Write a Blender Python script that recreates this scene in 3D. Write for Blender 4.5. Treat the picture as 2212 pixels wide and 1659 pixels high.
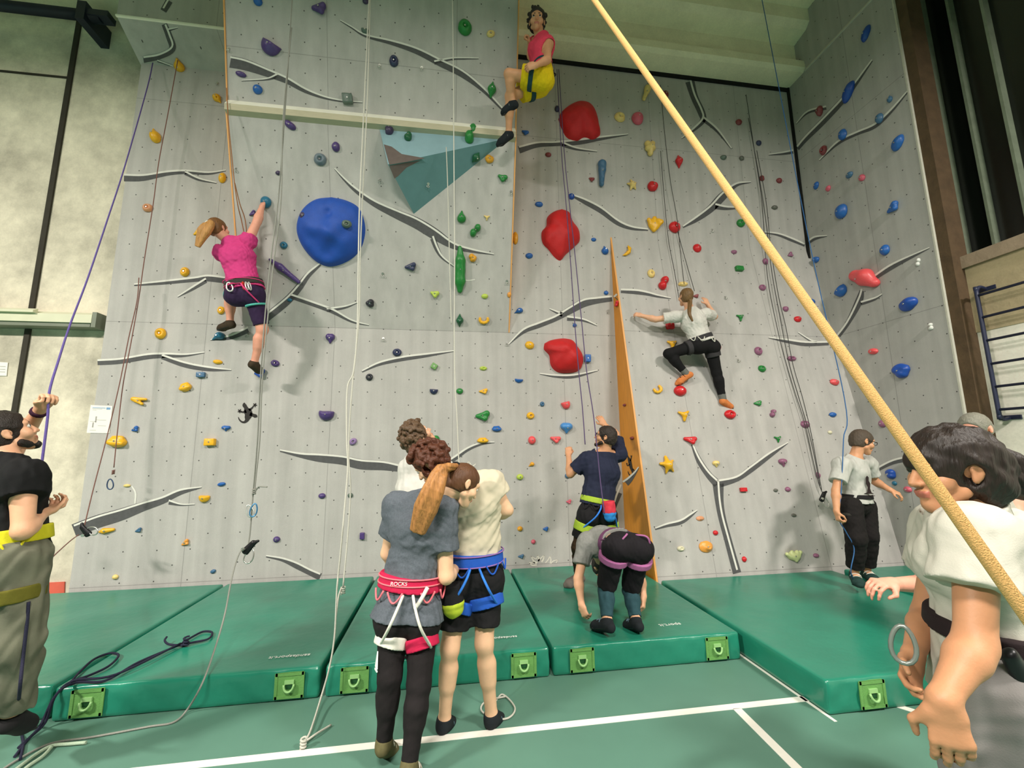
# Indoor climbing gym: grey plywood climbing wall with an overhang, crash mats, ropes and climbers.
# Metres; X runs right along the wall, Y runs into the wall, Z is up.  The eye stands at (0, 0, 1.65).
import bpy, bmesh, math, random
import numpy as np
from mathutils import Vector, Matrix

SC = bpy.context.scene
COL = SC.collection
for _o in list(bpy.data.objects):
    bpy.data.objects.remove(_o, do_unlink=True)

# ------------------------------------------------------------------ camera
IMG_W, IMG_H = 2212.0, 1659.0
FOCAL = 921.78                      # focal length in pixels of the 2212 px wide frame
YAW, PITCH, ROLL = math.radians(8.498), math.radians(8.754), math.radians(-0.686)
EYE = Vector((0.0, 0.0, 1.65))
_f = Vector((math.sin(YAW) * math.cos(PITCH), math.cos(YAW) * math.cos(PITCH), math.sin(PITCH)))
_r = Vector((math.cos(YAW), -math.sin(YAW), 0.0))
_u = _r.cross(_f)
RIGHT = _r * math.cos(ROLL) + _u * math.sin(ROLL)
UPV = _u * math.cos(ROLL) - _r * math.sin(ROLL)
FWD = _f
cam_data = bpy.data.cameras.new('camera')
cam = bpy.data.objects.new('camera', cam_data)
COL.objects.link(cam)
_m = Matrix((RIGHT, UPV, -FWD)).transposed().to_4x4()
_m.translation = EYE
cam.matrix_world = _m
cam_data.sensor_fit = 'HORIZONTAL'
cam_data.sensor_width = 36.0
cam_data.lens = 36.0 * FOCAL / IMG_W
cam_data.clip_start = 0.05
cam_data.clip_end = 100
SC.camera = cam

# ------------------------------------------------------------------ world, lamps, exposure
world = bpy.data.worlds.new('hall_air')
SC.world = world
world.use_nodes = True
world.node_tree.nodes['Background'].inputs[0].default_value = (1.0, 0.985, 0.90, 1)
world.node_tree.nodes['Background'].inputs[1].default_value = 0.055


def area_lamp(name, loc, target, size, power, colour):
    ld = bpy.data.lights.new(name, 'AREA')
    ld.shape = 'RECTANGLE'
    ld.size, ld.size_y = size
    ld.energy = power
    ld.color = colour
    o = bpy.data.objects.new(name, ld)
    COL.objects.link(o)
    o.location = loc
    o.rotation_euler = (Vector(target) - Vector(loc)).to_track_quat('-Z', 'Y').to_euler()
    return o


area_lamp('hall_lamp_west', (-7.5, -1.6, 6.6), (-7.4, -1.4, 0.0), (1.2, 0.5), 1450, (1.0, 0.94, 0.86))
area_lamp('hall_lamp_east', (4.9, -1.8, 6.6), (4.8, -1.6, 0.0), (1.2, 0.5), 720, (1.0, 0.94, 0.86))
area_lamp('hall_lamp_middle', (-1.0, -2.6, 6.8), (-1.0, -2.4, 0.0), (1.6, 1.0), 700, (1.0, 0.945, 0.87))

SC.view_settings.view_transform = 'Standard'
SC.view_settings.look = 'None'
SC.view_settings.gamma = 1.0
SC.view_settings.use_curve_mapping = False
SC.view_settings.exposure = 0.0

# ------------------------------------------------------------------ sight lines: a photo point on a real surface


def sight(px, py):
    return FWD * FOCAL + RIGHT * (px - IMG_W / 2) - UPV * (py - IMG_H / 2)


def at_y(px, py, y):
    d = sight(px, py)
    return EYE + d * ((y - EYE.y) / d.y)


def at_z(px, py, z):
    d = sight(px, py)
    return EYE + d * ((z - EYE.z) / d.z)


def at_x(px, py, x):
    d = sight(px, py)
    return EYE + d * ((x - EYE.x) / d.x)


def to_px(p):
    d = Vector(p) - EYE
    z = d.dot(FWD)
    return (IMG_W / 2 + FOCAL * d.dot(RIGHT) / z, IMG_H / 2 - FOCAL * d.dot(UPV) / z)


# ------------------------------------------------------------------ materials


def lin(c):
    """sRGB 0-255 triple to linear"""
    out = []
    for v in c:
        v = v / 255.0
        out.append(v / 12.92 if v <= 0.04045 else ((v + 0.055) / 1.055) ** 2.4)
    return tuple(out) + (1.0,)


MATS = {}


def mat(name, col, rough=0.6, metal=0.0, var=0.12, scale=18.0, bump=0.0, bscale=60.0, spec=0.4, stretch=None, sheen=0.0, sss=0.0):
    """plain material with procedural colour variation and bump; col is an sRGB triple"""
    if name in MATS:
        return MATS[name]
    m = bpy.data.materials.new(name)
    m.use_nodes = True
    nt = m.node_tree
    N, L = nt.nodes, nt.links
    b = N['Principled BSDF']
    b.inputs['Roughness'].default_value = rough
    b.inputs['Metallic'].default_value = metal
    b.inputs['Specular IOR Level'].default_value = spec
    if sheen:
        b.inputs['Sheen Weight'].default_value = sheen
    if sss:
        b.inputs['Subsurface Weight'].default_value = sss
        b.inputs['Subsurface Radius'].default_value = (0.012, 0.004, 0.002)
    tc = N.new('ShaderNodeTexCoord')
    mp = N.new('ShaderNodeMapping')
    if stretch:
        mp.inputs['Scale'].default_value = stretch
    L.new(tc.outputs['Object'], mp.inputs['Vector'])
    nz = N.new('ShaderNodeTexNoise')
    nz.inputs['Scale'].default_value = scale
    nz.inputs['Detail'].default_value = 4
    L.new(mp.outputs['Vector'], nz.inputs['Vector'])
    mx = N.new('ShaderNodeMix')
    mx.data_type = 'RGBA'
    c = lin(col)
    mx.inputs['A'].default_value = tuple(v * (1 - var) for v in c[:3]) + (1,)
    mx.inputs['B'].default_value = tuple(min(1, v * (1 + var)) for v in c[:3]) + (1,)
    L.new(nz.outputs['Fac'], mx.inputs['Factor'])
    L.new(mx.outputs['Result'], b.inputs['Base Color'])
    if bump:
        n2 = N.new('ShaderNodeTexNoise')
        n2.inputs['Scale'].default_value = bscale
        n2.inputs['Detail'].default_value = 3
        L.new(mp.outputs['Vector'], n2.inputs['Vector'])
        bp = N.new('ShaderNodeBump')
        bp.inputs['Strength'].default_value = bump
        bp.inputs['Distance'].default_value = 0.01
        L.new(n2.outputs['Fac'], bp.inputs['Height'])
        L.new(bp.outputs['Normal'], b.inputs['Normal'])
    MATS[name] = m
    return m


def math_node(nt, op, a, b=None):
    n = nt.nodes.new('ShaderNodeMath')
    n.operation = op
    for i, v in enumerate((a, b)):
        if v is None:
            continue
        if isinstance(v, (int, float)):
            n.inputs[i].default_value = v
        else:
            nt.links.new(v, n.inputs[i])
    return n.outputs[0]


def wall_paint(name, col, across='X', seams=True):
    """matt grey wall paint on plywood: bolt holes on a staggered grid, panel seams, chalk and rope scuffs, painted-in rope shadows"""
    m = bpy.data.materials.new(name)
    m.use_nodes = True
    nt = m.node_tree
    N, L = nt.nodes, nt.links
    b = N['Principled BSDF']
    b.inputs['Roughness'].default_value = 0.75
    b.inputs['Specular IOR Level'].default_value = 0.25
    tc = N.new('ShaderNodeTexCoord')
    sp = N.new('ShaderNodeSeparateXYZ')
    L.new(tc.outputs['Object'], sp.inputs[0])
    u, v = sp.outputs[across], sp.outputs['Z']
    # staggered bolt holes
    row = math_node(nt, 'FLOOR', math_node(nt, 'DIVIDE', v, 0.165))
    off = math_node(nt, 'MULTIPLY', math_node(nt, 'MODULO', math_node(nt, 'ABSOLUTE', row), 2.0), 0.17)
    du = math_node(nt, 'SUBTRACT', math_node(nt, 'PINGPONG', math_node(nt, 'ADD', math_node(nt, 'ADD', u, off), 40.8), 0.17), 0.0)
    dv = math_node(nt, 'SUBTRACT', math_node(nt, 'FRACT', math_node(nt, 'DIVIDE', v, 0.165)), 0.5)
    dv = math_node(nt, 'MULTIPLY', dv, 0.165)
    dist = math_node(nt, 'SQRT', math_node(nt, 'ADD', math_node(nt, 'MULTIPLY', du, du), math_node(nt, 'MULTIPLY', dv, dv)))
    hole = math_node(nt, 'LESS_THAN', dist, 0.0075)
    # scuffs, grain, and vertical streaks of dirt and painted-in rope shadow
    nz = N.new('ShaderNodeTexNoise')
    nz.inputs['Scale'].default_value = 2.3
    nz.inputs['Detail'].default_value = 8
    nz.inputs['Roughness'].default_value = 0.65
    L.new(tc.outputs['Object'], nz.inputs['Vector'])
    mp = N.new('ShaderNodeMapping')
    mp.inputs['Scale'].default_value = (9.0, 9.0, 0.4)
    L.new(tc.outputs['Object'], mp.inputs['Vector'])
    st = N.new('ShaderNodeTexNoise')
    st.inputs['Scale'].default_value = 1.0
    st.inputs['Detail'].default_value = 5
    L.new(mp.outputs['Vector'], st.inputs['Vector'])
    fine = N.new('ShaderNodeTexNoise')
    fine.inputs['Scale'].default_value = 160
    fine.inputs['Detail'].default_value = 2
    L.new(tc.outputs['Object'], fine.inputs['Vector'])
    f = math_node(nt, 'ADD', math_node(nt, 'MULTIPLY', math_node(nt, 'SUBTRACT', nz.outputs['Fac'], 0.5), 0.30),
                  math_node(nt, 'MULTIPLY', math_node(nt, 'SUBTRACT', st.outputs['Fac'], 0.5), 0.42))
    f = math_node(nt, 'ADD', f, math_node(nt, 'MULTIPLY', math_node(nt, 'SUBTRACT', fine.outputs['Fac'], 0.5), 0.16))
    f = math_node(nt, 'ADD', f, 1.0)
    if seams:
        s1 = math_node(nt, 'LESS_THAN', math_node(nt, 'PINGPONG', math_node(nt, 'ADD', u, 40.45), 0.75), 0.004)
        s2 = math_node(nt, 'LESS_THAN', math_node(nt, 'PINGPONG', math_node(nt, 'ADD', v, 30 - 3.22), 1.5), 0.004)
        s = math_node(nt, 'MAXIMUM', s1, s2)
        f = math_node(nt, 'MULTIPLY', f, math_node(nt, 'SUBTRACT', 1.0, math_node(nt, 'MULTIPLY', s, 0.3)))
    f = math_node(nt, 'MULTIPLY', f, math_node(nt, 'SUBTRACT', 1.0, math_node(nt, 'MULTIPLY', hole, 0.8)))
    cx = N.new('ShaderNodeCombineXYZ')
    for i in range(3):
        L.new(math_node(nt, 'MULTIPLY', f, lin(col)[i]), cx.inputs[i])
    L.new(cx.outputs[0], b.inputs['Base Color'])
    bp = N.new('ShaderNodeBump')
    bp.inputs['Strength'].default_value = 0.25
    bp.inputs['Distance'].default_value = 0.004
    L.new(fine.outputs['Fac'], bp.inputs['Height'])
    L.new(bp.outputs['Normal'], b.inputs['Normal'])
    MATS[name] = m
    return m


def concrete(name, col, patches=0.45):
    m = bpy.data.materials.new(name)
    m.use_nodes = True
    nt = m.node_tree
    N, L = nt.nodes, nt.links
    b = N['Principled BSDF']
    b.inputs['Roughness'].default_value = 0.85
    b.inputs['Specular IOR Level'].default_value = 0.2
    tc = N.new('ShaderNodeTexCoord')
    vals = []
    for sc, dt, lo, hi in ((0.9, 9, 0.35, 0.68), (6.0, 8, 0.3, 0.75), (45.0, 3, 0.2, 0.8)):
        nz = N.new('ShaderNodeTexNoise')
        nz.inputs['Scale'].default_value = sc
        nz.inputs['Detail'].default_value = dt
        nz.inputs['Roughness'].default_value = 0.62
        L.new(tc.outputs['Object'], nz.inputs['Vector'])
        mr = N.new('ShaderNodeMapRange')
        mr.inputs['From Min'].default_value = lo
        mr.inputs['From Max'].default_value = hi
        L.new(nz.outputs['Fac'], mr.inputs['Value'])
        vals.append(mr.outputs[0])
    f = math_node(nt, 'ADD', math_node(nt, 'MULTIPLY', vals[0], patches), math_node(nt, 'MULTIPLY', vals[1], patches * 0.55))
    f = math_node(nt, 'ADD', f, math_node(nt, 'MULTIPLY', vals[2], 0.15))
    f = math_node(nt, 'ADD', f, 1.0 - patches * 0.82)
    cx = N.new('ShaderNodeCombineXYZ')
    for i in range(3):
        L.new(math_node(nt, 'MULTIPLY', f, lin(col)[i]), cx.inputs[i])
    L.new(cx.outputs[0], b.inputs['Base Color'])
    bp = N.new('ShaderNodeBump')
    bp.inputs['Strength'].default_value = 0.4
    bp.inputs['Distance'].default_value = 0.01
    L.new(vals[1], bp.inputs['Height'])
    L.new(bp.outputs['Normal'], b.inputs['Normal'])
    MATS[name] = m
    return m


# ------------------------------------------------------------------ objects and meshes


def link(name, me, parent=None, m=None, smooth=False):
    o = bpy.data.objects.new(name, me)
    COL.objects.link(o)
    if parent is not None:
        o.parent = parent
        o.matrix_parent_inverse = parent.matrix_world.inverted() if False else Matrix.Translation(-parent.location)
    if m is not None:
        for mm in (m if isinstance(m, (list, tuple)) else [m]):
            me.materials.append(mm)
    if smooth:
        me.polygons.foreach_set('use_smooth', [True] * len(me.polygons))
    return o


def mesh_from(verts, faces, mats=None):
    me = bpy.data.meshes.new('mesh')
    me.from_pydata([tuple(v) for v in verts], [], [tuple(f) for f in faces])
    if mats is not None:
        me.polygons.foreach_set('material_index', mats)
    me.update()
    return me


def bm_done(bm):
    bmesh.ops.recalc_face_normals(bm, faces=bm.faces[:])
    me = bpy.data.meshes.new('mesh')
    bm.to_mesh(me)
    bm.free()
    return me


def add_box(bm, lo, hi, mi=0, mtx=None):
    vs = []
    for x in (lo[0], hi[0]):
        for y in (lo[1], hi[1]):
            for z in (lo[2], hi[2]):
                p = Vector((x, y, z))
                if mtx is not None:
                    p = mtx @ p
                vs.append(bm.verts.new(p))
    for a in ((0, 1, 3, 2), (4, 6, 7, 5), (0, 4, 5, 1), (2, 3, 7, 6), (0, 2, 6, 4), (1, 5, 7, 3)):
        f = bm.faces.new([vs[i] for i in a])
        f.material_index = mi
    return vs


def add_prism(bm, pts, offset, mi=0):
    """solid between polygon pts and the same polygon moved by offset"""
    a = [bm.verts.new(Vector(p)) for p in pts]
    b = [bm.verts.new(Vector(p) + Vector(offset)) for p in pts]
    n = len(pts)
    fs = [bm.faces.new(a), bm.faces.new(b[::-1])]
    for i in range(n):
        fs.append(bm.faces.new((a[i], b[i], b[(i + 1) % n], a[(i + 1) % n])))
    for f in fs:
        f.material_index = mi


def smooth_path(pts, sub=6):
    """Catmull-Rom through pts (any dimension)"""
    P = [np.array(p, float) for p in pts]
    if len(P) < 3:
        return [P[0] + (P[1] - P[0]) * t for t in np.linspace(0, 1, sub + 1)]
    out = []
    for i in range(len(P) - 1):
        p0 = P[i - 1] if i > 0 else 2 * P[0] - P[1]
        p1, p2 = P[i], P[i + 1]
        p3 = P[i + 2] if i + 2 < len(P) else 2 * P[-1] - P[-2]
        for k in range(sub):
            t = k / sub
            out.append(0.5 * (2 * p1 + (p2 - p0) * t + (2 * p0 - 5 * p1 + 4 * p2 - p3) * t * t + (3 * p1 - p0 - 3 * p2 + p3) * t ** 3))
    out.append(P[-1])
    return out


def add_tube(bm, path, r, sides=8, mi=0, closed=False):
    """round tube along a list of 3-D points; r is a number or a list"""
    P = [Vector(p) for p in path]
    n = len(P)
    rings = []
    prev = None
    for i, p in enumerate(P):
        if closed:
            t = P[(i + 1) % n] - P[i - 1]
        else:
            t = P[min(i + 1, n - 1)] - P[max(i - 1, 0)]
        if t.length < 1e-9:
            t = Vector((0, 0, 1))
        t.normalize()
        if prev is None:
            a = t.orthogonal().normalized()
        else:
            a = (prev - t * prev.dot(t))
            a = a.normalized() if a.length > 1e-6 else t.orthogonal().normalized()
        prev = a
        bb = t.cross(a)
        rr = r[i] if isinstance(r, (list, tuple)) else r
        rings.append([bm.verts.new(p + (a * math.cos(2 * math.pi * k / sides) + bb * math.sin(2 * math.pi * k / sides)) * rr) for k in range(sides)])
    m_ = n if closed else n - 1
    for i in range(m_):
        A, B = rings[i], rings[(i + 1) % n]
        for k in range(sides):
            f = bm.faces.new((A[k], A[(k + 1) % sides], B[(k + 1) % sides], B[k]))
            f.material_index = mi
            f.smooth = True
    if not closed:
        for ring in (rings[0][::-1], rings[-1]):
            f = bm.faces.new(ring)
            f.material_index = mi


def tube_obj(name, path, r, m, parent=None, sides=8, closed=False):
    bm = bmesh.new()
    add_tube(bm, path, r, sides, 0, closed)
    return link(name, bm_done(bm), parent, m)


def tag(o, label=None, cat=None, group=None, kind=None):
    if label:
        o['label'] = label
    if cat:
        o['category'] = cat
    if group:
        o['group'] = group
    if kind:
        o['kind'] = kind
    return o


def thing(name, label, cat, loc, group=None):
    o = bpy.data.objects.new(name, None)
    o.empty_display_size = 0.05
    COL.objects.link(o)
    o.location = loc
    return tag(o, label, cat, group)


# ------------------------------------------------------------------ solid shapes from distance fields


class Field:
    """a distance field on a regular grid; shapes are blended into it and the surface is then extracted"""

    def __init__(self, lo, hi, vox):
        self.lo = np.array(lo, float)
        self.vox = float(vox)
        self.n = np.maximum(4, np.ceil((np.array(hi, float) - self.lo) / vox).astype(int) + 1)
        self.D = np.full(self.n, 0.3, np.float32)

    def _slices(self, lo, hi):
        a = np.clip(np.floor((np.array(lo) - self.lo) / self.vox).astype(int), 0, self.n)
        b = np.clip(np.ceil((np.array(hi) - self.lo) / self.vox).astype(int) + 1, 0, self.n)
        if np.any(b <= a):
            return None, None
        ax = [(self.lo[i] + self.vox * np.arange(a[i], b[i])).astype(np.float32) for i in range(3)]
        X = (ax[0][:, None, None], ax[1][None, :, None], ax[2][None, None, :])
        return tuple(slice(a[i], b[i]) for i in range(3)), X

    def add(self, p, k=0.02, sub=False):
        pad = k + 3 * self.vox
        lo, hi = p.box()
        sl, X = self._slices(lo - pad, hi + pad)
        if sl is None:
            return
        d = p.dist(X)
        A = self.D[sl]
        if sub:
            d = -d
            h = np.maximum(k - np.abs(A - d), 0) / max(k, 1e-6)
            self.D[sl] = np.maximum(A, d) + h * h * k * 0.25
        else:
            h = np.maximum(k - np.abs(A - d), 0) / max(k, 1e-6)
            self.D[sl] = np.minimum(A, d) - h * h * k * 0.25

    def cut(self, pt, nrm, R=None):
        """remove everything on the side nrm points to, within R of pt"""
        pt = np.array(pt, float)
        nrm = np.array(nrm, float)
        nrm /= np.linalg.norm(nrm)
        if R is None:
            R = 10.0
        sl, X = self._slices(pt - R, pt + R)
        if sl is None:
            return
        q = [X[i] - np.float32(pt[i]) for i in range(3)]
        d = q[0] * nrm[0] + q[1] * nrm[1] + q[2] * nrm[2]
        inside = (q[0] ** 2 + q[1] ** 2 + q[2] ** 2) < R * R
        self.D[sl] = np.where(inside, np.maximum(self.D[sl], d), self.D[sl])

    def wrinkle(self, amp, freq, seed=0, stretch=(1, 1, 1)):
        rng = np.random.RandomState(seed)
        sl, X = self._slices(self.lo - 1, self.lo + self.n * self.vox + 1)
        near = np.abs(self.D) < 0.06
        W = np.zeros(self.n, np.float32)
        for i in range(4):
            v = rng.normal(size=3) * freq * (0.6 + 0.5 * i) * np.array(stretch)
            w = rng.normal(size=3) * freq * 0.45
            warp = np.sin(X[0] * w[0] + X[1] * w[1] + X[2] * w[2] + rng.uniform(0, 6))
            W += np.sin(X[0] * v[0] + X[1] * v[1] + X[2] * v[2] + 1.7 * warp + rng.uniform(0, 6)) / (1 + 0.5 * i)
        self.D = np.where(near, self.D + amp * W * 0.5, self.D)

    def mesh(self, smooth=1):
        D, n = self.D, self.n
        D[0], D[-1], D[:, 0], D[:, -1], D[:, :, 0], D[:, :, -1] = (0.3,) * 6
        S = D < 0
        c = np.zeros(n - 1, np.int8)
        for i in (0, 1):
            for j in (0, 1):
                for k in (0, 1):
                    c += S[i:n[0] - 1 + i, j:n[1] - 1 + j, k:n[2] - 1 + k]
        act = (c > 0) & (c < 8)
        I = np.argwhere(act)
        if len(I) == 0:
            return np.zeros((0, 3)), np.zeros((0, 4), int)
        idx = np.full(n - 1, -1, np.int64)
        idx[act] = np.arange(len(I))
        pos = np.zeros((len(I), 3))
        cnt = np.zeros(len(I))
        offs = [(i, j, k) for i in (0, 1) for j in (0, 1) for k in (0, 1)]
        for a in offs:
            for ax in range(3):
                if a[ax]:
                    continue
                b = list(a)
                b[ax] = 1
                d0 = D[I[:, 0] + a[0], I[:, 1] + a[1], I[:, 2] + a[2]]
                d1 = D[I[:, 0] + b[0], I[:, 1] + b[1], I[:, 2] + b[2]]
                m = (d0 < 0) != (d1 < 0)
                t = np.where(m, d0 / np.where(m, d0 - d1, 1), 0)
                base = np.array(a, float)[None, :].repeat(len(I), 0)
                base[:, ax] += t
                pos += base * m[:, None]
                cnt += m
        V = self.lo + (I + pos / cnt[:, None]) * self.vox
        Q = []
        for ax in range(3):
            o1, o2 = [(1, 2), (2, 0), (0, 1)][ax]
            s0 = [slice(1, None)] * 3
            s1 = [slice(1, None)] * 3
            s0[ax] = slice(0, n[ax] - 1)
            s1[ax] = slice(1, n[ax])
            lim1 = [slice(1, n[i] - 1) for i in range(3)]
            A = S.copy()
            e0 = [lim1[0], lim1[1], lim1[2]]
            e1 = [lim1[0], lim1[1], lim1[2]]
            e0[ax] = slice(0, n[ax] - 1)
            e1[ax] = slice(1, n[ax])
            d = A[tuple(e1)].astype(np.int8) - A[tuple(e0)].astype(np.int8)
            E = np.argwhere(d != 0)
            sg = d[d != 0]
            st = np.ones(3, int)
            st[ax] = 0
            E = E + st
            v1 = np.zeros(3, int)
            v1[o1] = 1
            v2 = np.zeros(3, int)
            v2[o2] = 1

            def g(e):
                return idx[e[:, 0], e[:, 1], e[:, 2]]
            q = np.stack([g(E - v1 - v2), g(E - v2), g(E), g(E - v1)], 1)
            q[sg > 0] = q[sg > 0][:, ::-1]
            Q.append(q)
        Q = np.concatenate(Q)
        Q = Q[(Q >= 0).all(1)]
        for _ in range(smooth):
            acc = np.zeros_like(V)
            ct = np.zeros(len(V))
            for i in range(4):
                a, b = Q[:, i], Q[:, (i + 1) % 4]
                for ax in range(3):
                    acc[:, ax] += np.bincount(a, V[b, ax], len(V)) + np.bincount(b, V[a, ax], len(V))
                ct += np.bincount(a, minlength=len(V)) + np.bincount(b, minlength=len(V))
            V = 0.5 * V + 0.5 * acc / np.maximum(ct, 1)[:, None]
        return V, Q


def quads_mesh(V, Q, smooth=True):
    me = bpy.data.meshes.new('mesh')
    me.vertices.add(len(V))
    me.vertices.foreach_set('co', np.asarray(V, np.float32).ravel())
    me.loops.add(len(Q) * 4)
    me.loops.foreach_set('vertex_index', np.asarray(Q, np.int32).ravel())
    me.polygons.add(len(Q))
    me.polygons.foreach_set('loop_start', np.arange(0, len(Q) * 4, 4, dtype=np.int32))
    me.polygons.foreach_set('loop_total', np.full(len(Q), 4, np.int32))
    me.update(calc_edges=True)
    me.validate()
    if smooth:
        me.polygons.foreach_set('use_smooth', np.ones(len(me.polygons), bool))
    return me


class Limb:
    """tapered rounded bar from a to b; (wa, da), (wb, db) half width along side and half depth at each end"""

    def __init__(self, a, b, ra, rb=None, da=None, db=None, side=None, grow=0.0):
        self.a = np.array(a, float)
        self.b = np.array(b, float)
        rb = ra if rb is None else rb
        self.wa, self.wb = ra + grow, rb + grow
        self.da = (ra if da is None else da) + grow
        self.db = (rb if db is None else db) + grow
        self.round = da is None and db is None
        ba = self.b - self.a
        L = np.linalg.norm(ba)
        self.u = ba / L if L > 1e-9 else np.array((0, 0, 1.0))
        self.L = L
        s = np.array(side if side is not None else (1, 0, 0), float)
        s = s - self.u * s.dot(self.u)
        if np.linalg.norm(s) < 1e-6:
            s = np.cross(self.u, (0.3, 0.5, 0.8))
        self.s = s / np.linalg.norm(s)

    def box(self):
        r = max(self.wa, self.wb, self.da, self.db)
        return np.minimum(self.a, self.b) - r, np.maximum(self.a, self.b) + r

    def dist(self, X):
        q = [X[i] - np.float32(self.a[i]) for i in range(3)]
        h = q[0] * self.u[0] + q[1] * self.u[1] + q[2] * self.u[2]
        t = np.clip(h / self.L, 0, 1) if self.L > 1e-9 else np.zeros_like(h)
        e = h - t * self.L
        rr = q[0] ** 2 + q[1] ** 2 + q[2] ** 2 - h * h
        if self.round:
            return np.sqrt(np.maximum(rr, 0) + e * e) - (self.wa + (self.wb - self.wa) * t)
        qs = q[0] * self.s[0] + q[1] * self.s[1] + q[2] * self.s[2]
        qd2 = np.maximum(rr - qs * qs, 0)
        w = self.wa + (self.wb - self.wa) * t
        d = self.da + (self.db - self.da) * t
        m = np.minimum(w, d)
        k = np.sqrt((qs / w) ** 2 + qd2 / (d * d) + (e / m) ** 2)
        return (k - 1) * m * np.where(k > 1, 1.0, 1.0)


class Ball:
    """ellipsoid with axes given by the columns of R"""

    def __init__(self, c, r, R=None, grow=0.0):
        self.c = np.array(c, float)
        r = np.array((r, r, r) if np.isscalar(r) else r, float) + grow
        self.r = r
        self.R = np.eye(3) if R is None else np.array(R, float)

    def box(self):
        m = self.r.max()
        return self.c - m, self.c + m

    def dist(self, X):
        q = [X[i] - np.float32(self.c[i]) for i in range(3)]
        k = 0
        g = 0
        for i in range(3):
            v = q[0] * self.R[0, i] + q[1] * self.R[1, i] + q[2] * self.R[2, i]
            k = k + (v / self.r[i]) ** 2
            g = g + (v / self.r[i] ** 2) ** 2
        k = np.sqrt(k)
        g = np.sqrt(g)
        return np.where(g > 1e-9, k * (k - 1) / np.maximum(g, 1e-9), -self.r.min())


class Block:
    """box with rounded edges"""

    def __init__(self, c, h, R=None, rad=0.01):
        self.c = np.array(c, float)
        self.h = np.array(h, float) - rad
        self.R = np.eye(3) if R is None else np.array(R, float)
        self.rad = rad

    def box(self):
        m = np.linalg.norm(self.h) + self.rad
        return self.c - m, self.c + m

    def dist(self, X):
        q = [X[i] - np.float32(self.c[i]) for i in range(3)]
        o = 0
        ins = None
        for i in range(3):
            v = np.abs(q[0] * self.R[0, i] + q[1] * self.R[1, i] + q[2] * self.R[2, i]) - self.h[i]
            o = o + np.maximum(v, 0) ** 2
            ins = v if ins is None else np.maximum(ins, v)
        return np.sqrt(o) + np.minimum(ins, 0) - self.rad


# ------------------------------------------------------------------ the hall: floor, concrete, ceiling
YW = 5.56          # face of the main climbing wall
XL, XR = -4.05, 5.56   # its left end and the corner with the right-hand wall
Z_CREASE = 3.22    # where the overhang starts
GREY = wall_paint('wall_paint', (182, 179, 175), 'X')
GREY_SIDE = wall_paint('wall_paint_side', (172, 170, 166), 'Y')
CONC = concrete('old_concrete', (214, 206, 186), 0.58)
CONC_PALE = concrete('pale_concrete', (246, 240, 226), 0.16)
CONC_BEAM = concrete('beam_concrete', (232, 226, 196), 0.2)


def struct(name, me, m, parent=None):
    o = link(name, me, parent, m)
    if parent is None:
        o['kind'] = 'structure'
    return o


# floor: green sports flooring with painted court lines
bm = bmesh.new()
add_box(bm, (-12, -6, -0.2), (9, 5.9, 0.0))
FLOOR_M = mat('sports_floor', (90, 130, 114), rough=0.5, var=0.13, scale=2.2, bump=0.08, bscale=300, spec=0.3)
floor = struct('floor', bm_done(bm), FLOOR_M)
LINE_M = mat('court_line_paint', (240, 236, 226), rough=0.5, var=0.05, scale=30)


def strip_on_floor(name, a, b, w):
    a, b = Vector(a), Vector(b)
    d = (b - a).normalized()
    s = Vector((-d.y, d.x, 0)) * (w / 2)
    bm = bmesh.new()
    add_prism(bm, [a - s, b - s, b + s, a + s], (0, 0, 0.002))
    o = link(name, bm_done(bm), floor, LINE_M)
    return o


strip_on_floor('court_line', (-3.6, 2.80, 0), (2.45, 2.79, 0), 0.055)
strip_on_floor('court_line', at_z(1592, 1531, 0), (1.70, 0.6, 0), 0.055)
strip_on_floor('court_line', (2.70, 2.86, 0), (3.6, 1.55, 0), 0.05)
strip_on_floor('court_line', (2.338, 2.55, 0), (2.338, 4.5, 0), 0.02)

# concrete wall of the hall, with its panel joints
bm = bmesh.new()
add_box(bm, (-12, 5.78, 0), (6.2, 6.1, 9.2))
wall_back = struct('wall_back', bm_done(bm), CONC)
JOINT = mat('dark_joint', (58, 54, 46), rough=0.9, var=0.3, scale=9)  # dark colour of the panel joints
bm = bmesh.new()
jx = at_y(110, 420, 5.77).x
jz = at_y(150, 168, 5.77).z
add_box(bm, (jx - 0.028, 5.755, 0.0), (jx + 0.028, 5.79, 9.0))
link('panel_joint', bm_done(bm), wall_back, JOINT)
bm = bmesh.new()
add_box(bm, (-10, 5.765, jz - 0.012), (jx - 0.02, 5.79, jz + 0.012))
link('panel_joint', bm_done(bm), wall_back, JOINT)

# ceiling: precast slab on a flanged beam over the wall
bm = bmesh.new()
prof = [(5.78, 7.56), (5.24, 7.56), (5.19, 7.61), (5.20, 7.74), (5.34, 7.86), (5.34, 8.16), (5.10, 8.2), (5.02, 8.28), (5.02, 8.6), (5.78, 8.6)]
add_prism(bm, [(-12, y, z) for y, z in prof], (17.64, 0, 0))
beam = struct('trim_1', bm_done(bm), CONC_BEAM)
bm = bmesh.new()
add_box(bm, (-12, -6, 8.5), (6.2, 6.1, 8.8))
ceiling = struct('ceiling', bm_done(bm), CONC_BEAM)
bm = bmesh.new()
for y in (3.2, 0.8, -1.6):
    add_prism(bm, [(-12, y + 0.16, 8.55), (-12, y + 0.10, 8.2), (-12, y - 0.10, 8.2), (-12, y - 0.16, 8.55)], (17.64, 0, 0))
link('ceiling_rib', bm_done(bm), ceiling, CONC_BEAM)

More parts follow.
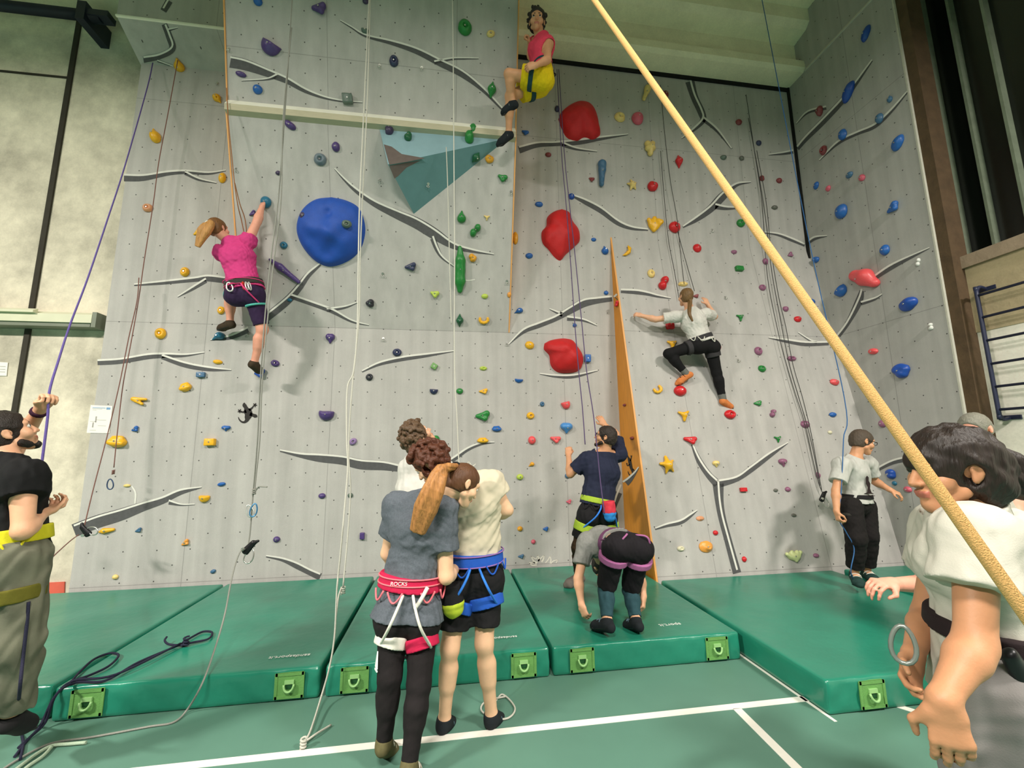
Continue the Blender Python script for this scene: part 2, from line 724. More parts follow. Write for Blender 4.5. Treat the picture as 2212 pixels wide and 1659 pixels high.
# right-hand hall wall: pale panels below, timber-coloured band, dark ribbed windows above
XH = 5.74
bm = bmesh.new()
add_box(bm, (XH, -6, 0), (XH + 0.35, 5.78, 2.86))
wall_right = struct('wall_right', bm_done(bm), CONC_PALE)
bm = bmesh.new()
add_box(bm, (XH - 0.012, -6, 2.86), (XH + 0.35, 3.86, 3.60))
link('wall_band', bm_done(bm), wall_right, concrete('band_concrete', (176, 160, 128), 0.3))
bm = bmesh.new()
add_box(bm, (XH - 0.05, -6, 3.60), (XH + 0.35, 3.86, 3.74))
link('window_sill', bm_done(bm), wall_right, concrete('sill_concrete', (150, 132, 112), 0.3))
bm = bmesh.new()
add_box(bm, (XH + 0.30, -6, 3.74), (XH + 0.35, 5.78, 8.6))
WIN_DARK = mat('night_glass', (16, 20, 16), rough=0.25, var=0.3, scale=3, spec=0.5)
window_1 = struct('window_1', bm_done(bm), WIN_DARK)
MULL = mat('channel_glass_rib', (112, 122, 104), rough=0.35, var=0.3, scale=12, spec=0.5)
for y in [at_x(x_, 320, XH + 0.22).y for x_ in (2043, 2106, 2185)] + [2.55]:
    bm = bmesh.new()
    add_box(bm, (XH + 0.22, y - 0.014, 3.74), (XH + 0.30, y + 0.014, 8.5))
    link('window_rib', bm_done(bm), window_1, MULL)
RUST = mat('rusty_steel', (84, 66, 46), rough=0.85, var=0.45, scale=9, bump=0.3, bscale=40)
bm = bmesh.new()
add_box(bm, (XR + 0.025, 3.755, 0.0), (XH + 0.06, 3.869, 8.5))
link('steel_post', bm_done(bm), wall_right, RUST)

# ------------------------------------------------------------------ the climbing wall
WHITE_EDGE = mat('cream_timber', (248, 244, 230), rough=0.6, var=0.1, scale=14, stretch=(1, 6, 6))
TIMBER_SHADE = mat('cream_timber_shaded', (196, 186, 160), rough=0.7, var=0.12, scale=14, stretch=(1, 6, 6))  # darker copy for the ledge's downward faces: underside shade put into the colour


def plywood(name, col, vary=0.22):
    return mat(name, col, rough=0.45, var=vary, scale=7, stretch=(5, 5, 0.7), bump=0.05, spec=0.4)


PLY = plywood('orange_plywood', (214, 140, 44))
PLY_EDGE = plywood('orange_ply_edge', (232, 166, 96), 0.12)

# flat main face
bm = bmesh.new()
add_box(bm, (XL, YW, 0.0), (XR, YW + 0.12, 7.54))
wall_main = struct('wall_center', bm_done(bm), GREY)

# top left: the face leans out, then climbs again to the ceiling beam
bm = bmesh.new()
prof = [(YW + 0.02, 6.73), (5.12, 6.95), (5.12, 8.5), (5.2, 8.5), (5.2, 7.02), (YW + 0.02, 6.85)]
add_prism(bm, [(XL - 0.02, y, z) for y, z in prof], (1.52, 0, 0))
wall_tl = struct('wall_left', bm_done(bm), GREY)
bm = bmesh.new()
add_box(bm, (XL - 0.02, 5.10, 6.935), (-2.53, 5.125, 6.955))
link('painted_edge_light', bm_done(bm), wall_tl, WHITE_EDGE)  # pale strip paints the light caught by the panel edge

# overhanging block
OX0, OX1 = -2.54, 0.79
O1 = (YW, Z_CREASE)
O2 = (4.77, 5.50)
O3 = (4.76, 5.66)
O4 = (4.28, 7.6)
bm = bmesh.new()
prof = [O1, O2, O3, O4, (4.2, 8.5), (YW + 0.03, 8.5), (YW + 0.03, 3.22)]
add_prism(bm, [(OX0, y, z) for y, z in prof], (OX1 - OX0, 0, 0))
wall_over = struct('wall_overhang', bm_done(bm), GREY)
for x in (OX0, OX1):     # orange plywood cheeks
    bm = bmesh.new()
    s = -0.014 if x < 0 else 0.014
    zc = 3.85 if x < 0 else O1[1]
    yc = O1[0] + (O2[0] - O1[0]) * (zc - O1[1]) / (O2[1] - O1[1])
    cheek = [(YW, zc), (yc - 0.006, zc), (O2[0] - 0.012, O2[1]), (O3[0] - 0.012, O3[1]), (O4[0] - 0.012, O4[1]), (4.19, 8.5), (YW, 8.5)]
    add_prism(bm, [(x + s * 0.05, y, z) for y, z in cheek], (s, 0, 0))
    link('plywood_cheek', bm_done(bm), wall_over, PLY_EDGE)
bm = bmesh.new()
add_prism(bm, [(OX0, 4.79, 5.47), (OX0, 4.705, 5.485), (OX0, 4.695, 5.555), (OX0, 4.765, 5.66), (OX0, 4.79, 5.67)], (OX1 - OX0, 0, 0))
for f in bm.faces:
    pass
ledge = link('timber_ledge', bm_done(bm), wall_over, [WHITE_EDGE, TIMBER_SHADE])
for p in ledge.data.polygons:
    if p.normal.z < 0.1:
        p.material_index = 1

# lower right: slab leaning back from the corner, with its plywood side
SX0 = 2.33
S_TOP, S_BOT = (YW, 4.68), (4.73, 0.0)
bm = bmesh.new()
add_prism(bm, [(SX0, *S_TOP), (SX0, *S_BOT), (SX0, YW, 0.0)], (XR - SX0, 0, 0))
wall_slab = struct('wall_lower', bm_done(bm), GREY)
bm = bmesh.new()
add_prism(bm, [(SX0, YW - 0.002, 4.70), (SX0, S_BOT[0] - 0.012, 0.0), (SX0, YW - 0.002, 0.0)], (-0.022, 0, 0))
fin = link('plywood_side', bm_done(bm), wall_slab, [PLY, PLY_EDGE])
for p in fin.data.polygons:
    if p.normal.y < -0.5:
        p.material_index = 1

# right-hand climbing wall
bm = bmesh.new()
add_prism(bm, [(XR, YW + 0.1, 0.0), (XR, 3.88, 0.0), (XR, 3.88, 8.5), (XR, YW + 0.1, 8.5)], (0.10, 0, 0))
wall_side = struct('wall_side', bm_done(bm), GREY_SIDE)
bm = bmesh.new()
add_box(bm, (XR - 0.03, 5.525, 4.55), (XR, YW, 7.56))
BLACK_GAP = mat('black_gap', (14, 14, 13), rough=0.9, var=0.2)
link('corner_gap', bm_done(bm), wall_side, BLACK_GAP)
bm = bmesh.new()
add_box(bm, (0.8, 5.535, 7.50), (XR, YW, 7.565))
link('top_gap', bm_done(bm), wall_main, BLACK_GAP)
bm = bmesh.new()
add_box(bm, (XR - 0.006, 3.868, 0.0), (XR + 0.024, 3.885, 8.5))
link('panel_edge', bm_done(bm), wall_side, mat('pale_edge', (196, 194, 180), rough=0.7))
bm = bmesh.new()
add_box(bm, (XR - 0.02, 3.9, 7.545), (XR, 5.2, 7.57))
link('panel_edge', bm_done(bm), wall_side, MATS['pale_edge'])

# triangular volume under the ledge
VA, VB, VC = (-0.880, None, 5.52), (0.690, None, 5.50), (-0.40, None, 4.44)


def over_y(z):
    """Y of the overhang face at height z"""
    if z < Z_CREASE:
        return YW
    if z < O2[1]:
        t = (z - O1[1]) / (O2[1] - O1[1])
        return O1[0] + (O2[0] - O1[0]) * t
    t = (z - O3[1]) / (O4[1] - O3[1])
    return O3[0] + (O4[0] - O3[0]) * t


# ------------------------------------------------------------------ sight line onto the climbing surfaces
PLANES = []


def plane(parent, p0, n, ok):
    PLANES.append((parent, Vector(p0), Vector(n).normalized(), ok))


_n1 = Vector((0, -(O2[1] - O1[1]), O2[0] - O1[0]))
_n2 = Vector((0, -(O4[1] - O3[1]), O4[0] - O3[0]))
_ns = Vector((0, -(S_TOP[1] - S_BOT[1]), S_TOP[0] - S_BOT[0]))
plane(wall_main, (0, YW, 0), (0, -1, 0), lambda p: XL - 0.3 < p.x < XR and 0 < p.z < 7.6)
plane(wall_over, (0, *O1), _n1, lambda p: OX0 < p.x < OX1 and O1[1] < p.z < O2[1] + 0.02)
plane(wall_over, (0, *O3), _n2, lambda p: OX0 < p.x < OX1 and O3[1] - 0.05 < p.z < 8.5)
plane(wall_slab, (0, *S_TOP), _ns, lambda p: SX0 < p.x < XR and 0 < p.z < S_TOP[1])
plane(wall_slab, (SX0 - 0.022, 0, 0), (-1, 0, 0), lambda p: 0 < p.z < 4.7 and YW > p.y > S_TOP[0] - (S_TOP[1] - p.z) * (S_TOP[0] - S_BOT[0]) / (S_TOP[1] - S_BOT[1]) - 0.01)
plane(wall_side, (XR, 0, 0), (-1, 0, 0), lambda p: 3.87 < p.y < YW and 0 < p.z < 8.5)
plane(wall_tl, (0, YW, 6.73), (0, -0.22, -0.44), lambda p: XL < p.x < -2.5 and 5.12 < p.y < YW)
plane(wall_tl, (0, 5.12, 0), (0, -1, 0), lambda p: XL < p.x < -2.5 and 6.95 < p.z < 8.5)


def on_wall(px, py, lift=0.0):
    """nearest climbing surface under a photo point: (point, normal, wall object)"""
    d = sight(px, py)
    best = None
    for par, p0, n, ok in PLANES:
        den = d.dot(n)
        if den >= -1e-6:
            continue
        t = (p0 - EYE).dot(n) / den
        p = EYE + d * t
        if t > 0 and ok(p) and (best is None or t < best[0]):
            best = (t, p, n, par)
    if best is None:
        p = at_y(px, py, YW)
        return p + Vector((0, -lift, 0)), Vector((0, -1, 0)), wall_main
    return best[1] + best[2] * lift, best[2], best[3]


# the volume itself: three points on the overhang, one raised
vA, vB, vC = [on_wall(*p)[0] for p in ((820, 280), (1097, 299), (894, 462))]
vC2 = on_wall(878, 458)[0]
vD = on_wall(834, 352)[0] + _n1.normalized() * 0.30
_d = sight(838, 355)
vD = EYE + _d * ((vD - EYE).dot(FWD) / _d.dot(FWD))
back = -_n1.normalized() * 0.02
VOL_UP = mat('volume_teal_lit', (140, 172, 182), rough=0.55, var=0.1, scale=12, bump=0.1)  # upper face paler, lower face darker: fall of light put into the colour
VOL_DN = mat('volume_teal_shaded', (96, 136, 140), rough=0.55, var=0.1, scale=12, bump=0.1)
VOL_BR = mat('volume_brown_patch', (104, 92, 88), rough=0.7, var=0.2, scale=20)
me = mesh_from([vA, vB, vC, vD, vA + back, vB + back, vC + back],
               [(0, 3, 1), (3, 2, 1), (0, 2, 3), (0, 1, 5, 4), (1, 2, 6, 5), (2, 0, 4, 6), (4, 5, 6)])
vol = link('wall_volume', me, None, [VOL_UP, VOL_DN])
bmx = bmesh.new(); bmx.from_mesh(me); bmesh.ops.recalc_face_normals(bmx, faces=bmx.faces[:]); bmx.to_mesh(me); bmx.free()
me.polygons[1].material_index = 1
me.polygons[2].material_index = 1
tag(vol, 'teal triangular volume with painted lit and shaded faces bolted under the cream timber ledge', 'climbing volume')


def bary(a, b, c, u, v, w):
    return a * u + b * v + c * w


nU = (vD - vA).cross(vB - vA).normalized()
nU = nU if nU.y < 0 else -nU
nL = (vC - vD).cross(vB - vD).normalized()
nL = nL if nL.y < 0 else -nL


def in_tri(p, a, b, c):
    n = (b - a).cross(c - a)
    return all((v - u).cross(p - u).dot(n) >= -1e-6 for u, v in ((a, b), (b, c), (c, a)))


plane(vol, vD, nU, lambda p: in_tri(p, vA, vD, vB))
plane(vol, vD, nL, lambda p: in_tri(p, vD, vC, vB))


def on_plane_pts(pts, p0, n, lift):
    out = []
    for q in pts:
        d = sight(*q)
        out.append(EYE + d * ((p0 - EYE).dot(n) / d.dot(n)) + n * lift)
    return out


for pts, p0, n in (([(829, 312), (846, 317), (868, 333), (918, 342), (878, 350), (841, 356)], vD, nU),
                   ([(841, 358), (880, 351), (908, 347), (878, 362), (860, 380), (852, 386)], vD, nL)):
    bm = bmesh.new()
    add_prism(bm, on_plane_pts(pts, p0, n, 0.002), -n * 0.0015)
    link('brown_patch', bm_done(bm), vol, VOL_BR)

# ------------------------------------------------------------------ painted branches, geckos and spikes on the wall
BR_DARK = mat('branch_paint', (84, 84, 85), rough=0.8, var=0.25, scale=25)
BR_LIGHT = mat('branch_highlight', (222, 220, 212), rough=0.8, var=0.08, scale=25)


def ribbon(bm, centre, lift, mi):
    """thin painted band; centre = list of (px, py, half width) in the photo, dropped onto the wall"""
    P = smooth_path(centre, 5)
    L_, R_ = [], []
    for i, p in enumerate(P):
        a, b = P[max(i - 1, 0)], P[min(i + 1, len(P) - 1)]
        t = np.array((b[0] - a[0], b[1] - a[1]))
        t /= max(np.linalg.norm(t), 1e-6)
        nrm = np.array((-t[1], t[0])) * max(p[2], 0.35)
        L_.append((p[0] + nrm[0], p[1] + nrm[1]))
        R_.append((p[0] - nrm[0], p[1] - nrm[1]))
    hits = [(on_wall(*l, lift), on_wall(*r, lift)) for l, r in zip(L_, R_)]
    prev = None
    for (a, b) in hits:
        va, vb = bm.verts.new(a[0]), bm.verts.new(b[0])
        if prev is not None and a[2] is b[2] and prev[2] is a[2] and (a[1] - prev[3]).length < 0.05 and (b[1] - prev[3]).length < 0.05:
            f = bm.faces.new((prev[0], prev[1], vb, va))
            f.material_index = mi
        prev = (va, vb, a[2] if a[2] is b[2] else None, a[1])
    return hits


def branch(parts, hl=2.0, white_only=False):
    bm = bmesh.new()
    owner = None
    for pts in parts:
        up = [(x, y - w * 0.72 - hl * 0.3, max(0.6, min(hl, 0.8 + w * 0.28))) for x, y, w in pts]
        if pts[0][0] > pts[-1][0]:
            pass
        if not white_only:
            h = ribbon(bm, pts, 0.0022, 0)
        h2 = ribbon(bm, [(x, y, max(0.9, w)) for x, y, w in pts] if white_only else up, 0.0034, 1)
        owner = owner or h2[len(h2) // 2][0][2]
    bmesh.ops.delete(bm, geom=[v for v in bm.verts if not v.link_faces], context='VERTS')
    me = bpy.data.meshes.new('mesh')
    bm.to_mesh(me)
    bm.free()
    return link('painted_branch', me, owner, [BR_DARK, BR_LIGHT])


BRANCHES = [
    [[(735, 45, 1), (760, 60, 2), (790, 78, 3), (845, 92, 5), (900, 110, 7), (950, 135, 8), (1000, 160, 8), (1045, 195, 5), (1085, 236, 3)], [(938, 136, 4), (975, 128, 2.5), (1003, 127, 2), (1034, 127, 1)]],
    [[(490, 132, 13), (530, 140, 12), (580, 158, 9), (620, 174, 7), (660, 196, 5), (700, 211, 3), (740, 219, 2), (783, 222, 1)], [(600, 164, 5), (575, 172, 2), (522, 175, 1)]],
    [[(723, 365, 1), (745, 389, 3), (770, 412, 5), (810, 440, 7), (860, 464, 10), (900, 482, 12), (940, 506, 12), (980, 531, 7), (1020, 542, 4), (1067, 550, 1)], [(935, 515, 6), (945, 540, 5), (957, 558, 3), (986, 580, 1)]],
    [[(268, 384, 8), (310, 384, 7), (360, 375, 5), (400, 372, 4), (450, 375, 3), (488, 369, 1)], [(400, 374, 4), (430, 388, 3), (468, 396, 1)]],
    [[(290, 616, 2), (350, 611, 4), (420, 604, 5), (450, 601, 7), (492, 606, 7)], [(445, 606, 5), (415, 624, 4), (384, 642, 1)]],
    [[(211, 783, 6), (260, 780, 6), (320, 770, 6), (360, 768, 5), (400, 768, 3), (442, 762, 1)], [(350, 771, 5), (400, 788, 6), (450, 797, 5), (500, 800, 1)]],
    [[(576, 686, 9), (620, 650, 9), (645, 622, 8), (665, 595, 6), (692, 571, 3)], [(628, 640, 5), (680, 658, 5), (720, 673, 5), (760, 694, 3), (797, 703, 1)], [(706, 670, 4), (745, 664, 3), (774, 653, 1)]],
    [[(455, 735, 1), (500, 728, 5), (545, 708, 7)]],
    [[(782, 803, 2), (820, 786, 4), (870, 775, 5), (920, 768, 4), (980, 759, 1)]],
    [[(605, 974, 2), (650, 984, 5), (690, 989, 9), (740, 994, 10), (780, 1003, 11), (830, 1006, 10), (872, 1013, 7), (930, 1020, 5), (975, 995, 5), (1010, 971, 4), (1040, 959, 3), (1068, 956, 1)]],
    [[(160, 1146, 14), (210, 1127, 14), (260, 1112, 13), (310, 1094, 10), (350, 1081, 8), (390, 1063, 6), (436, 1053, 1)], [(365, 1085, 5), (392, 1091, 2), (421, 1090, 1)]],
    [[(575, 1202, 2), (610, 1209, 4), (640, 1221, 7), (670, 1236, 7), (692, 1246, 8)]],
    [[(1098, 745, 1), (1130, 716, 5), (1165, 702, 6), (1200, 688, 6), (1230, 671, 8), (1260, 655, 9), (1290, 649, 7), (1322, 645, 6)], [(1187, 668, 1), (1215, 681, 4)], [(1225, 688, 5), (1260, 692, 3), (1290, 704, 1)]],
    [[(1327, 646, 6), (1333, 640, 6), (1339, 630, 5)]],
    [[(1341, 629, 4), (1375, 631, 5), (1400, 635, 4), (1420, 640, 3), (1449, 645, 1)]],
    [[(1121, 324, 8), (1160, 313, 6), (1200, 311, 5), (1250, 307, 6), (1300, 299, 4), (1357, 291, 1)], [(1215, 312, 5), (1245, 322, 3), (1290, 328, 1)]],
    [[(1234, 422, 2), (1265, 436, 6), (1300, 455, 7), (1335, 481, 6), (1365, 493, 4), (1400, 497, 2)]],
    [[(1475, 491, 2), (1505, 473, 6), (1535, 451, 8), (1560, 425, 9), (1590, 400, 4), (1622, 394, 1)], [(1545, 446, 6), (1570, 450, 4), (1606, 449, 1)]],
    [[(1490, 176, 10), (1500, 210, 8), (1515, 243, 8), (1518, 260, 6), (1500, 279, 4), (1472, 300, 1)], [(1520, 258, 5), (1550, 283, 4), (1580, 322, 1)]],
    [[(1660, 335, 1), (1690, 332, 3), (1713, 328, 4)]],
    [[(1718, 326, 5), (1740, 300, 6), (1780, 260, 7), (1830, 205, 6), (1884, 131, 2)], [(1720, 268, 1), (1745, 243, 3), (1785, 233, 4)]],
    [[(1770, 347, 1), (1810, 309, 4), (1850, 289, 4), (1890, 272, 5), (1925, 240, 4), (1960, 199, 2)]],
    [[(1645, 502, 1), (1680, 507, 3), (1710, 518, 4), (1738, 530, 3)]],
    [[(1742, 527, 4), (1760, 515, 4), (1787, 510, 1)]],
    [[(1798, 742, 5), (1830, 700, 5), (1855, 652, 8), (1862, 628, 5)], [(1885, 603, 5), (1930, 574, 6), (2008, 536, 1)], [(1860, 656, 4), (1890, 646, 3), (1906, 636, 1)]],
    [[(1660, 730, 1), (1700, 737, 4), (1740, 743, 5), (1790, 742, 4)], [(1724, 719, 1), (1750, 736, 2), (1765, 741, 3)]],
    [[(1495, 960, 3), (1510, 995, 6), (1530, 1025, 7), (1550, 1046, 9)], [(1548, 1046, 9), (1590, 1035, 6), (1620, 1015, 7), (1660, 985, 6), (1702, 957, 1)], [(1551, 1045, 12), (1554, 1085, 9), (1560, 1120, 8), (1572, 1165, 8), (1592, 1238, 9)]],
    [[(1415, 1143, 2), (1440, 1135, 4), (1470, 1128, 5), (1490, 1115, 4), (1506, 1103, 1)]],
    [[(1166, 808, 1), (1200, 813, 3), (1240, 813, 4), (1291, 801, 1)]],
    [[(1322, 1110, 3), (1330, 1080, 7), (1341, 1053, 8)]],
    [[(1343, 1050, 9), (1358, 1038, 7), (1372, 1022, 3), (1380, 1010, 1)]],
    [[(1885, 1020, 4), (1930, 998, 5), (1978, 989, 6)]],
    [[(310, 129, 7), (345, 122, 6), (372, 106, 7), (366, 80, 7), (355, 52, 6)], [(362, 66, 3), (385, 60, 1)]],
    [[(353, 24, 7), (366, 2, 8)]],
    [[(340, 132, 2), (374, 144, 1)]],
]
for b in BRANCHES:
    branch(b)
branch([[(285, 1050, 1.5), (293, 1065, 2), (292, 1088, 1.5)]], white_only=True)
branch([[(1003, 605, 1), (1012, 606, 1.5), (1026, 604, 1)]], white_only=True)


def painted(name, polys, m, lift=0.003):
    """flat painted marks: polygons of photo points dropped on the wall"""
    bm = bmesh.new()
    own = None
    for pts in polys:
        hs = [on_wall(*p, lift) for p in pts]
        own = own or hs[0][2]
        try:
            bm.faces.new([bm.verts.new(h[0]) for h in hs])
        except ValueError:
            pass
    bmesh.ops.triangulate(bm, faces=bm.faces[:])
    me = bpy.data.meshes.new('mesh')
    bm.to_mesh(me)
    bm.free()
    return link(name, me, own, m)


GECKO = mat('gecko_paint', (40, 36, 34), rough=0.7, var=0.15)


def strokes(name, runs, m):
    bm = bmesh.new()
    own = None
    for r in runs:
        h = ribbon(bm, r, 0.003, 0)
        own = own or h[len(h) // 2][0][2]
    me = bpy.data.meshes.new('mesh')
    bm.to_mesh(me)
    bm.free()
    return link(name, me, own, m)


def star5(cx, cy, r):
    return [[(cx, cy, 1.0), (cx + r * math.cos(a), cy + r * math.sin(a), 1.3)] for a in (0.2, 1.5, 2.7, 3.9, 5.2)]


strokes('gecko_silhouette', [
    [(528, 870, 1), (528, 875, 4.2), (531, 880, 4), (533, 885, 6), (536, 890, 8.5), (537, 896, 8), (535, 902, 6.5), (533, 908, 4), (528, 912, 2.4), (522, 911, 1.8), (517, 906, 1.3), (515, 901, 0.7)],
    [(538, 886, 3), (544, 882, 2), (548, 877, 1.2)], [(532, 888, 4), (527, 890, 2.4), (520, 890, 1.2)],
    [(540, 894, 4), (547, 897, 3.4), (552, 899, 4), (553, 902, 3)]] + star5(551, 875, 4.5) + star5(518, 888, 4.5), GECKO)
strokes('gecko_silhouette', [
    [(1355, 981, 0.7), (1357, 987, 1.4), (1360, 994, 3.4), (1362, 1003, 3.4), (1364, 1011, 3.0), (1366, 1016, 2.6), (1367, 1024, 1.3), (1365, 1029, 1.2), (1361, 1027, 1.2), (1358, 1022, 1.0), (1357, 1018, 0.6)],
    [(1362, 996, 1.5), (1364, 988, 1), (1364, 984, 2)], [(1361, 1003, 1.5), (1356, 1006, 1), (1354, 1000, 1.2)],
    [(1367, 1013, 1.5), (1371, 1017, 1), (1371, 1021, 1.6)]], GECKO)
SPIKE = mat('white_spike_paint', (226, 220, 208), rough=0.8, var=0.08)
strokes('painted_spikes', [[(1143, 1216, 2), (1155, 1216, 1.4), (1150, 1214, 1)], [(1147, 1202, 0.8), (1153, 1212, 2), (1160, 1217, 3)],
                           [(1147, 1202, .6), (1158, 1207, 1.2), (1161, 1199, .6)], [(1161, 1199, .8), (1164, 1207, 2), (1163, 1213, 2)],
                           [(1175, 1199, .6), (1168, 1206, 1.6), (1162, 1212, 2)], [(1175, 1199, .6), (1174, 1207, 1.5), (1170, 1214, 2)],
                           [(1188, 1201, .6), (1184, 1209, 1.2), (1178, 1216, 1.2)], [(1188, 1201, .6), (1190, 1210, 1.2), (1188, 1217, 1)],
                           [(1205, 1209, .6), (1195, 1212, 1.2), (1190, 1217, 1)], [(1205, 1209, .6), (1201, 1216, 1)],
                           [(1142, 1216, .6), (1150, 1221, 1.6), (1160, 1220, 2)]], SPIKE)
strokes('painted_spikes', [[(994, 1000, .6), (999, 1009, 1.6)], [(1012, 996, .6), (1010, 1005, 1.6), (1014, 1010, 2)], [(1012, 996, .6), (1018, 1005, 1.4)],
                           [(1028, 1002, .6), (1020, 1008, 1.8)], [(985, 1003, .6), (992, 1010, 1.6)]], SPIKE)
# ------------------------------------------------------------------ climbing holds
COLS = {
    'yellow': (238, 178, 34), 'gold': (226, 160, 40), 'pale yellow': (236, 206, 128), 'orange': (236, 160, 70), 'peach': (214, 150, 108),
    'blue': (36, 96, 172), 'deep blue': (28, 74, 160), 'teal': (40, 108, 138), 'slate blue': (66, 106, 140), 'sky blue': (74, 140, 206), 'navy': (48, 54, 86),
    'purple': (80, 60, 118), 'dark purple': (66, 54, 84), 'lilac': (148, 122, 170), 'green': (36, 128, 56), 'dark green': (30, 92, 60), 'pale green': (110, 158, 88),
    'lime': (184, 204, 84), 'red': (206, 32, 40), 'coral': (232, 84, 88), 'pink': (214, 96, 116), 'mauve': (146, 92, 122), 'dim red': (132, 58, 62),
    'black': (44, 46, 54), 'grey green': (92, 108, 98), 'blue grey': (108, 122, 132), 'cream': (222, 216, 186), 'pale lime': (214, 222, 160), 'grey': (104, 104, 96), 'white': (220, 220, 214),
}


def hold_mat(c, glossy=True):
    return mat('resin_' + c.replace(' ', '_'), COLS[c], rough=0.38, var=0.14, scale=45, bump=0.12, bscale=90, spec=0.5)


BOLT = mat('bolt_steel', (196, 196, 190), rough=0.3, metal=0.9, var=0.1)


def arc(n, r, a0, a1):
    return [(r * math.cos(math.radians(a0 + (a1 - a0) * i / (n - 1))), r * math.sin(math.radians(a0 + (a1 - a0) * i / (n - 1)))) for i in range(n)]


def hold_shape(F, typ, rng, hw, hh, dp):
    """blend the shape typ into F; local frame u (right), v (up), n (out of the wall); half sizes hw, hh, depth dp"""
    m = min(hw, hh)

    def B(u, v, n, ru, rv, rn, k=0.25):
        F.add(Ball((u * hw, v * hh, n * dp), (ru * hw, rv * hh, rn * dp)), k * m)

    def Lm(p, q, r0, r1, n0=0.25, n1=0.25, k=0.2):
        F.add(Limb((p[0] * hw, p[1] * hh, n0 * dp), (q[0] * hw, q[1] * hh, n1 * dp), r0 * m, r1 * m), k * m)
    if typ == 'round':
        B(0, 0, 0.05, 1, 1, 0.95)
    elif typ == 'oval':
        B(0, 0, 0.05, 1, 1, 0.8)
        B(0.25, 0.1, 0.3, 0.6, 0.6, 0.6)
    elif typ == 'ring':
        B(0, 0, 0.05, 1, 1, 0.9)
        F.add(Ball((0.1 * hw, 0, 1.0 * dp), (0.42 * hw, 0.42 * hh, 0.62 * dp)), 0.2 * m, sub=True)
    elif typ == 'wedge':
        Lm((-0.75, -0.1), (0.6, 0.35), 0.28, 0.5, 0.2, 0.45)
        Lm((-0.75, -0.1), (0.35, -0.55), 0.28, 0.4, 0.2, 0.5)
        Lm((0.6, 0.35), (0.35, -0.55), 0.4, 0.4, 0.3, 0.5)
    elif typ == 'drop':
        B(0, -0.25, 0.1, 0.95, 0.72, 0.9)
        Lm((0, -0.1), (0.05, 0.86), 0.6, 0.14, 0.3, 0.1, 0.5)
    elif typ == 'heart':
        B(-0.42, 0.35, 0.15, 0.55, 0.6, 0.7)
        B(0.42, 0.35, 0.15, 0.55, 0.6, 0.7)
        Lm((0, 0.2), (0.0, -0.8), 0.75, 0.2, 0.3, 0.2, 0.4)
    elif typ == 'crescent':
        pts = arc(7, 0.72, 160, 380)
        for a, b in zip(pts, pts[1:]):
            Lm(a, b, 0.3, 0.3, 0.3, 0.3, 0.15)
    elif typ == 'banana':
        pts = [(-0.95, -0.75), (-0.3, -0.55), (0.3, -0.1), (0.6, 0.5), (0.4, 0.95)]
        rs = [0.14, 0.3, 0.38, 0.32, 0.16]
        for i in range(4):
            Lm(pts[i], pts[i + 1], rs[i], rs[i + 1], 0.25, 0.3, 0.2)
    elif typ == 'star':
        for i in range(5):
            a = math.radians(100 + 72 * i + rng.uniform(-5, 5))
            Lm((0, 0), (0.95 * math.cos(a), 0.95 * math.sin(a)), 0.42, 0.16, 0.45, 0.15, 0.25)
    elif typ == 'tri':
        for a in (150, 35, 265):
            a = math.radians(a)
            Lm((0, 0), (0.98 * math.cos(a), 0.95 * math.sin(a)), 0.38, 0.22, 0.4, 0.25, 0.25)
    elif typ == 'vee':
        Lm((-0.7, 0.35), (0.85, 0.3), 0.42, 0.3, 0.3, 0.4)
        Lm((-0.7, 0.35), (0.45, -0.7), 0.42, 0.32, 0.3, 0.4)
    elif typ == 'cube':
        F.add(Block((0, 0, 0.35 * dp), (0.86 * hw, 0.86 * hh, 0.6 * dp), rad=0.18 * m), 0.05 * m)
    elif typ == 'half':
        B(0, 0.3, 0.05, 1, 1.25, 0.95)
        F.cut((0, 0.62 * hh, 0), (0.08, 1, 0.35))
    elif typ == 'jug':
        B(0, -0.15, 0.1, 1, 0.85, 0.8)
        Lm((-0.65, -0.3), (0.7, -0.25), 0.36, 0.36, 0.55, 0.6, 0.2)
        Lm((-0.55, 0.55), (0.4, 0.6), 0.25, 0.3, 0.2, 0.3, 0.3)
        F.add(Limb((-0.5 * hw, 0.15 * hh, 0.95 * dp), (0.5 * hw, 0.2 * hh, 0.95 * dp), 0.2 * m), 0.1 * m, sub=True)
    elif typ == 'lobes':
        B(0.25, 0.42, 0.2, 0.62, 0.55, 0.8, 0.08)
        B(-0.3, -0.42, 0.15, 0.68, 0.6, 0.8, 0.08)
    elif typ == 'leaf':
        Lm((0, 0), (0, 0.92), 0.72, 0.12, 0.3, 0.1, 0.4)
        Lm((0, 0), (0, -0.92), 0.72, 0.12, 0.3, 0.1, 0.4)
        F.add(Limb((0, 0.8 * hh, 0.72 * dp), (0, -0.8 * hh, 0.72 * dp), 0.1 * m), 0.1 * m, sub=True)
    elif typ == 'flower':
        for a, r in ((125, 0.95), (60, 1.0), (265, 0.95), (185, 0.55), (0, 0.5)):
            a = math.radians(a)
            Lm((0, 0), (0.62 * r * math.cos(a), 0.68 * r * math.sin(a)), 0.3, 0.36, 0.4, 0.25, 0.1)
        B(0, 0.05, 0.4, 0.35, 0.3, 0.5)
    elif typ == 'shell':
        for x in (-0.75, -0.1, 0.5, 0.85):
            Lm((0.2, -0.72), (x, 0.75 - 0.5 * max(0, -x) - 0.2 * max(0, x)), 0.2, 0.3, 0.3, 0.35, 0.12)
        B(0.1, 0, 0.1, 0.75, 0.75, 0.6)
    elif typ == 'cucumber':
        Lm((0, -0.9), (0, -0.5), 0.5, 0.92, 0.25, 0.3, 0.3)
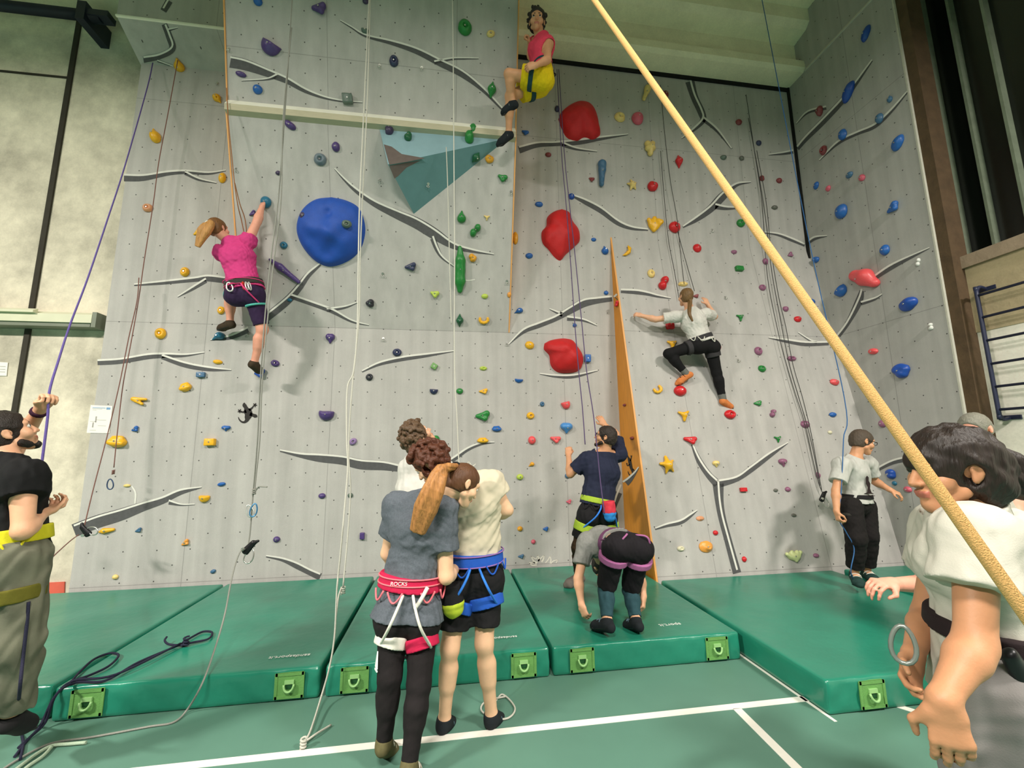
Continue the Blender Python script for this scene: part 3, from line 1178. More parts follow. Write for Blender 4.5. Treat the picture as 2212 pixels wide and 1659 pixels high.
        Lm((0, -0.5), (0.05, 0.4), 0.92, 0.85, 0.3, 0.3, 0.3)
        Lm((0.05, 0.4), (-0.1, 0.95), 0.85, 0.3, 0.3, 0.2, 0.3)
    elif typ == 'bar':
        Lm((-0.92, 0), (-0.3, 0.1), 0.3, 0.85, 0.2, 0.3)
        Lm((-0.3, 0.1), (0.92, -0.1), 0.85, 0.45, 0.3, 0.2)
    elif typ == 'club':
        Lm((0.1, 0.6), (0.15, 0.2), 0.9, 0.75, 0.3, 0.3, 0.3)
        Lm((0.1, 0.2), (-0.05, -0.85), 0.72, 0.5, 0.3, 0.3, 0.3)
    elif typ == 'cone':
        B(0.25, 0.1, 0.15, 0.7, 0.8, 0.9)
        Lm((0.2, 0.1), (-0.9, -0.75), 0.6, 0.12, 0.4, 0.1, 0.3)
    elif typ == 'disc':
        B(0, 0, 0.02, 1, 1, 0.45)
        B(0.2, -0.1, 0.25, 0.55, 0.55, 0.6)
        F.add(Ball((0.2 * hw, -0.1 * hh, 0.95 * dp), (0.2 * hw, 0.2 * hh, 0.3 * dp)), 0.1 * m, sub=True)
    elif typ == 'boomerang':
        Lm((-0.55, 0.65), (0.25, 0.1), 0.5, 0.62, 0.25, 0.45, 0.3)
        Lm((0.25, 0.1), (0.75, -0.7), 0.62, 0.34, 0.45, 0.3, 0.3)
        Lm((0.1, -0.1), (0.9, -0.78), 0.5, 0.28, 0.3, 0.2, 0.3)
    elif typ == 'rock':
        for i in range(5):
            a = 2 * math.pi * i / 5 + rng.uniform(0, 1)
            B(0.38 * math.cos(a), 0.38 * math.sin(a), 0.15, 0.6, 0.6, rng.uniform(0.6, 0.95), 0.2)


def wall_frame(px, py):
    p, n, par = on_wall(px, py)
    v = Vector((0, 0, 1)) - n * n.z
    v.normalize()
    u = v.cross(n)
    if u.dot(RIGHT) < 0 and abs(u.dot(RIGHT)) > 0.02:
        u = -u
    return p, u, v, n, par


def px_scale(p, d):
    a, b = to_px(p), to_px(p + d * 0.01)
    return math.hypot(b[0] - a[0], b[1] - a[1]) / 0.01


HOLD_N = [0]
HOLD_USED = {}


def hold(px, py, w, h, rot, typ, col, label, group=None, name='climbing_hold', depth=None, bolt=True, bump=None, off=0.0):
    HOLD_N[0] += 1
    rng = random.Random(HOLD_N[0] * 7 + 3)
    p, u, v, n, par = wall_frame(px, py)
    if off:
        d_ = sight(px, py)
        p = EYE + d_ * ((p + n * off - EYE).dot(n) / d_.dot(n))
    hw = w / px_scale(p, u) / 2
    hh = h / px_scale(p, v) / 2
    dp = depth or max(0.02, min(0.62 * math.sqrt(hw * hh) * 2 * 0.8, 0.11))
    vox = max(0.0035, min(hw, hh, dp) / 9)
    R_ = max(hw, hh) * 1.45 + 0.012
    F = Field((-R_, -R_, -0.02), (R_, R_, dp * 1.6 + 0.02), vox)
    hold_shape(F, typ, rng, hw, hh, dp)
    F.wrinkle(min(hw, hh) * (0.05 if bump is None else bump), 2.2 / min(hw, hh), HOLD_N[0])
    F.cut((0, 0, 0.001), (0, 0, -1))
    V, Q = F.mesh(1)
    ca, sa = math.cos(math.radians(rot)), math.sin(math.radians(rot))
    V = np.stack([V[:, 0] * ca - V[:, 1] * sa, V[:, 0] * sa + V[:, 1] * ca, V[:, 2]], 1)
    M = np.array([tuple(u), tuple(v), tuple(n)])
    W = V @ M
    o = bpy.data.objects.new(name, quads_mesh(W, Q))
    if np.linalg.det(M) < 0:
        o.data.flip_normals()
    COL.objects.link(o)
    o.location = p
    o.data.materials.append(hold_mat(col))
    tag(o, label, 'climbing hold', group)
    if bolt and min(w, h) >= 13:
        r = math.hypot(*(V[:, :2]).T) if False else np.hypot(V[:, 0], V[:, 1])
        near = V[r < max(0.012, 0.25 * min(hw, hh))]
        if len(near):
            z = near[:, 2].max()
            bm = bmesh.new()
            c = Vector(n) * (z - 0.004)
            add_tube(bm, [c, c + n * 0.007], 0.0085, 8)
            b = bpy.data.objects.new('bolt', bm_done(bm))
            COL.objects.link(b)
            b.parent = o
            b.data.materials.append(BOLT)
    return o


HOLDS = [
    # left-hand face
    (387, 140, 24, 36, 0, 'drop', 'yellow', 'yellow teardrop hold highest on the left face, beside a dark painted branch'),
    (470, 214, 22, 24, 40, 'leaf', 'yellow', 'yellow leaf hold on the left face level with the cream timber ledge'),
    (336, 294, 24, 34, 20, 'drop', 'yellow', 'yellow tapered hold with a strand of thin rope at its right edge'),
    (481, 385, 16, 22, 0, 'oval', 'yellow', 'small yellow hold at the right tip of the thin painted branch on the left face'),
    (320, 450, 22, 18, 0, 'ring', 'peach', 'peach ring hold behind the thin red rope on the left face'),
    (426, 504, 16, 12, 30, 'wedge', 'yellow', 'yellow sliver of a hold behind the blond ponytail of the climber in pink'),
    (400, 588, 20, 20, 0, 'ring', 'yellow', 'yellow knob above the painted branch left of the climber in pink'),
    (478, 671, 17, 17, 0, 'ring', 'yellow', 'small yellow knob beside the bare left calf of the climber in pink'),
    (348, 721, 25, 25, 0, 'ring', 'yellow', 'round yellow hold with a dimple, lower left of the climber in pink'),
    (471, 782, 21, 10, -8, 'oval', 'yellow', 'flat yellow oval hold left of the lower foot of the climber in pink'),
    (436, 810, 21, 13, 0, 'cube', 'slate blue', 'slate blue brick-shaped hold under the flat yellow oval hold'),
    (402, 836, 26, 20, 15, 'jug', 'yellow', 'yellow jug below left of the slate blue brick-shaped hold'),
    (303, 866, 36, 20, 0, 'vee', 'yellow', 'yellow two-pronged hold up and right of the paper notice'),
    (256, 953, 41, 28, -8, 'jug', 'yellow', 'big yellow jug behind the thin red rope, low on the left face'),
    (293, 927, 15, 14, 20, 'wedge', 'blue', 'small blue hold just up and right of the big yellow jug'),
    (489, 926, 20, 13, 0, 'heart', 'blue', 'blue teardrop hold below left of the black gecko on the wall'),
    (456, 955, 26, 18, 0, 'cube', 'yellow', 'yellow block hold below the blue teardrop hold near the gecko'),
    (479, 1046, 18, 9, 8, 'oval', 'blue', 'flat blue hold left of the grey rope, at its knot'),
    (442, 1076, 24, 20, 0, 'half', 'yellow', 'yellow half-round hold at the right tip of the lowest left branch'),
    (275, 1049, 16, 7, 0, 'oval', 'pale yellow', 'small pale yellow hold beside the thin white painted twig'),
    (231, 1146, 33, 14, 10, 'bar', 'yellow', 'yellow wedge-shaped hold under the thick end of the lowest left branch'),
    (300, 1145, 16, 11, 20, 'wedge', 'slate blue', 'small blue hold right of the low yellow wedge under the branch'),
    (401, 1172, 19, 14, 30, 'wedge', 'orange', 'pale orange hold near the foot of the left face'),
    (250, 1246, 14, 11, 0, 'round', 'pale yellow', 'pale yellow hold just above the leftmost full mat'),
    (461, 1234, 13, 9, 15, 'oval', 'slate blue', 'small blue hold near the bottom edge left of the hanging grey rope'),
    (473, 727, 28, 20, 0, 'cone', 'teal', 'teal cone hold under the raised left shoe of the climber in pink'),
    # overhanging block
    (558, 4, 20, 20, 0, 'round', 'blue', 'blue round hold at the very top left of the overhang'),
    (690, 20, 33, 28, 0, 'wedge', 'purple', 'purple triangular hold at the top of the overhang'),
    (585, 104, 43, 38, -25, 'half', 'purple', 'largest purple hold on the overhang, above the left painted branch'),
    (521, 161, 24, 12, -12, 'oval', 'purple', 'flat purple oval below the left painted branch on the overhang'),
    (557, 194, 22, 21, 0, 'round', 'blue', 'blue round hold with shiny bolt just above the cream timber ledge'),
    (790, 2, 14, 16, 0, 'drop', 'dark purple', 'dark purple hold cut by the top edge of the picture'),
    (789, 67, 18, 14, 0, 'half', 'grey green', 'dark grey green hold tucked behind the pale rope near the top'),
    (851, 133, 20, 25, 0, 'ring', 'navy', 'navy oval hold under the long painted branch on the upper overhang'),
    (752, 216, 26, 24, 5, 'cube', 'grey green', 'grey green cube hold just above the cream timber ledge'),
    (1004, 61, 30, 35, 0, 'ring', 'green', 'large round green hold on the upper right of the overhang'),
    (1060, 74, 18, 15, 20, 'ring', 'pale yellow', 'pale yellow hold right of the large round green hold'),
    (1062, 195, 23, 40, -8, 'leaf', 'green', 'green leaf-shaped hold left of the bent knee of the top climber'),
    (627, 271, 28, 16, -32, 'oval', 'purple', 'slanted purple oval just under the cream timber ledge'),
    (726, 318, 18, 22, 0, 'round', 'purple', 'purple egg-shaped hold left of the teal triangular volume'),
    (692, 345, 28, 28, 0, 'ring', 'blue grey', 'blue grey round hold with a dark bolt hole'),
    (602, 374, 14, 10, 0, 'oval', 'dark purple', 'tiny dark purple hold behind the grey double rope'),
    (841, 283, 20, 19, 0, 'rock', 'dark purple', 'dark purple hold on the pale face of the triangular volume'),
    (882, 297, 18, 18, 0, 'rock', 'dark green', 'dark green hold on the pale face of the triangular volume'),
    (1018, 294, 29, 35, 0, 'lobes', 'green', 'green two-lobed hold at the top right of the triangular volume'),
    (1027, 340, 20, 28, -20, 'leaf', 'dark green', 'dark green hold on the shaded face of the triangular volume'),
    (1057, 344, 20, 19, 0, 'rock', 'gold', 'gold lumpy hold below the tip of the triangular volume'),
    (1085, 384, 19, 20, -30, 'wedge', 'green', 'green wedge near the right edge of the overhang'),
    (997, 469, 20, 28, 0, 'drop', 'green', 'green hold beside the double white rope, upper of two below the volume'),
    (1027, 498, 22, 32, -15, 'lobes', 'green', 'green knobbly hold, lower of two below the teal volume'),
    (1052, 470, 13, 12, 0, 'tri', 'pale yellow', 'tiny pale yellow hold right of the green pair below the volume'),
    (575, 437, 24, 26, 0, 'round', 'teal', 'teal round hold gripped by the raised hand of the climber in pink'),
    (546, 461, 18, 12, 30, 'wedge', 'purple', 'purple hold half behind the raised forearm of the climber in pink'),
    (613, 530, 17, 16, 0, 'ring', 'teal', 'small dark teal knob left of the big blue dome'),
    (616, 585, 82, 18, -38, 'bar', 'purple', 'long slanted purple bar right of the climber in pink'),
    (626, 648, 11, 8, 0, 'oval', 'teal', 'tiny teal hold in the fork of the branch under the blue dome'),
    (887, 576, 26, 20, 5, 'wedge', 'navy', 'navy wedge right of the big blue dome'),
    (800, 655, 20, 18, 0, 'rock', 'black', 'black knob below right of the big blue dome'),
    (939, 634, 18, 18, -20, 'wedge', 'lime', 'lime wedge left of the long green cucumber-shaped hold'),
    (1047, 640, 15, 11, 0, 'oval', 'lime', 'lime oval right of the long green cucumber-shaped hold'),
    (994, 583, 25, 99, 0, 'cucumber', 'green', 'long green cucumber-shaped hold beside the white rope'),
    (993, 692, 20, 30, 0, 'leaf', 'dark green', 'dark green hold on the white rope at the lower edge of the overhang'),
    (1045, 690, 25, 20, 0, 'crescent', 'yellow', 'yellow horseshoe hold at the lower right of the overhang'),
    (1021, 557, 18, 19, 0, 'rock', 'gold', 'gold knob just right of the top of the cucumber-shaped hold'),
    (1100, 637, 9, 12, 0, 'oval', 'orange', 'small orange hold on the right plywood edge of the overhang'),
    # flat face under the overhang
    (714, 732, 20, 22, 0, 'heart', 'purple', 'purple heart-shaped hold just below the lower edge of the overhang'),
    (595, 785, 20, 14, -20, 'ring', 'purple', 'purple oval right of the lower foot of the climber in pink'),
    (858, 762, 20, 17, 0, 'ring', 'navy', 'navy ring hold above a painted branch under the overhang'),
    (798, 815, 16, 15, 0, 'ring', 'black', 'black round hold at the left end of the painted branch under the overhang'),
    (937, 845, 18, 15, 0, 'half', 'navy', 'navy crescent hold above the two curly heads'),
    (938, 792, 15, 14, -30, 'cube', 'pale green', 'pale green hold below the right half of the branch under the overhang'),
    (1044, 796, 16, 9, 0, 'ring', 'lime', 'flat lime hold right of the white rope, below the yellow horseshoe'),
    (993, 845, 15, 13, 0, 'round', 'green', 'small green round hold touching the single white rope'),
    (1044, 845, 20, 13, 0, 'wedge', 'yellow', 'yellow wedge below the flat lime hold'),
    (706, 896, 34, 28, 0, 'half', 'purple', 'purple half-moon hold with a bolt hole, left of the pale double rope'),
    (763, 954, 18, 14, 40, 'ring', 'lilac', 'lilac ring hold right of the pale double rope'),
    (1042, 898, 30, 25, 0, 'wedge', 'green', 'large green wedge up and right of the man with curly hair looking up'),
    (1073, 926, 21, 13, 0, 'jug', 'blue', 'blue hold right below the large green wedge'),
    (1043, 951, 25, 13, 0, 'jug', 'yellow', 'yellow hold above the right end of the long low branch'),
    (941, 950, 18, 19, 0, 'round', 'green', 'green hold touching the face of the curly-haired person looking up'),
    (696, 1071, 16, 12, 0, 'oval', 'purple', 'purple oval under the long low branch left of the pale rope'),
    (757, 1070, 12, 11, 0, 'oval', 'grey green', 'grey green hold between the strands of the pale double rope'),
    (598, 1165, 15, 13, 0, 'round', 'purple', 'purple knob right of the lower belay device on the grey rope'),
    (783, 1157, 12, 17, 0, 'cube', 'purple', 'purple upright hold left of the woman in the dark grey shirt'),
    (1072, 1034, 18, 11, -20, 'wedge', 'blue', 'blue hold at the shoulder of the man in the cream shirt'),
    (1123, 1030, 15, 13, 0, 'round', 'lime', 'lime knob between the cream-shirted man and the man in navy'),
    (1071, 1205, 10, 10, 0, 'round', 'gold', 'tiny gold hold beside the blue harness of the cream-shirted man'),
    (562, 806, 22, 24, 0, 'wedge', 'deep blue', 'deep blue hold under the lower shoe of the climber in pink'),
    # right of the overhang
    (1134, 287, 15, 12, -30, 'wedge', 'blue', 'dim blue hold beside the edge of the overhang under the top climber'),
    (1298, 375, 20, 60, -2, 'club', 'slate blue', 'tall slate blue club-shaped hold below the highest red dome'),
    (1203, 236, 11, 13, 0, 'round', 'navy', 'small dark blue hold beside the purple ropes left of the highest red dome'),
    (1184, 335, 13, 10, 0, 'oval', 'dim red', 'dim red hold under the long branch beside the overhang'),
    (1277, 388, 11, 12, -30, 'wedge', 'dim red', 'small dim red hold left of the slate blue club'),
    (1164, 442, 17, 11, 0, 'oval', 'blue', 'blue oval in the shade beside the overhang edge, above the middle red dome'),
    (1234, 425, 14, 13, 0, 'round', 'deep blue', 'deep blue knob at the upper end of a branch beside the purple ropes'),
    (1113, 515, 12, 27, 0, 'oval', 'gold', 'gold hold peeping out from behind the overhang edge'),
    (1143, 553, 16, 12, 0, 'oval', 'blue', 'blue oval left below the middle red dome'),
    (1282, 518, 11, 8, 0, 'oval', 'blue', 'tiny blue oval right of the middle red dome'),
    (1306, 541, 15, 20, 10, 'drop', 'blue', 'blue teardrop hold left of the top of the orange plywood side'),
    (1120, 672, 20, 13, 0, 'cone', 'blue', 'blue pointed hold right of the lower corner of the overhang'),
    (1309, 633, 10, 9, 0, 'round', 'blue', 'tiny blue hold above the branch that meets the orange plywood'),
    (1241, 702, 9, 11, 0, 'drop', 'blue', 'tiny blue hold on the purple rope under the forked branch'),
    (1144, 746, 20, 17, -10, 'oval', 'yellow', 'yellow oval left of the lowest red dome'),
    (1268, 775, 15, 19, 0, 'cube', 'blue', 'blue block at the right edge of the lowest red dome'),
    (1121, 822, 18, 11, 0, 'half', 'blue', 'blue hold left below the lowest red dome'),
    (1171, 873, 10, 11, 0, 'ring', 'slate blue', 'small blue ring left of the coral hold'),
    (1222, 874, 20, 22, 20, 'half', 'coral', 'coral hold highest above the man in navy'),
    (1146, 898, 17, 15, 0, 'ring', 'yellow', 'yellow knob left of the light blue heart-shaped hold'),
    (1223, 925, 27, 24, 0, 'heart', 'sky blue', 'light blue heart-shaped hold above the left fist of the man in navy'),
    (1149, 951, 16, 18, 0, 'round', 'coral', 'coral round hold, left of two in a row beside the man in navy'),
    (1199, 948, 22, 18, -20, 'wedge', 'coral', 'coral wedge, right of two in a row beside the man in navy'),
    (1148, 1003, 13, 11, 0, 'cone', 'gold', 'small gold hold below the coral round hold'),
    (1226, 1028, 12, 11, 0, 'round', 'slate blue', 'slate blue hold behind the left elbow of the man in navy'),
    (1228, 1083, 10, 11, 0, 'wedge', 'pink', 'small pink hold left of the belt of the man in navy'),
    (1123, 1142, 12, 11, 0, 'round', 'gold', 'gold knob low on the wall, between the cream-shirted man and the man in navy'),
    (1178, 1142, 11, 11, 0, 'wedge', 'blue', 'blue knob low on the wall, left of the thigh of the man in navy'),
    (1152, 1170, 10, 10, 0, 'round', 'pink', 'pink knob above the white painted spikes'),
    (1125, 1201, 13, 10, 0, 'wedge', 'slate blue', 'blue hold left of the white painted spikes'),
    (1334, 657, 11, 13, 0, 'wedge', 'red', 'red hold on the orange plywood side near its top'),
    (1350, 875, 6, 6, 0, 'round', 'dim red', 'tiny dark red knob on the orange plywood above the gecko'),
    (1366, 947, 8, 9, 0, 'cone', 'dim red', 'brown red knob on the orange plywood just above the gecko'),
    # upper right face
    (1394, 203, 15, 35, -18, 'club', 'pale yellow', 'pale yellow elongated hold left of the orange rope, highest of its colour'),
    (1436, 206, 15, 16, 0, 'round', 'dim red', 'dim red round hold half behind the orange rope'),
    (1338, 255, 23, 20, 0, 'ring', 'pale yellow', 'pale yellow round hold, left of a pair beside the highest red dome'),
    (1376, 258, 25, 26, 0, 'round', 'pink', 'pinkish red round hold, right of a pair beside the highest red dome'),
    (1403, 323, 33, 34, 0, 'flower', 'pale yellow', 'pale yellow flower-shaped hold on the upper right face'),
    (1465, 350, 18, 30, 0, 'leaf', 'red', 'red leaf-shaped hold right of the flower-shaped hold'),
    (1365, 401, 22, 24, 0, 'star', 'pale yellow', 'pale yellow knobbly hold, left of a pair with a red one'),
    (1408, 404, 22, 22, 0, 'rock', 'red', 'red round hold right of the pale yellow knobbly hold'),
    (1410, 487, 32, 32, -15, 'shell', 'yellow', 'yellow shell-shaped hold at the end of a painted branch'),
    (1456, 492, 24, 24, 0, 'ring', 'red', 'red round hold right of the yellow shell-shaped hold'),
    (1353, 545, 21, 24, 0, 'banana', 'yellow', 'yellow banana-shaped hold right of the tip of the orange plywood'),
    (1505, 537, 17, 17, 0, 'round', 'red', 'red knob alone up and right of the white-shirted climber'),
    (1406, 592, 16, 18, 0, 'ring', 'pale yellow', 'pale yellow knob above the red two-lobed hold'),
    (1432, 613, 24, 28, 0, 'lobes', 'red', 'red two-lobed hold left of the head of the white-shirted climber'),
    (1599, 483, 17, 17, 0, 'ring', 'green', 'green ring hold left of the orange rope, highest of the greens there'),
    (1585, 545, 12, 8, 0, 'oval', 'mauve', 'dull mauve hold above the green brick-shaped hold'),
    (1652, 566, 11, 14, 0, 'rock', 'mauve', 'mauve hold touching the dark ropes left of the orange rope'),
    (1595, 582, 18, 11, 0, 'cube', 'green', 'green brick-shaped hold on the right face'),
    (1705, 551, 10, 13, 20, 'wedge', 'mauve', 'dull mauve hold right of the orange rope near the corner'),
    (1646, 622, 14, 13, 0, 'ring', 'mauve', 'mauve hold left of the dark ropes, up from the green wedge'),
    (1598, 686, 16, 16, 0, 'tri', 'green', 'green three-cornered hold right of the white-shirted climber'),
    (1696, 668, 12, 12, 0, 'round', 'mauve', 'pale mauve knob between the dark ropes and the orange rope'),
    (1722, 690, 15, 13, 0, 'oval', 'red', 'red oval left of the orange rope'),
    (1637, 759, 16, 18, 0, 'ring', 'mauve', 'mauve round hold under the level of the forked corner branch'),
    (1709, 775, 19, 11, 0, 'ring', 'mauve', 'flat mauve hold crossed by the dark ropes'),
    (1645, 797, 16, 15, -20, 'ring', 'green', 'green ring hold below the mauve round hold'),
    (1752, 652, 14, 12, -20, 'oval', 'blue', 'blue hold touching the orange rope at its right'),
    (1474, 614, 21, 10, 5, 'jug', 'pale yellow', 'pale yellow hold just above the head of the white-shirted climber'),
    (1502, 640, 12, 9, 0, 'wedge', 'dim red', 'small dark red hold beside the right hand of the white-shirted climber'),
    (1445, 704, 18, 20, 0, 'cube', 'red', 'red block in the shadow under the left arm of the white-shirted climber'),
    (1451, 744, 22, 20, 0, 'tri', 'yellow', 'yellow three-armed hold above the bent knee of the white-shirted climber'),
    (1549, 750, 14, 17, 0, 'round', 'red', 'red knob at the right hip of the white-shirted climber'),
    (1419, 841, 21, 20, 30, 'crescent', 'yellow', 'yellow crescent left of the red hold under the climbing foot'),
    (1468, 845, 26, 22, 0, 'round', 'red', 'red round hold under the left shoe of the white-shirted climber'),
    (1476, 897, 24, 26, 0, 'tri', 'yellow', 'yellow three-armed hold below the feet of the white-shirted climber'),
    (1576, 896, 24, 20, 0, 'ring', 'red', 'red hold under the right shoe of the white-shirted climber'),
    (1635, 871, 16, 13, 0, 'wedge', 'green', 'green wedge up and right of the right shoe of the white-shirted climber'),
    (1668, 893, 15, 17, 0, 'lobes', 'mauve', 'mauve two-lobed hold right of the green wedge'),
    (1738, 917, 18, 17, 0, 'oval', 'mauve', 'mauve oval on the dark ropes, lower of two'),
    (1489, 950, 28, 20, -15, 'wedge', 'red', 'red wedge at the tip of the Y-shaped painted branch'),
    (1441, 1005, 31, 38, 0, 'star', 'yellow', 'yellow starfish hold right of the orange plywood'),
    (1546, 1003, 15, 15, 0, 'heart', 'pale yellow', 'pale yellow heart-shaped hold in the fork of the Y-shaped branch'),
    (1679, 948, 15, 15, 0, 'tri', 'green', 'green hold at the right tip of the Y-shaped branch'),
    (1690, 1000, 18, 18, 0, 'heart', 'mauve', 'mauve hold below the right tip of the Y-shaped branch'),
    (1798, 896, 15, 11, 0, 'oval', 'blue', 'blue oval left of the blue rope above the man with glasses'),
    (1792, 934, 9, 8, 0, 'round', 'cream', 'tiny cream knob left of the blue rope'),
    (1604, 1058, 16, 10, 0, 'cube', 'red', 'red block right of the trunk of the Y-shaped branch'),
    (1675, 1059, 10, 8, 0, 'oval', 'grey', 'small grey hold, left of a pair with a mauve one'),
    (1701, 1057, 12, 11, 0, 'round', 'mauve', 'mauve knob right of the small grey hold'),
    (1766, 1027, 9, 15, 0, 'oval', 'mauve', 'narrow mauve hold just above the right belay device'),
    (1512, 1120, 18, 11, 0, 'disc', 'peach', 'peach hold at the tip of the short painted branch by the plywood'),
    (1545, 1151, 11, 11, 0, 'round', 'red', 'red knob left of the trunk of the Y-shaped branch'),
    (1470, 1185, 16, 12, 0, 'ring', 'cream', 'cream oval left of the orange disc'),
    (1524, 1181, 30, 27, 0, 'disc', 'orange', 'orange disc-shaped hold near the foot of the slab'),
    (1607, 1208, 10, 13, 0, 'oval', 'red', 'red hold at the foot of the slab right of the tree trunk'),
    (1711, 1201, 36, 28, 0, 'shell', 'pale lime', 'large pale lime hold at the foot of the slab'),
    (1714, 1113, 11, 8, 0, 'oval', 'grey', 'grey hold above the large pale lime hold'),
    (1762, 1200, 12, 10, 0, 'round', 'mauve', 'mauve hold left of the legs of the man with glasses'),
    (1801, 826, 18, 14, -10, 'oval', 'coral', 'coral oval near the lower corner of the slab'),
    (1595, 265, 13, 12, 0, 'round', 'dim red', 'dim reddish hold high on the right face near the corner'),
    (1638, 310, 11, 11, 0, 'round', 'navy', 'dim dark blue hold high on the right face near the corner'),
    (1562, 341, 13, 10, 0, 'oval', 'grey green', 'dim grey green hold, left of a pair high on the right face'),
    (1601, 343, 11, 10, 0, 'rock', 'grey', 'dim grey hold, right of a pair high on the right face'),
    (1645, 386, 11, 12, 0, 'rock', 'dim red', 'dim red hold beside the dark ropes high on the right face'),
    (1682, 391, 12, 11, 0, 'round', 'dim red', 'dim red hold near the black corner gap'),
    (1672, 449, 13, 9, 0, 'rock', 'grey', 'dim grey lumpy hold left of the black corner gap'),
    # right-hand wall
    (1872, 73, 22, 28, -30, 'oval', 'deep blue', 'deep blue hold highest on the right-hand wall'),
    (1835, 199, 26, 38, -35, 'oval', 'deep blue', 'large deep blue oval under the upper branch on the right-hand wall'),
    (1923, 213, 14, 16, 0, 'drop', 'slate blue', 'dim slate blue hold near the end of the second branch on the right-hand wall'),
    (1772, 240, 18, 22, 0, 'rock', 'dim red', 'dim red hold between two branches on the right-hand wall'),
    (1901, 256, 20, 20, 0, 'round', 'slate blue', 'slate blue round hold on the second branch of the right-hand wall'),
    (1822, 291, 20, 22, 0, 'round', 'blue', 'blue round hold above the second branch of the right-hand wall'),
    (1780, 325, 18, 19, 0, 'ring', 'dim red', 'red ring hold near the lower end of the second branch'),
    (1941, 309, 28, 30, -35, 'oval', 'blue', 'blue oval near the outer edge of the right-hand wall'),
    (1836, 378, 18, 13, 0, 'oval', 'slate blue', 'dim slate blue hold, left of a pair with a pink one'),
    (1863, 384, 15, 15, 30, 'oval', 'pink', 'pink hold, right of a pair with a dim blue one'),
    (1764, 401, 13, 15, -20, 'oval', 'blue', 'small blue hold near the corner, left of a pink one'),
    (1790, 407, 13, 12, 20, 'oval', 'pink', 'small pink hold near the corner, right of a blue one'),
    (1820, 457, 28, 30, 0, 'round', 'blue', 'large blue round hold halfway up the right-hand wall'),
    (1931, 449, 30, 22, 15, 'wedge', 'blue', 'blue wedge near the outer edge halfway up the right-hand wall'),
    (1913, 540, 22, 22, 0, 'round', 'blue', 'blue round hold above the branch that passes the coral hold'),
    (1764, 561, 14, 14, 0, 'rock', 'blue', 'small blue hold just right of the foot of the black corner gap'),
    (1868, 604, 58, 46, 0, 'boomerang', 'coral', 'big coral bent hold on the right-hand wall'),
    (1819, 628, 28, 27, 40, 'half', 'blue', 'blue half-round hold left below the big coral hold'),
    (1964, 657, 42, 28, 15, 'oval', 'deep blue', 'large deep blue hold at the outer edge right of the coral hold'),
    (1887, 759, 22, 13, -10, 'oval', 'coral', 'coral oval low on the right-hand wall'),
    (1950, 801, 38, 32, 0, 'rock', 'deep blue', 'large deep blue lumpy hold low on the right-hand wall'),
    (1816, 747, 14, 12, 0, 'rock', 'blue', 'small blue hold right of the orange rope at the corner branch'),
    (1908, 915, 16, 17, 0, 'round', 'mauve', 'mauve hold touching the orange rope above the man with glasses'),
    (1956, 942, 9, 12, 0, 'round', 'cream', 'cream knob right of the orange rope near the dark-haired woman'),
    (1926, 1024, 24, 22, 0, 'rock', 'deep blue', 'deep blue hold between the man with glasses and the dark-haired woman'),
    (1933, 1044, 11, 10, 0, 'round', 'teal', 'small teal hold just under the deep blue hold'),
    (1962, 1057, 18, 13, -10, 'oval', 'pink', 'bright pink oval in front of the chin of the dark-haired woman'),
    (1985, 566, 12, 16, 0, 'lobes', 'white', 'white hold under the branch at the outer edge of the right-hand wall'),
    (2012, 705, 16, 14, 30, 'lobes', 'white', 'white hold at the outer edge of the right-hand wall, lower of two'),
]
for H in HOLDS:
    hold(*H)


def dome(px, py, typ, w, h, col, label, depth, parts=()):
    return hold(px, py, w, h, 0, typ, col, label, name='wall_volume', depth=depth, bolt=False)


def big_dome(label, col, outline, depth, seed, cx, cy, facets, rough=0.55):
    """large sculpted volume: outline of photo points on the wall, bulging outwards"""
    p, u, v, n, par = wall_frame(cx, cy)
    pts = [on_wall(*q)[0] for q in smooth_path(list(outline) + [outline[0]], 6)[:-1]]
    loc = [((q - p).dot(u), (q - p).dot(v)) for q in pts]
    rng = np.random.RandomState(seed)
    N = len(loc)
    rings = 12
    V, Fc = [], []
    ph = rng.uniform(0, 6.28, 4)
    for i in range(rings + 1):
        s = 1 - i / rings
        for j, (a, b) in enumerate(loc):
            ang = 2 * math.pi * j / N
            hgt = math.sqrt(max(0, 1 - s ** 2.2)) * depth
            x, y = a * s, b * s
            g = 0
            for (fx, fy, fa, fw) in facets:
                d2 = ((x - fx) ** 2 + (y - fy) ** 2) / (fw * fw)
                g += fa * math.exp(-d2)
            hgt += g * (1 - s ** 4) + 0.006 * math.sin(9 * x / 0.3 + ph[0]) * math.sin(8 * y / 0.3 + ph[1]) * (1 - s ** 6)
            V.append(p + u * x + v * y + n * max(0, hgt))
    for i in range(rings):
        for j in range(N):
            a, b = i * N + j, i * N + (j + 1) % N
            if i == rings - 1:
                Fc.append((a, b, (i + 1) * N))
            else:
                Fc.append((a, b, b + N, a + N))
    me = mesh_from(V, Fc)
    bm = bmesh.new()
    bm.from_mesh(me)
    bmesh.ops.recalc_face_normals(bm, faces=bm.faces[:])
    bm.to_mesh(me)
    bm.free()
    o = link('wall_volume', me, None, mat('dome_' + col.replace(' ', '_'), DOME[col], rough=rough, var=0.16, scale=14, bump=0.35, bscale=120), smooth=True)
    tag(o, label, 'climbing volume')
    return o, p, u, v, n


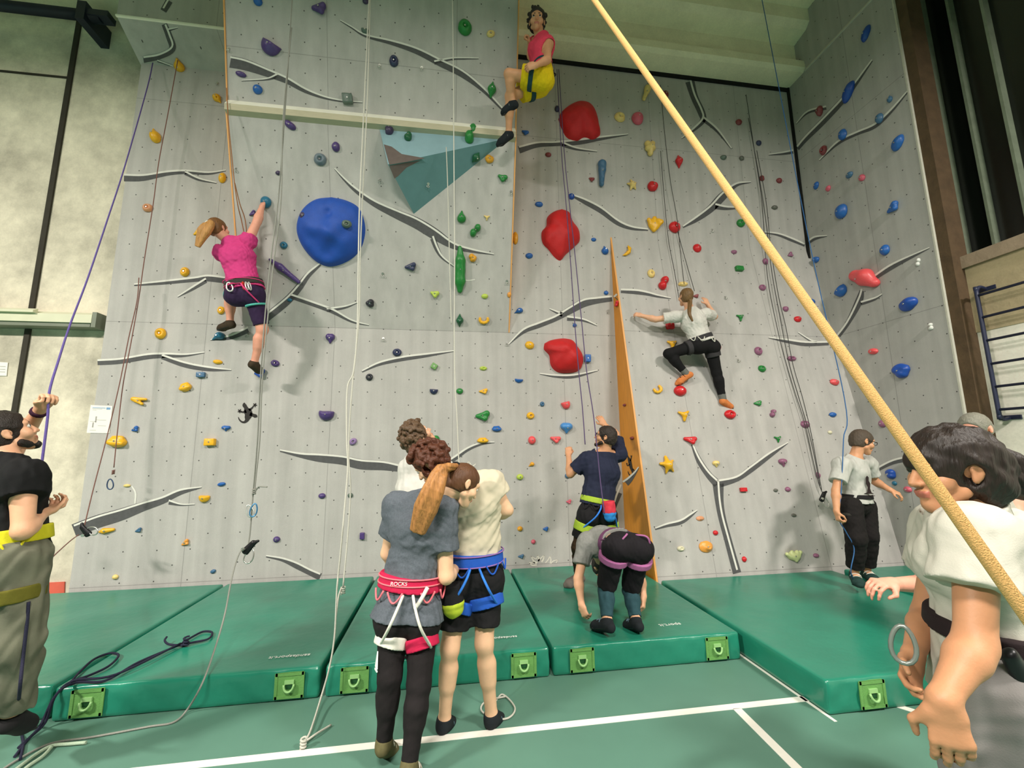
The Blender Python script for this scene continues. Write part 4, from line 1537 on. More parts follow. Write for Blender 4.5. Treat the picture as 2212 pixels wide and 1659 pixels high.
DOME = {'blue': (30, 78, 172), 'red': (196, 30, 34)}
blue_dome, _p, _u, _v, _n = big_dome('big round blue dome volume on the overhang, crossed by the pale double rope', 'blue',
    [(716, 426), (745, 432), (772, 446), (785, 470), (789, 503), (778, 540), (752, 564), (715, 576), (684, 566), (655, 535), (641, 500), (645, 468), (660, 445), (684, 430)],
    0.17, 2, 714, 501, [(0.02, -0.03, 0.075, 0.10), (-0.04, -0.25, -0.055, 0.12), (0.02, 0.20, -0.045, 0.045), (-0.17, 0.02, 0.03, 0.09), (0.15, 0.10, 0.03, 0.09), (-0.16, -0.10, -0.03, 0.07), (0.19, -0.12, 0.02, 0.08)])
hold(749, 484, 22, 18, 0, 'ring', 'grey green', 'grey green ring hold screwed onto the big blue dome', off=0.165)
hold(655, 466, 15, 16, 0, 'oval', 'dark purple', 'faint purple hold on the left side of the big blue dome', off=0.075)
big_dome('highest of the three red dome volumes, right of the top climber', 'red',
    [(1206, 258), (1215, 240), (1245, 223), (1272, 226), (1287, 246), (1294, 275), (1296, 292), (1280, 302), (1262, 297), (1246, 305), (1225, 298), (1213, 278)],
    0.16, 3, 1251, 264, [(0.02, 0.05, 0.05, 0.15)])
big_dome('middle one of the three red dome volumes, behind the purple ropes', 'red',
    [(1211, 453), (1228, 460), (1236, 480), (1250, 500), (1252, 520), (1240, 534), (1222, 550), (1210, 563), (1197, 555), (1185, 540), (1172, 525), (1170, 502), (1180, 488), (1182, 470), (1195, 458)],
    0.17, 4, 1211, 508, [(0.03, -0.05, 0.05, 0.14), (-0.05, 0.16, 0.03, 0.1)])
big_dome('lowest of the three red dome volumes, beak shaped, above a thin painted branch', 'red',
    [(1176, 742), (1190, 735), (1215, 731), (1235, 735), (1247, 750), (1258, 768), (1259, 785), (1250, 801), (1228, 806), (1204, 804), (1190, 790), (1186, 768), (1175, 755)],
    0.16, 5, 1219, 769, [(-0.05, 0.1, 0.06, 0.1), (0.1, -0.05, 0.05, 0.14)])

# ------------------------------------------------------------------ bolt hangers for the ropes
HANG_M = mat('hanger_steel', (206, 206, 200), rough=0.28, metal=0.85, var=0.1)
HANGERS = [
    (494, 105, 'steel bolt hanger at the left edge of the overhang above the painted branch'),
    (508, 363, 'steel bolt hanger at the left edge of the overhang below the ledge'),
    (820, 141, 'steel bolt hanger left of the navy hold on the upper overhang'),
    (911, 146, 'steel bolt hanger right of the navy hold on the upper overhang'),
    (820, 387, 'steel bolt hanger left of the teal triangular volume'),
    (827, 591, 'steel bolt hanger right below the big blue dome'),
    (538, 720, 'steel bolt hanger between the feet of the climber in pink'),
    (828, 731, 'steel bolt hanger just under the overhang in the middle'),
    (1104, 414, 'steel bolt hanger at the right edge of the overhang below the green wedge'),
    (1095, 607, 'steel bolt hanger at the right edge of the overhang, lowest'),
    (1095, 741, 'steel bolt hanger at the left tip of the forked branch'),
    (925, 397, 'small steel bolt on the dark face of the triangular volume'),
    (1538, 497, 'steel bolt hanger on the right face below the branch'),
    (1566, 642, 'steel bolt hanger right of the raised hand of the white-shirted climber'),
    (1594, 777, 'steel bolt hanger right of the thigh of the white-shirted climber'),
    (470, 180, 'steel bolt hanger on the left face just left of the overhang'),
]
for px, py, lab in HANGERS:
    p, u, v, n, par = wall_frame(px, py)
    bm = bmesh.new()
    add_tube(bm, [p - n * 0.002, p + n * 0.006], 0.016, 10)
    add_tube(bm, [p + n * 0.006, p + n * 0.014], 0.009, 6)
    ring = [p + n * (0.012 + 0.016 * (1 - math.cos(2 * math.pi * k / 14)) * 0.5) - v * (0.018 + 0.018 * (1 - math.cos(2 * math.pi * k / 14)) * 0.5) + u * 0.016 * math.sin(2 * math.pi * k / 14) for k in range(14)]
    add_tube(bm, ring, 0.0042, 6, closed=True)
    tag(link('bolt_hanger', bm_done(bm), None, HANG_M), lab, 'bolt hanger', 'steel bolt hangers on the climbing wall')
# ------------------------------------------------------------------ crash mats
VINYL = mat('green_vinyl', (36, 128, 104), rough=0.28, var=0.16, scale=3.5, bump=0.4, bscale=8, spec=0.55)
PATCH = mat('pale_green_patch', (104, 156, 84), rough=0.5, var=0.16, scale=30, bump=0.2, bscale=120)
LOOP = mat('pale_green_loop', (150, 196, 128), rough=0.4, var=0.1)
SLOT = mat('dark_green_slot', (28, 78, 40), rough=0.6, var=0.1)
PRINT = mat('white_print', (240, 244, 238), rough=0.5, var=0.04)


def text_mesh(body, size, thick=0.0008):
    cu = bpy.data.curves.new('lettering', 'FONT')
    cu.body = body
    cu.size = size
    cu.align_x = 'CENTER'
    cu.align_y = 'CENTER'
    cu.extrude = thick
    o = bpy.data.objects.new('lettering', cu)
    COL.objects.link(o)
    bpy.context.view_layer.update()
    me = bpy.data.meshes.new_from_object(o.evaluated_get(bpy.context.evaluated_depsgraph_get()))
    bpy.data.objects.remove(o, do_unlink=True)
    bpy.data.curves.remove(cu)
    return me


def place_text(name, body, size, origin, ex, ey, parent, m, bold=False):
    """flat lettering; ex = reading direction, ey = up direction of the letters"""
    me = text_mesh(body, size)
    ex, ey = Vector(ex).normalized(), Vector(ey).normalized()
    M = Matrix((ex, ey, ex.cross(ey))).transposed().to_4x4()
    M.translation = Vector(origin)
    me.transform(M)
    return link(name, me, parent, m)


def crash_mat(x0, x1, y0, y1, h, label, seed, handles=(), word=None, base=0.0):
    t = thing('crash_mat', label, 'gym mat', ((x0 + x1) / 2, (y0 + y1) / 2, base), 'green crash mats along the climbing wall')
    bm = bmesh.new()
    nx, ny, nz = 44, 44, 8
    rng = np.random.RandomState(seed)
    ph = rng.uniform(0, 6.28, 8)
    vid = {}

    def vert(i, j, k):
        if (i, j, k) in vid:
            return vid[(i, j, k)]
        c = []
        for a, n_ in ((i, nx), (j, ny), (k, nz)):
            c.append(math.sin((2 * a / n_ - 1) * math.pi / 2))
        hx, hy, hz = (x1 - x0) / 2, (y1 - y0) / 2, h / 2
        p = Vector((c[0] * hx, c[1] * hy, c[2] * hz))
        r = 0.022
        q = Vector((max(-hx + r, min(hx - r, p.x)), max(-hy + r, min(hy - r, p.y)), max(-hz + r, min(hz - r, p.z))))
        d = p - q
        if d.length > 1e-6:
            p = q + d.normalized() * r
        x, y = p.x + (x0 + x1) / 2, p.y + (y0 + y1) / 2
        if k == nz:
            e = (1 - c[0] ** 8) * (1 - c[1] ** 8)
            p.z += e * (0.006 * math.sin(3.1 * x + 2.3 * y + ph[0]) + 0.004 * math.sin(7 * x - 4 * y + ph[1]) - 0.004)
        elif k > 0:
            e = 1 - abs(c[2]) ** 4
            w = 0.0045 * math.sin(26 * x + ph[2] + 6 * p.z / h) + 0.003 * math.sin(41 * (x + y) + ph[3] - 9 * p.z / h)
            if j in (0, ny):
                p.y += (1 if j else -1) * e * w
            if i in (0, nx):
                p.x += (1 if i else -1) * e * w * 0.5
        if j == 0 and k == nz:
            p.z += 0.004 * math.sin(33 * x + ph[4]) * 0.6
        vid[(i, j, k)] = bm.verts.new((p.x + (x0 + x1) / 2, p.y + (y0 + y1) / 2, p.z + h / 2 + base))
        return vid[(i, j, k)]
    for i in range(nx):
        for j in range(ny):
            for k in (0, nz):
                bm.faces.new([vert(i, j, k), vert(i + 1, j, k), vert(i + 1, j + 1, k), vert(i, j + 1, k)])
    for i in range(nx):
        for k in range(nz):
            for j in (0, ny):
                bm.faces.new([vert(i, j, k), vert(i + 1, j, k), vert(i + 1, j, k + 1), vert(i, j, k + 1)])
    for j in range(ny):
        for k in range(nz):
            for i in (0, nx):
                bm.faces.new([vert(i, j, k), vert(i, j + 1, k), vert(i, j + 1, k + 1), vert(i, j, k + 1)])
    link('cover', bm_done(bm), t, VINYL, smooth=True)
    for hx in handles:
        bm = bmesh.new()
        yf = y0 - 0.006
        add_box(bm, (hx - 0.085, yf - 0.003, base + 0.022), (hx + 0.085, yf + 0.012, base + h - 0.02))
        for s in (-1, 1):
            add_box(bm, (hx + s * 0.085 - 0.009, yf - 0.007, base + 0.022), (hx + s * 0.085 + 0.009, yf, base + h - 0.02))
        for z in (0.022, h - 0.038):
            add_box(bm, (hx - 0.09, yf - 0.007, base + z), (hx + 0.09, yf, base + z + 0.018))
        pt = link('handle_patch', bm_done(bm), t, PATCH)
        bm = bmesh.new()
        add_box(bm, (hx - 0.03, yf - 0.012, base + h * 0.56), (hx + 0.03, yf - 0.002, base + h * 0.68))
        pa = [(hx + 0.032 * math.cos(a), yf - 0.014 - 0.012 * math.sin(-a), base + h * 0.56 + 0.042 * math.sin(a)) for a in np.linspace(math.pi, 2 * math.pi, 12)]
        add_tube(bm, pa, 0.0075, 8)
        link('handle_loop', bm_done(bm), pt, LOOP)
        bm = bmesh.new()
        add_box(bm, (hx - 0.024, yf - 0.006, base + h * 0.40), (hx + 0.024, yf - 0.002, base + h * 0.56))
        link('handle_slot', bm_done(bm), pt, SLOT)
    if word:
        wx, wy, ws, body = word
        place_text('printed_lettering', body, ws, (wx, wy, base + h + 0.006), (-1, 0.0, 0), (0, -1, 0), t, PRINT)
    return t


MH = 0.2
crash_mat(-4.30, -2.475, 3.38, 5.50, MH, 'leftmost green crash mat behind the legs of the man in black', 1, (-2.74, -4.1))
crash_mat(-2.44, -0.85, 3.34, 5.50, MH, 'green crash mat under the dark blue rope bundle, left of the pale rope', 2, (-2.24, -1.04), (-1.11, 3.52, 0.054, 'sandasport.it'))
crash_mat(-0.815, 0.755, 3.34, 5.50, MH, 'green crash mat behind the two people standing in the middle', 3, (-0.62, 0.56), (0.42, 3.56, 0.050, 'sandasport.it'))
crash_mat(0.780, 2.295, 3.34, 5.50, MH, 'green crash mat on which the bending person fixes a shoe', 4, (1.0, 2.09), (1.83, 3.56, 0.066, 'sport.it'))
crash_mat(2.345, 4.50, 2.60, 4.72, MH, 'green crash mat closest to the camera, jutting out at the right', 5, (2.66, 4.2))
crash_mat(4.54, 5.52, 3.2, 4.60, 0.24, 'dark green mat in the right corner behind the man with glasses', 6, ())

# ------------------------------------------------------------------ fittings on the hall walls
CREAM_METAL = mat('cream_metal', (214, 214, 186), rough=0.5, var=0.1, scale=8)
GREY_METAL = mat('grey_green_metal', (120, 126, 110), rough=0.5, var=0.15, scale=8)
t = thing('cable_trunking', 'cream metal trunking along the bare concrete wall at the left', 'wall rail', (-6, 5.7, 3.16))
bm = bmesh.new()
add_prism(bm, [(-11, 5.77, 3.20), (-11, 5.58, 3.20), (-11, 5.58, 3.30), (-11, 5.66, 3.345), (-11, 5.77, 3.345)], (6.78, 0, 0))
link('rail_body', bm_done(bm), t, CREAM_METAL)
bm = bmesh.new()
add_box(bm, (-11, 5.60, 3.155), (-4.24, 5.77, 3.20))
link('rail_underside', bm_done(bm), t, GREY_METAL)
bm = bmesh.new()
add_box(bm, (-4.222, 5.585, 3.15), (-4.175, 5.77, 3.335))
link('end_bracket', bm_done(bm), t, GREY_METAL)
bm = bmesh.new()
add_prism(bm, [(-11, 5.60, 3.30), (-11, 5.54, 3.30), (-11, 5.54, 3.325), (-11, 5.60, 3.36)], (6.2, 0, 0))
link('rail_lip', bm_done(bm), t, CREAM_METAL)

PIPE = mat('navy_steel', (26, 34, 48), rough=0.5, var=0.25, scale=9)
t = thing('roof_pipe', 'dark blue pipe with a clamp at the top left corner', 'pipe', (-5, 5.45, 7.2))
tube_obj('pipe', [(-11, 5.45, 7.22), (-4.5, 5.45, 7.24)], 0.066, PIPE, t, 14)
bm = bmesh.new()
add_box(bm, (-4.72, 5.36, 7.10), (-4.62, 5.79, 7.36))
add_box(bm, (-4.66, 5.38, 7.20), (-4.38, 5.52, 7.28))
link('clamp', bm_done(bm), t, PIPE)

PAPER = mat('white_paper', (240, 238, 228), rough=0.7, var=0.03)
INK = mat('grey_ink', (168, 164, 160), rough=0.8, var=0.1)
BLUE_INK = mat('blue_ink', (120, 160, 200), rough=0.8, var=0.1)


def notice(corners, label, y, lines, pic=True):
    """paper sheet: four photo points (top left, top right, bottom right, bottom left) at wall distance y"""
    P = [at_y(*c, y) for c in corners]
    c0 = sum(P, Vector()) / 4
    t = thing('paper_notice', label, 'paper notice', c0)
    bm = bmesh.new()
    add_prism(bm, P, (0, 0.003, 0))
    link('sheet', bm_done(bm), t, PAPER)

    def q(a, b):
        return P[0].lerp(P[1], a).lerp(P[3].lerp(P[2], a), b) + Vector((0, -0.0015, 0))
    bm = bmesh.new()
    for (a0, a1, b0, b1) in lines:
        bm.faces.new([bm.verts.new(q(*s)) for s in ((a0, b0), (a1, b0), (a1, b1), (a0, b1))])
    link('printed_lines', bm_done(bm), t, INK)
    if pic:
        bm = bmesh.new()
        for (a0, a1, b0, b1) in ((0.74, 0.92, 0.06, 0.14), (0.1, 0.7, 0.08, 0.10)):
            bm.faces.new([bm.verts.new(q(*s)) for s in ((a0, b0), (a1, b0), (a1, b1), (a0, b1))])
        link('blue_heading', bm_done(bm), t, BLUE_INK)


notice([(196, 875), (243, 877), (236, 936), (187, 935)], 'white paper notice with a blue heading at the left edge of the climbing wall', YW - 0.006,
       [(0.1, 0.55, 0.12, 0.13), (0.12, 0.3, 0.17, 0.18), (0.35, 0.8, 0.52, 0.53), (0.08, 0.36, 0.58, 0.59), (0.45, 0.82, 0.73, 0.74), (0.3, 0.36, 0.4, 0.62), (0.2, 0.26, 0.62, 0.8), (0.12, 0.4, 0.9, 0.91)])
notice([(-20, 781), (17, 783), (14, 812), (-24, 811)], 'white paper sheet on the concrete wall at the left picture edge', 5.77, [(0.3, 0.9, 0.3, 0.34), (0.3, 0.9, 0.5, 0.54), (0.3, 0.9, 0.7, 0.74)], False)
RED_SIGN = mat('red_sign_paint', (222, 104, 84), rough=0.6, var=0.08)
SIGN_W = mat('sign_white', (244, 226, 206), rough=0.6, var=0.04)
P = [at_y(*c, 5.765) for c in ((20, 1263), (139, 1257), (136, 1330), (14, 1335))]
t = thing('wall_sign', 'red sign with white letter low on the concrete wall, left', 'sign', sum(P, Vector()) / 4)
bm = bmesh.new()
add_prism(bm, P, (0, 0.012, 0))
link('sign_board', bm_done(bm), t, RED_SIGN)
bm = bmesh.new()
for poly in ([(62, 1284), (81, 1283), (77, 1290), (76, 1306), (70, 1308), (68, 1290)], [(83, 1286), (90, 1284), (90, 1289), (84, 1290)]):
    bm.faces.new([bm.verts.new(at_y(*c, 5.762)) for c in poly])
link('sign_letter', bm_done(bm), t, SIGN_W)

# blue steel wall bars on the right
BAR = mat('navy_paint', (34, 40, 66), rough=0.45, var=0.15, scale=20)
XB = 5.60
t = thing('wall_bars', 'dark blue steel climbing bars on the pale right-hand wall', 'wall bars', (XB, 3.2, 2.6))
yl = at_x(2135, 770, XB).y
zs = [at_x(2108, 640, XB).z, at_x(2117, 687, XB).z, at_x(2125, 737, XB).z, at_x(2134, 787, XB).z, at_x(2144, 836, XB).z, at_x(2155, 885, XB).z]
ztop, zbot = zs[0] + 0.10, zs[-1] - 0.10
for y in (yl, 1.9):
    pa = [(XB + 0.14, y, ztop - 0.02), (XB + 0.05, y, ztop), (XB, y, ztop - 0.05), (XB, y, zs[0]), (XB, y, zs[-1]), (XB, y, zbot + 0.05), (XB + 0.05, y, zbot), (XB + 0.14, y, zbot + 0.02)]
    tube_obj('upright', [tuple(v) for v in smooth_path(pa, 4)], 0.019, BAR, t, 10)
for z in zs:
    tube_obj('rung', [(XB, yl, z), (XB, 1.9, z)], 0.014, BAR, t, 10)
for z in (ztop - 0.02, zbot + 0.02):
    bm = bmesh.new()
    add_box(bm, (XB + 0.12, yl - 0.09, z - 0.022), (XB + 0.14, yl + 0.09, z + 0.022))
    link('wall_plate', bm_done(bm), t, BAR)

# ------------------------------------------------------------------ ropes
ROPE_COL = {'white': (206, 204, 192), 'grey': (150, 150, 142), 'dark': (70, 70, 68), 'purple': (92, 76, 112), 'violet': (98, 84, 150), 'red': (134, 96, 88), 'orange': (222, 172, 110),
            'brown': (168, 118, 84), 'blue': (60, 104, 156), 'navy': (42, 42, 62), 'pale green': (176, 194, 170)}


def rope_mat(c):
    """braided sheath: fine diagonal weave"""
    n = 'rope_' + c.replace(' ', '_')
    if n in MATS:
        return MATS[n]
    fine = c == 'orange'
    return mat(n, ROPE_COL[c], rough=0.8, var=0.3, scale=700 if fine else 260, bump=0.35 if fine else 0.5, bscale=800 if fine else 320, spec=0.2)


def rope(label, strands, col, r=0.0055, group=None, sides=7, knots=(), extra=None):
    """strands: lists of 3-D points"""
    loc = Vector(strands[0][0])
    t = thing('climbing_rope', label, 'rope', loc, group)
    for s in strands:
        pa = [tuple(v) for v in smooth_path([tuple(q) for q in s], 7)]
        tube_obj('strand', pa, r, rope_mat(col), t, sides)
    for k in knots:
        k = Vector(k)
        bm = bmesh.new()
        pa = []
        for i in range(26):
            a = i * 0.9
            pa.append(k + Vector((2.2 * r * math.cos(a), 2.2 * r * math.sin(a), (13 - i) * r * 0.36)))
        add_tube(bm, pa, r * 0.95, 6)
        link('knot', bm_done(bm), t, rope_mat(col))
    return t


def Yp(L):
    """photo points with a wall distance: (px, py, y)"""
    return [at_y(a, b, y) for a, b, y in L]


def lift(L, d=0.05):
    return [on_wall(a, b, d)[0] for a, b in L]


def ramp(L, y0, y1):
    z0, z1 = L[0][1], L[-1][1]
    return Yp([(a, b, y0 + (y1 - y0) * (b - z0) / (z1 - z0)) for a, b in L])


MT = MH + 0.012
rope('grey rope hanging beside the climber in pink and trailing over the mat to the floor',
     [ramp([(632, -20), (624, 110), (615, 250), (601, 430), (585, 560), (571, 700), (562, 830), (556, 950), (547, 1060), (537, 1172)], 4.15, 4.15)
      + Yp([(520, 1190, 4.05), (508, 1220, 4.0), (498, 1262, 3.9), (485, 1330, 3.72), (463, 1405, 3.48), (436, 1478, 3.24)]) + [at_z(405, 1532, 0.03), at_z(375, 1560, 0.008), at_z(320, 1570, 0.008), at_z(200, 1592, 0.008), at_z(110, 1606, 0.008), at_z(40, 1640, 0.008), at_z(-20, 1680, 0.008)],
      ramp([(630, 60), (612, 250), (607, 430), (592, 560), (577, 700), (566, 830), (561, 950), (551, 1052)], 4.13, 4.13) + Yp([(560, 1051, 4.1), (577, 1052, 4.08)])],
     'grey', 0.006, 'ropes hanging in front of the climbing wall', knots=(at_y(549, 1062, 4.13),))
rope('pale double rope crossing the big blue dome and ending in a knot on the floor',
     [ramp([(798, -20), (790, 150), (783, 300), (777, 430), (774, 560), (772, 700), (764, 800), (750, 840), (749, 950), (751, 1010), (744, 1100), (735, 1200), (728, 1270), (723, 1370), (712, 1440), (694, 1505)], 4.2, 3.22) + [at_z(672, 1575, 0.03), at_z(657, 1604, 0.012)],
      ramp([(800, -20), (794, 200), (783, 430), (778, 560), (776, 680), (764, 800), (756, 900), (753, 985), (757, 1060), (750, 1170), (741, 1268)], 4.2, 3.7),
      ramp([(738, 1268), (731, 1290), (726, 1330)], 3.7, 3.5),
      [at_z(657, 1604, 0.012), at_z(682, 1586, 0.02), at_z(715, 1566, 0.01)]],
     'white', 0.0062, 'ropes hanging in front of the climbing wall', knots=(at_y(741, 1276, 3.7), at_z(655, 1606, 0.03)))
rope('white double rope beside the long green cucumber-shaped hold',
     [ramp([(977, -20), (979, 120), (980, 270), (981, 400), (982, 560), (981, 720), (983, 830), (987, 900), (992, 1010)], 4.2, 3.9) + Yp([(1000, 1100, 3.8), (1020, 1300, 3.4), (1050, 1450, 3.1)]) + [at_z(1062, 1520, 0.01), at_z(1085, 1500, 0.01), at_z(1112, 1528, 0.01), at_z(1100, 1550, 0.01), at_z(1070, 1552, 0.01), at_z(1040, 1535, 0.01), at_z(1050, 1515, 0.01), at_z(1094, 1504, 0.01)],
      ramp([(964, 318), (967, 400), (970, 520), (973, 640), (975, 700)], 4.55, 4.55)],
     'white', 0.0058, 'ropes hanging in front of the climbing wall')
rope('purple double rope passing the red domes down to the man in navy',
     [ramp([(1203, 150), (1213, 330), (1222, 430), (1232, 560), (1241, 690), (1250, 800), (1258, 880), (1264, 960)], 5.3, 4.2),
      ramp([(1207, 150), (1219, 330), (1229, 430), (1243, 560), (1256, 690), (1267, 800), (1281, 890), (1289, 960), (1297, 1040), (1306, 1110)], 5.3, 3.95)],
     'purple', 0.0055, 'ropes hanging in front of the climbing wall')
rope('dark rope from the top of the wall to the white-shirted climber',
     [lift([(1420, 195), (1428, 290), (1441, 400), (1455, 480), (1463, 560), (1470, 622)], 0.1),
      lift([(1424, 330), (1432, 430), (1441, 520), (1454, 590), (1464, 650)], 0.04),
      lift([(1455, 480), (1468, 530), (1482, 580), (1497, 632)], 0.04)],
     'dark', 0.0045, 'ropes hanging in front of the climbing wall')
rope('dark triple rope hanging on the slab left of the man with glasses',
     [lift([(1607, 210), (1625, 330), (1641, 440), (1648, 550), (1657, 630), (1680, 740), (1696, 800), (1711, 850), (1730, 910), (1746, 980), (1760, 1040), (1770, 1066)], 0.05),
      lift([(1612, 260), (1634, 380), (1652, 500), (1662, 590), (1678, 680), (1697, 780), (1716, 850), (1737, 920), (1752, 985), (1764, 1050)], 0.05),
      lift([(1630, 330), (1650, 440), (1660, 540), (1676, 640), (1692, 710), (1707, 790), (1727, 860), (1744, 930), (1757, 1000), (1768, 1060)], 0.05)],
     'dark', 0.0045, 'ropes hanging in front of the climbing wall')
_b = at_y(1824, 860, 4.1)
rope('thin blue rope running down past the man with glasses to his hand', [[(_b.x, _b.y + 0.5, 8.45), (_b.x, _b.y + 0.2, 4.2), tuple(_b), tuple(at_y(1822, 950, 4.0)), tuple(at_y(1817, 1060, 3.95)), tuple(at_y(1812, 1118, 3.93)),
                                                            tuple(at_y(1828, 1150, 3.95)), tuple(at_y(1845, 1185, 3.95)), tuple(at_y(1838, 1235, 3.9)), (at_z(1850, 1262, MT).x, at_z(1850, 1262, MT).y, MT)]], 'blue', 0.005)
rope('violet rope from the top left down to the raised hand of the man in black',
     [Yp([(330, 136, 5.45), (318, 190, 5.3), (270, 358, 4.7), (232, 475, 4.3), (190, 600, 3.8), (152, 700, 3.4), (126, 780, 3.05), (107, 845, 2.80), (103, 900, 2.76), (93, 980, 2.72), (84, 1045, 2.70)])],
     'violet', 0.0062)
rope('thin red rope with two strands hanging on the left face',
     [Yp([(384, 130, 5.35), (362, 250, 5.35), (343, 350, 5.35), (331, 440, 5.35), (312, 560, 5.33), (299, 650, 5.32), (283, 740, 5.3), (266, 830, 5.28), (254, 930, 5.26), (246, 1010, 5.25)]),
      Yp([(300, 600, 5.32), (296, 650, 5.3), (278, 730, 5.3), (258, 830, 5.25), (232, 940, 5.2), (202, 1055, 5.1), (181, 1142, 5.0)]),
      Yp([(170, 1155, 5.0), (150, 1170, 4.9), (112, 1205, 4.4), (74, 1246, 3.7), (40, 1280, 3.2)])],
     'red', 0.005, knots=(at_y(245, 1020, 5.25),))
rope('brown rope along the left edge of the overhang to the climber in pink',
     [Yp([(489, 190, 4.66), (494, 270, 4.7), (501, 340, 4.75), (507, 400, 4.78), (514, 445, 4.85), (522, 478, 5.0), (530, 525, 5.12), (530, 590, 5.16)]), Yp([(507, 395, 4.8), (518, 440, 4.9), (530, 478, 5.05), (535, 540, 5.14)])], 'brown', 0.0055)
rope('dark navy rope bundle lying across the left mat down to the floor',
     [[at_z(386, 1394, MT), at_z(300, 1430, MT), at_z(228, 1470, MT), at_z(165, 1474, MT), at_z(122, 1500, MT), at_z(98, 1560, 0.04), at_z(60, 1598, 0.01), at_z(32, 1634, 0.01)],
      [at_z(390, 1390, MT + 0.01), at_z(250, 1457, MT + 0.01), at_z(160, 1470, MT + 0.01), at_z(118, 1505, 0.16), at_z(85, 1570, 0.03), at_z(40, 1615, 0.01)],
      [at_z(150, 1478, MT), at_z(172, 1452, MT), at_z(203, 1424, MT), at_z(238, 1411, MT), at_z(256, 1416, MT), at_z(236, 1438, MT), at_z(195, 1458, MT), at_z(152, 1472, MT)],
      [at_z(386, 1394, MT), at_z(418, 1374, MT), at_z(440, 1364, MT), at_z(458, 1366, MT), at_z(450, 1380, MT), at_z(415, 1388, MT), at_z(392, 1394, MT)],
      [at_z(396, 1394, MT), at_z(366, 1392, MT), at_z(356, 1384, MT + 0.02), at_z(360, 1376, MT + 0.03)]],
     'navy', 0.0075, knots=(at_z(402, 1386, MT + 0.02),))
rope('pale green rope end lying on the floor at the bottom left', [[at_z(186, 1604, 0.012), at_z(150, 1607, 0.012), at_z(112, 1611, 0.012), at_z(80, 1628, 0.012), at_z(50, 1650, 0.012), at_z(10, 1680, 0.012)],
                                                                  [at_z(112, 1613, 0.01), at_z(92, 1634, 0.01), at_z(60, 1656, 0.01), at_z(30, 1684, 0.01)]], 'pale green', 0.009)
rope('dark rope hanging beside the trouser leg of the man in black', [Yp([(62, 1300, 2.6), (58, 1350, 2.6), (50, 1420, 2.6), (42, 1500, 2.6)]) + [at_z(38, 1560, 0.02), at_z(50, 1600, 0.01), at_z(44, 1640, 0.01)]], 'navy', 0.007)
# rope in the foreground: runs from a pulley high on the ceiling past the dark-haired woman
_a = EYE + sight(1284, 0) * (1.02 / FOCAL)
_c = EYE + sight(2224, 1338) * (0.36 / FOCAL)
_dir = (_a - _c)
rope('thick orange rope slanting across the foreground at the right', [[tuple(_c - _dir * 0.25), tuple(_a + _dir * 3.4)]], 'orange', 0.0058, sides=14)

# ------------------------------------------------------------------ belay devices and carabiners hanging on ropes
DARK_METAL = mat('dark_metal', (38, 38, 40), rough=0.35, metal=0.5, var=0.2)
STEEL = MATS['hanger_steel']


def ring_path(c, ex, ey, a, b, n=18):
    c, ex, ey = Vector(c), Vector(ex).normalized(), Vector(ey).normalized()
    out = []
    for i in range(n):
        th = 2 * math.pi * i / n
        k = 1 + 0.18 * math.cos(th * 2)
        out.append(c + ex * (a * math.cos(th) * (1 - 0.2 * math.sin(th))) + ey * (b * math.sin(th)))
    return out


def carabiner(bm, c, ex, ey, a=0.028, b=0.055, r=0.0055):
    add_tube(bm, ring_path(c, ex, ey, a, b), r, 7, closed=True)


def belay_device(px, py, y, ang, label):
    c = at_y(px, py, y)
    t = thing('belay_device', label, 'belay device', c, 'black belay devices hanging on ropes')
    R_ = Matrix.Rotation(ang, 3, 'Y')
    F = Field((-0.12, -0.06, -0.12), (0.12, 0.06, 0.12), 0.006)
    F.add(Limb((0, 0, -0.05), (0.02, 0, 0.045), 0.034, 0.024, 0.02, 0.016, side=(1, 0, 0)), 0.01)
    F.add(Limb((0.02, 0, 0.04), (0.045, 0, 0.07), 0.016, 0.012), 0.01)
    V, Q = F.mesh(1)
    V = V @ np.array(R_.transposed()) + np.array(c)
    link('device_body', quads_mesh(V, Q), t, DARK_METAL)
    bm = bmesh.new()
    carabiner(bm, c + R_ @ Vector((0.05, -0.01, -0.06)), R_ @ Vector((1, 0, 0.3)), R_ @ Vector((-0.3, 0.2, 1)), 0.035, 0.06, 0.006)
    link('carabiner', bm_done(bm), t, STEEL)
    bm = bmesh.new()
    cc = c + R_ @ Vector((-0.02, -0.024, -0.03))
    add_tube(bm, [cc, cc + Vector((0, -0.012, 0))], 0.014, 12)
    link('cam_pin', bm_done(bm), t, STEEL)


belay_device(537, 1180, 4.12, 0.5, 'black belay device with carabiner at the lower end of the grey rope')
belay_device(182, 1148, 4.98, -0.95, 'black belay device lying on the low left painted branch')
belay_device(1776, 1072, 4.75, 0.3, 'black belay device at the lower end of the dark triple rope')


def clip(px, py, y, label, col, tilt=0.2):
    c = at_y(px, py, y)
    t = thing('carabiner', label, 'carabiner', c)
    bm = bmesh.new()
    carabiner(bm, c, Vector((math.cos(tilt), 0.25, math.sin(tilt))), Vector((-math.sin(tilt), 0, math.cos(tilt))), 0.026, 0.055, 0.006)
    link('ring', bm_done(bm), t, mat('clip_' + col, {'blue': (70, 92, 128), 'sky': (90, 150, 200), 'white': (226, 226, 220)}[col], rough=0.3, metal=0.6))
    return t


clip(238, 1046, 5.24, 'blue grey carabiner at the end of the thin red rope', 'blue', 0.15)
clip(540, 1104, 4.12, 'white carabiner on the grey rope under its knot', 'white', 0.4)
clip(548, 1102, 4.10, 'light blue carabiner on the grey rope under its knot', 'sky', -0.15)
# ------------------------------------------------------------------ people


def unit(v):
    v = np.array(v, float)
    return v / max(np.linalg.norm(v), 1e-9)


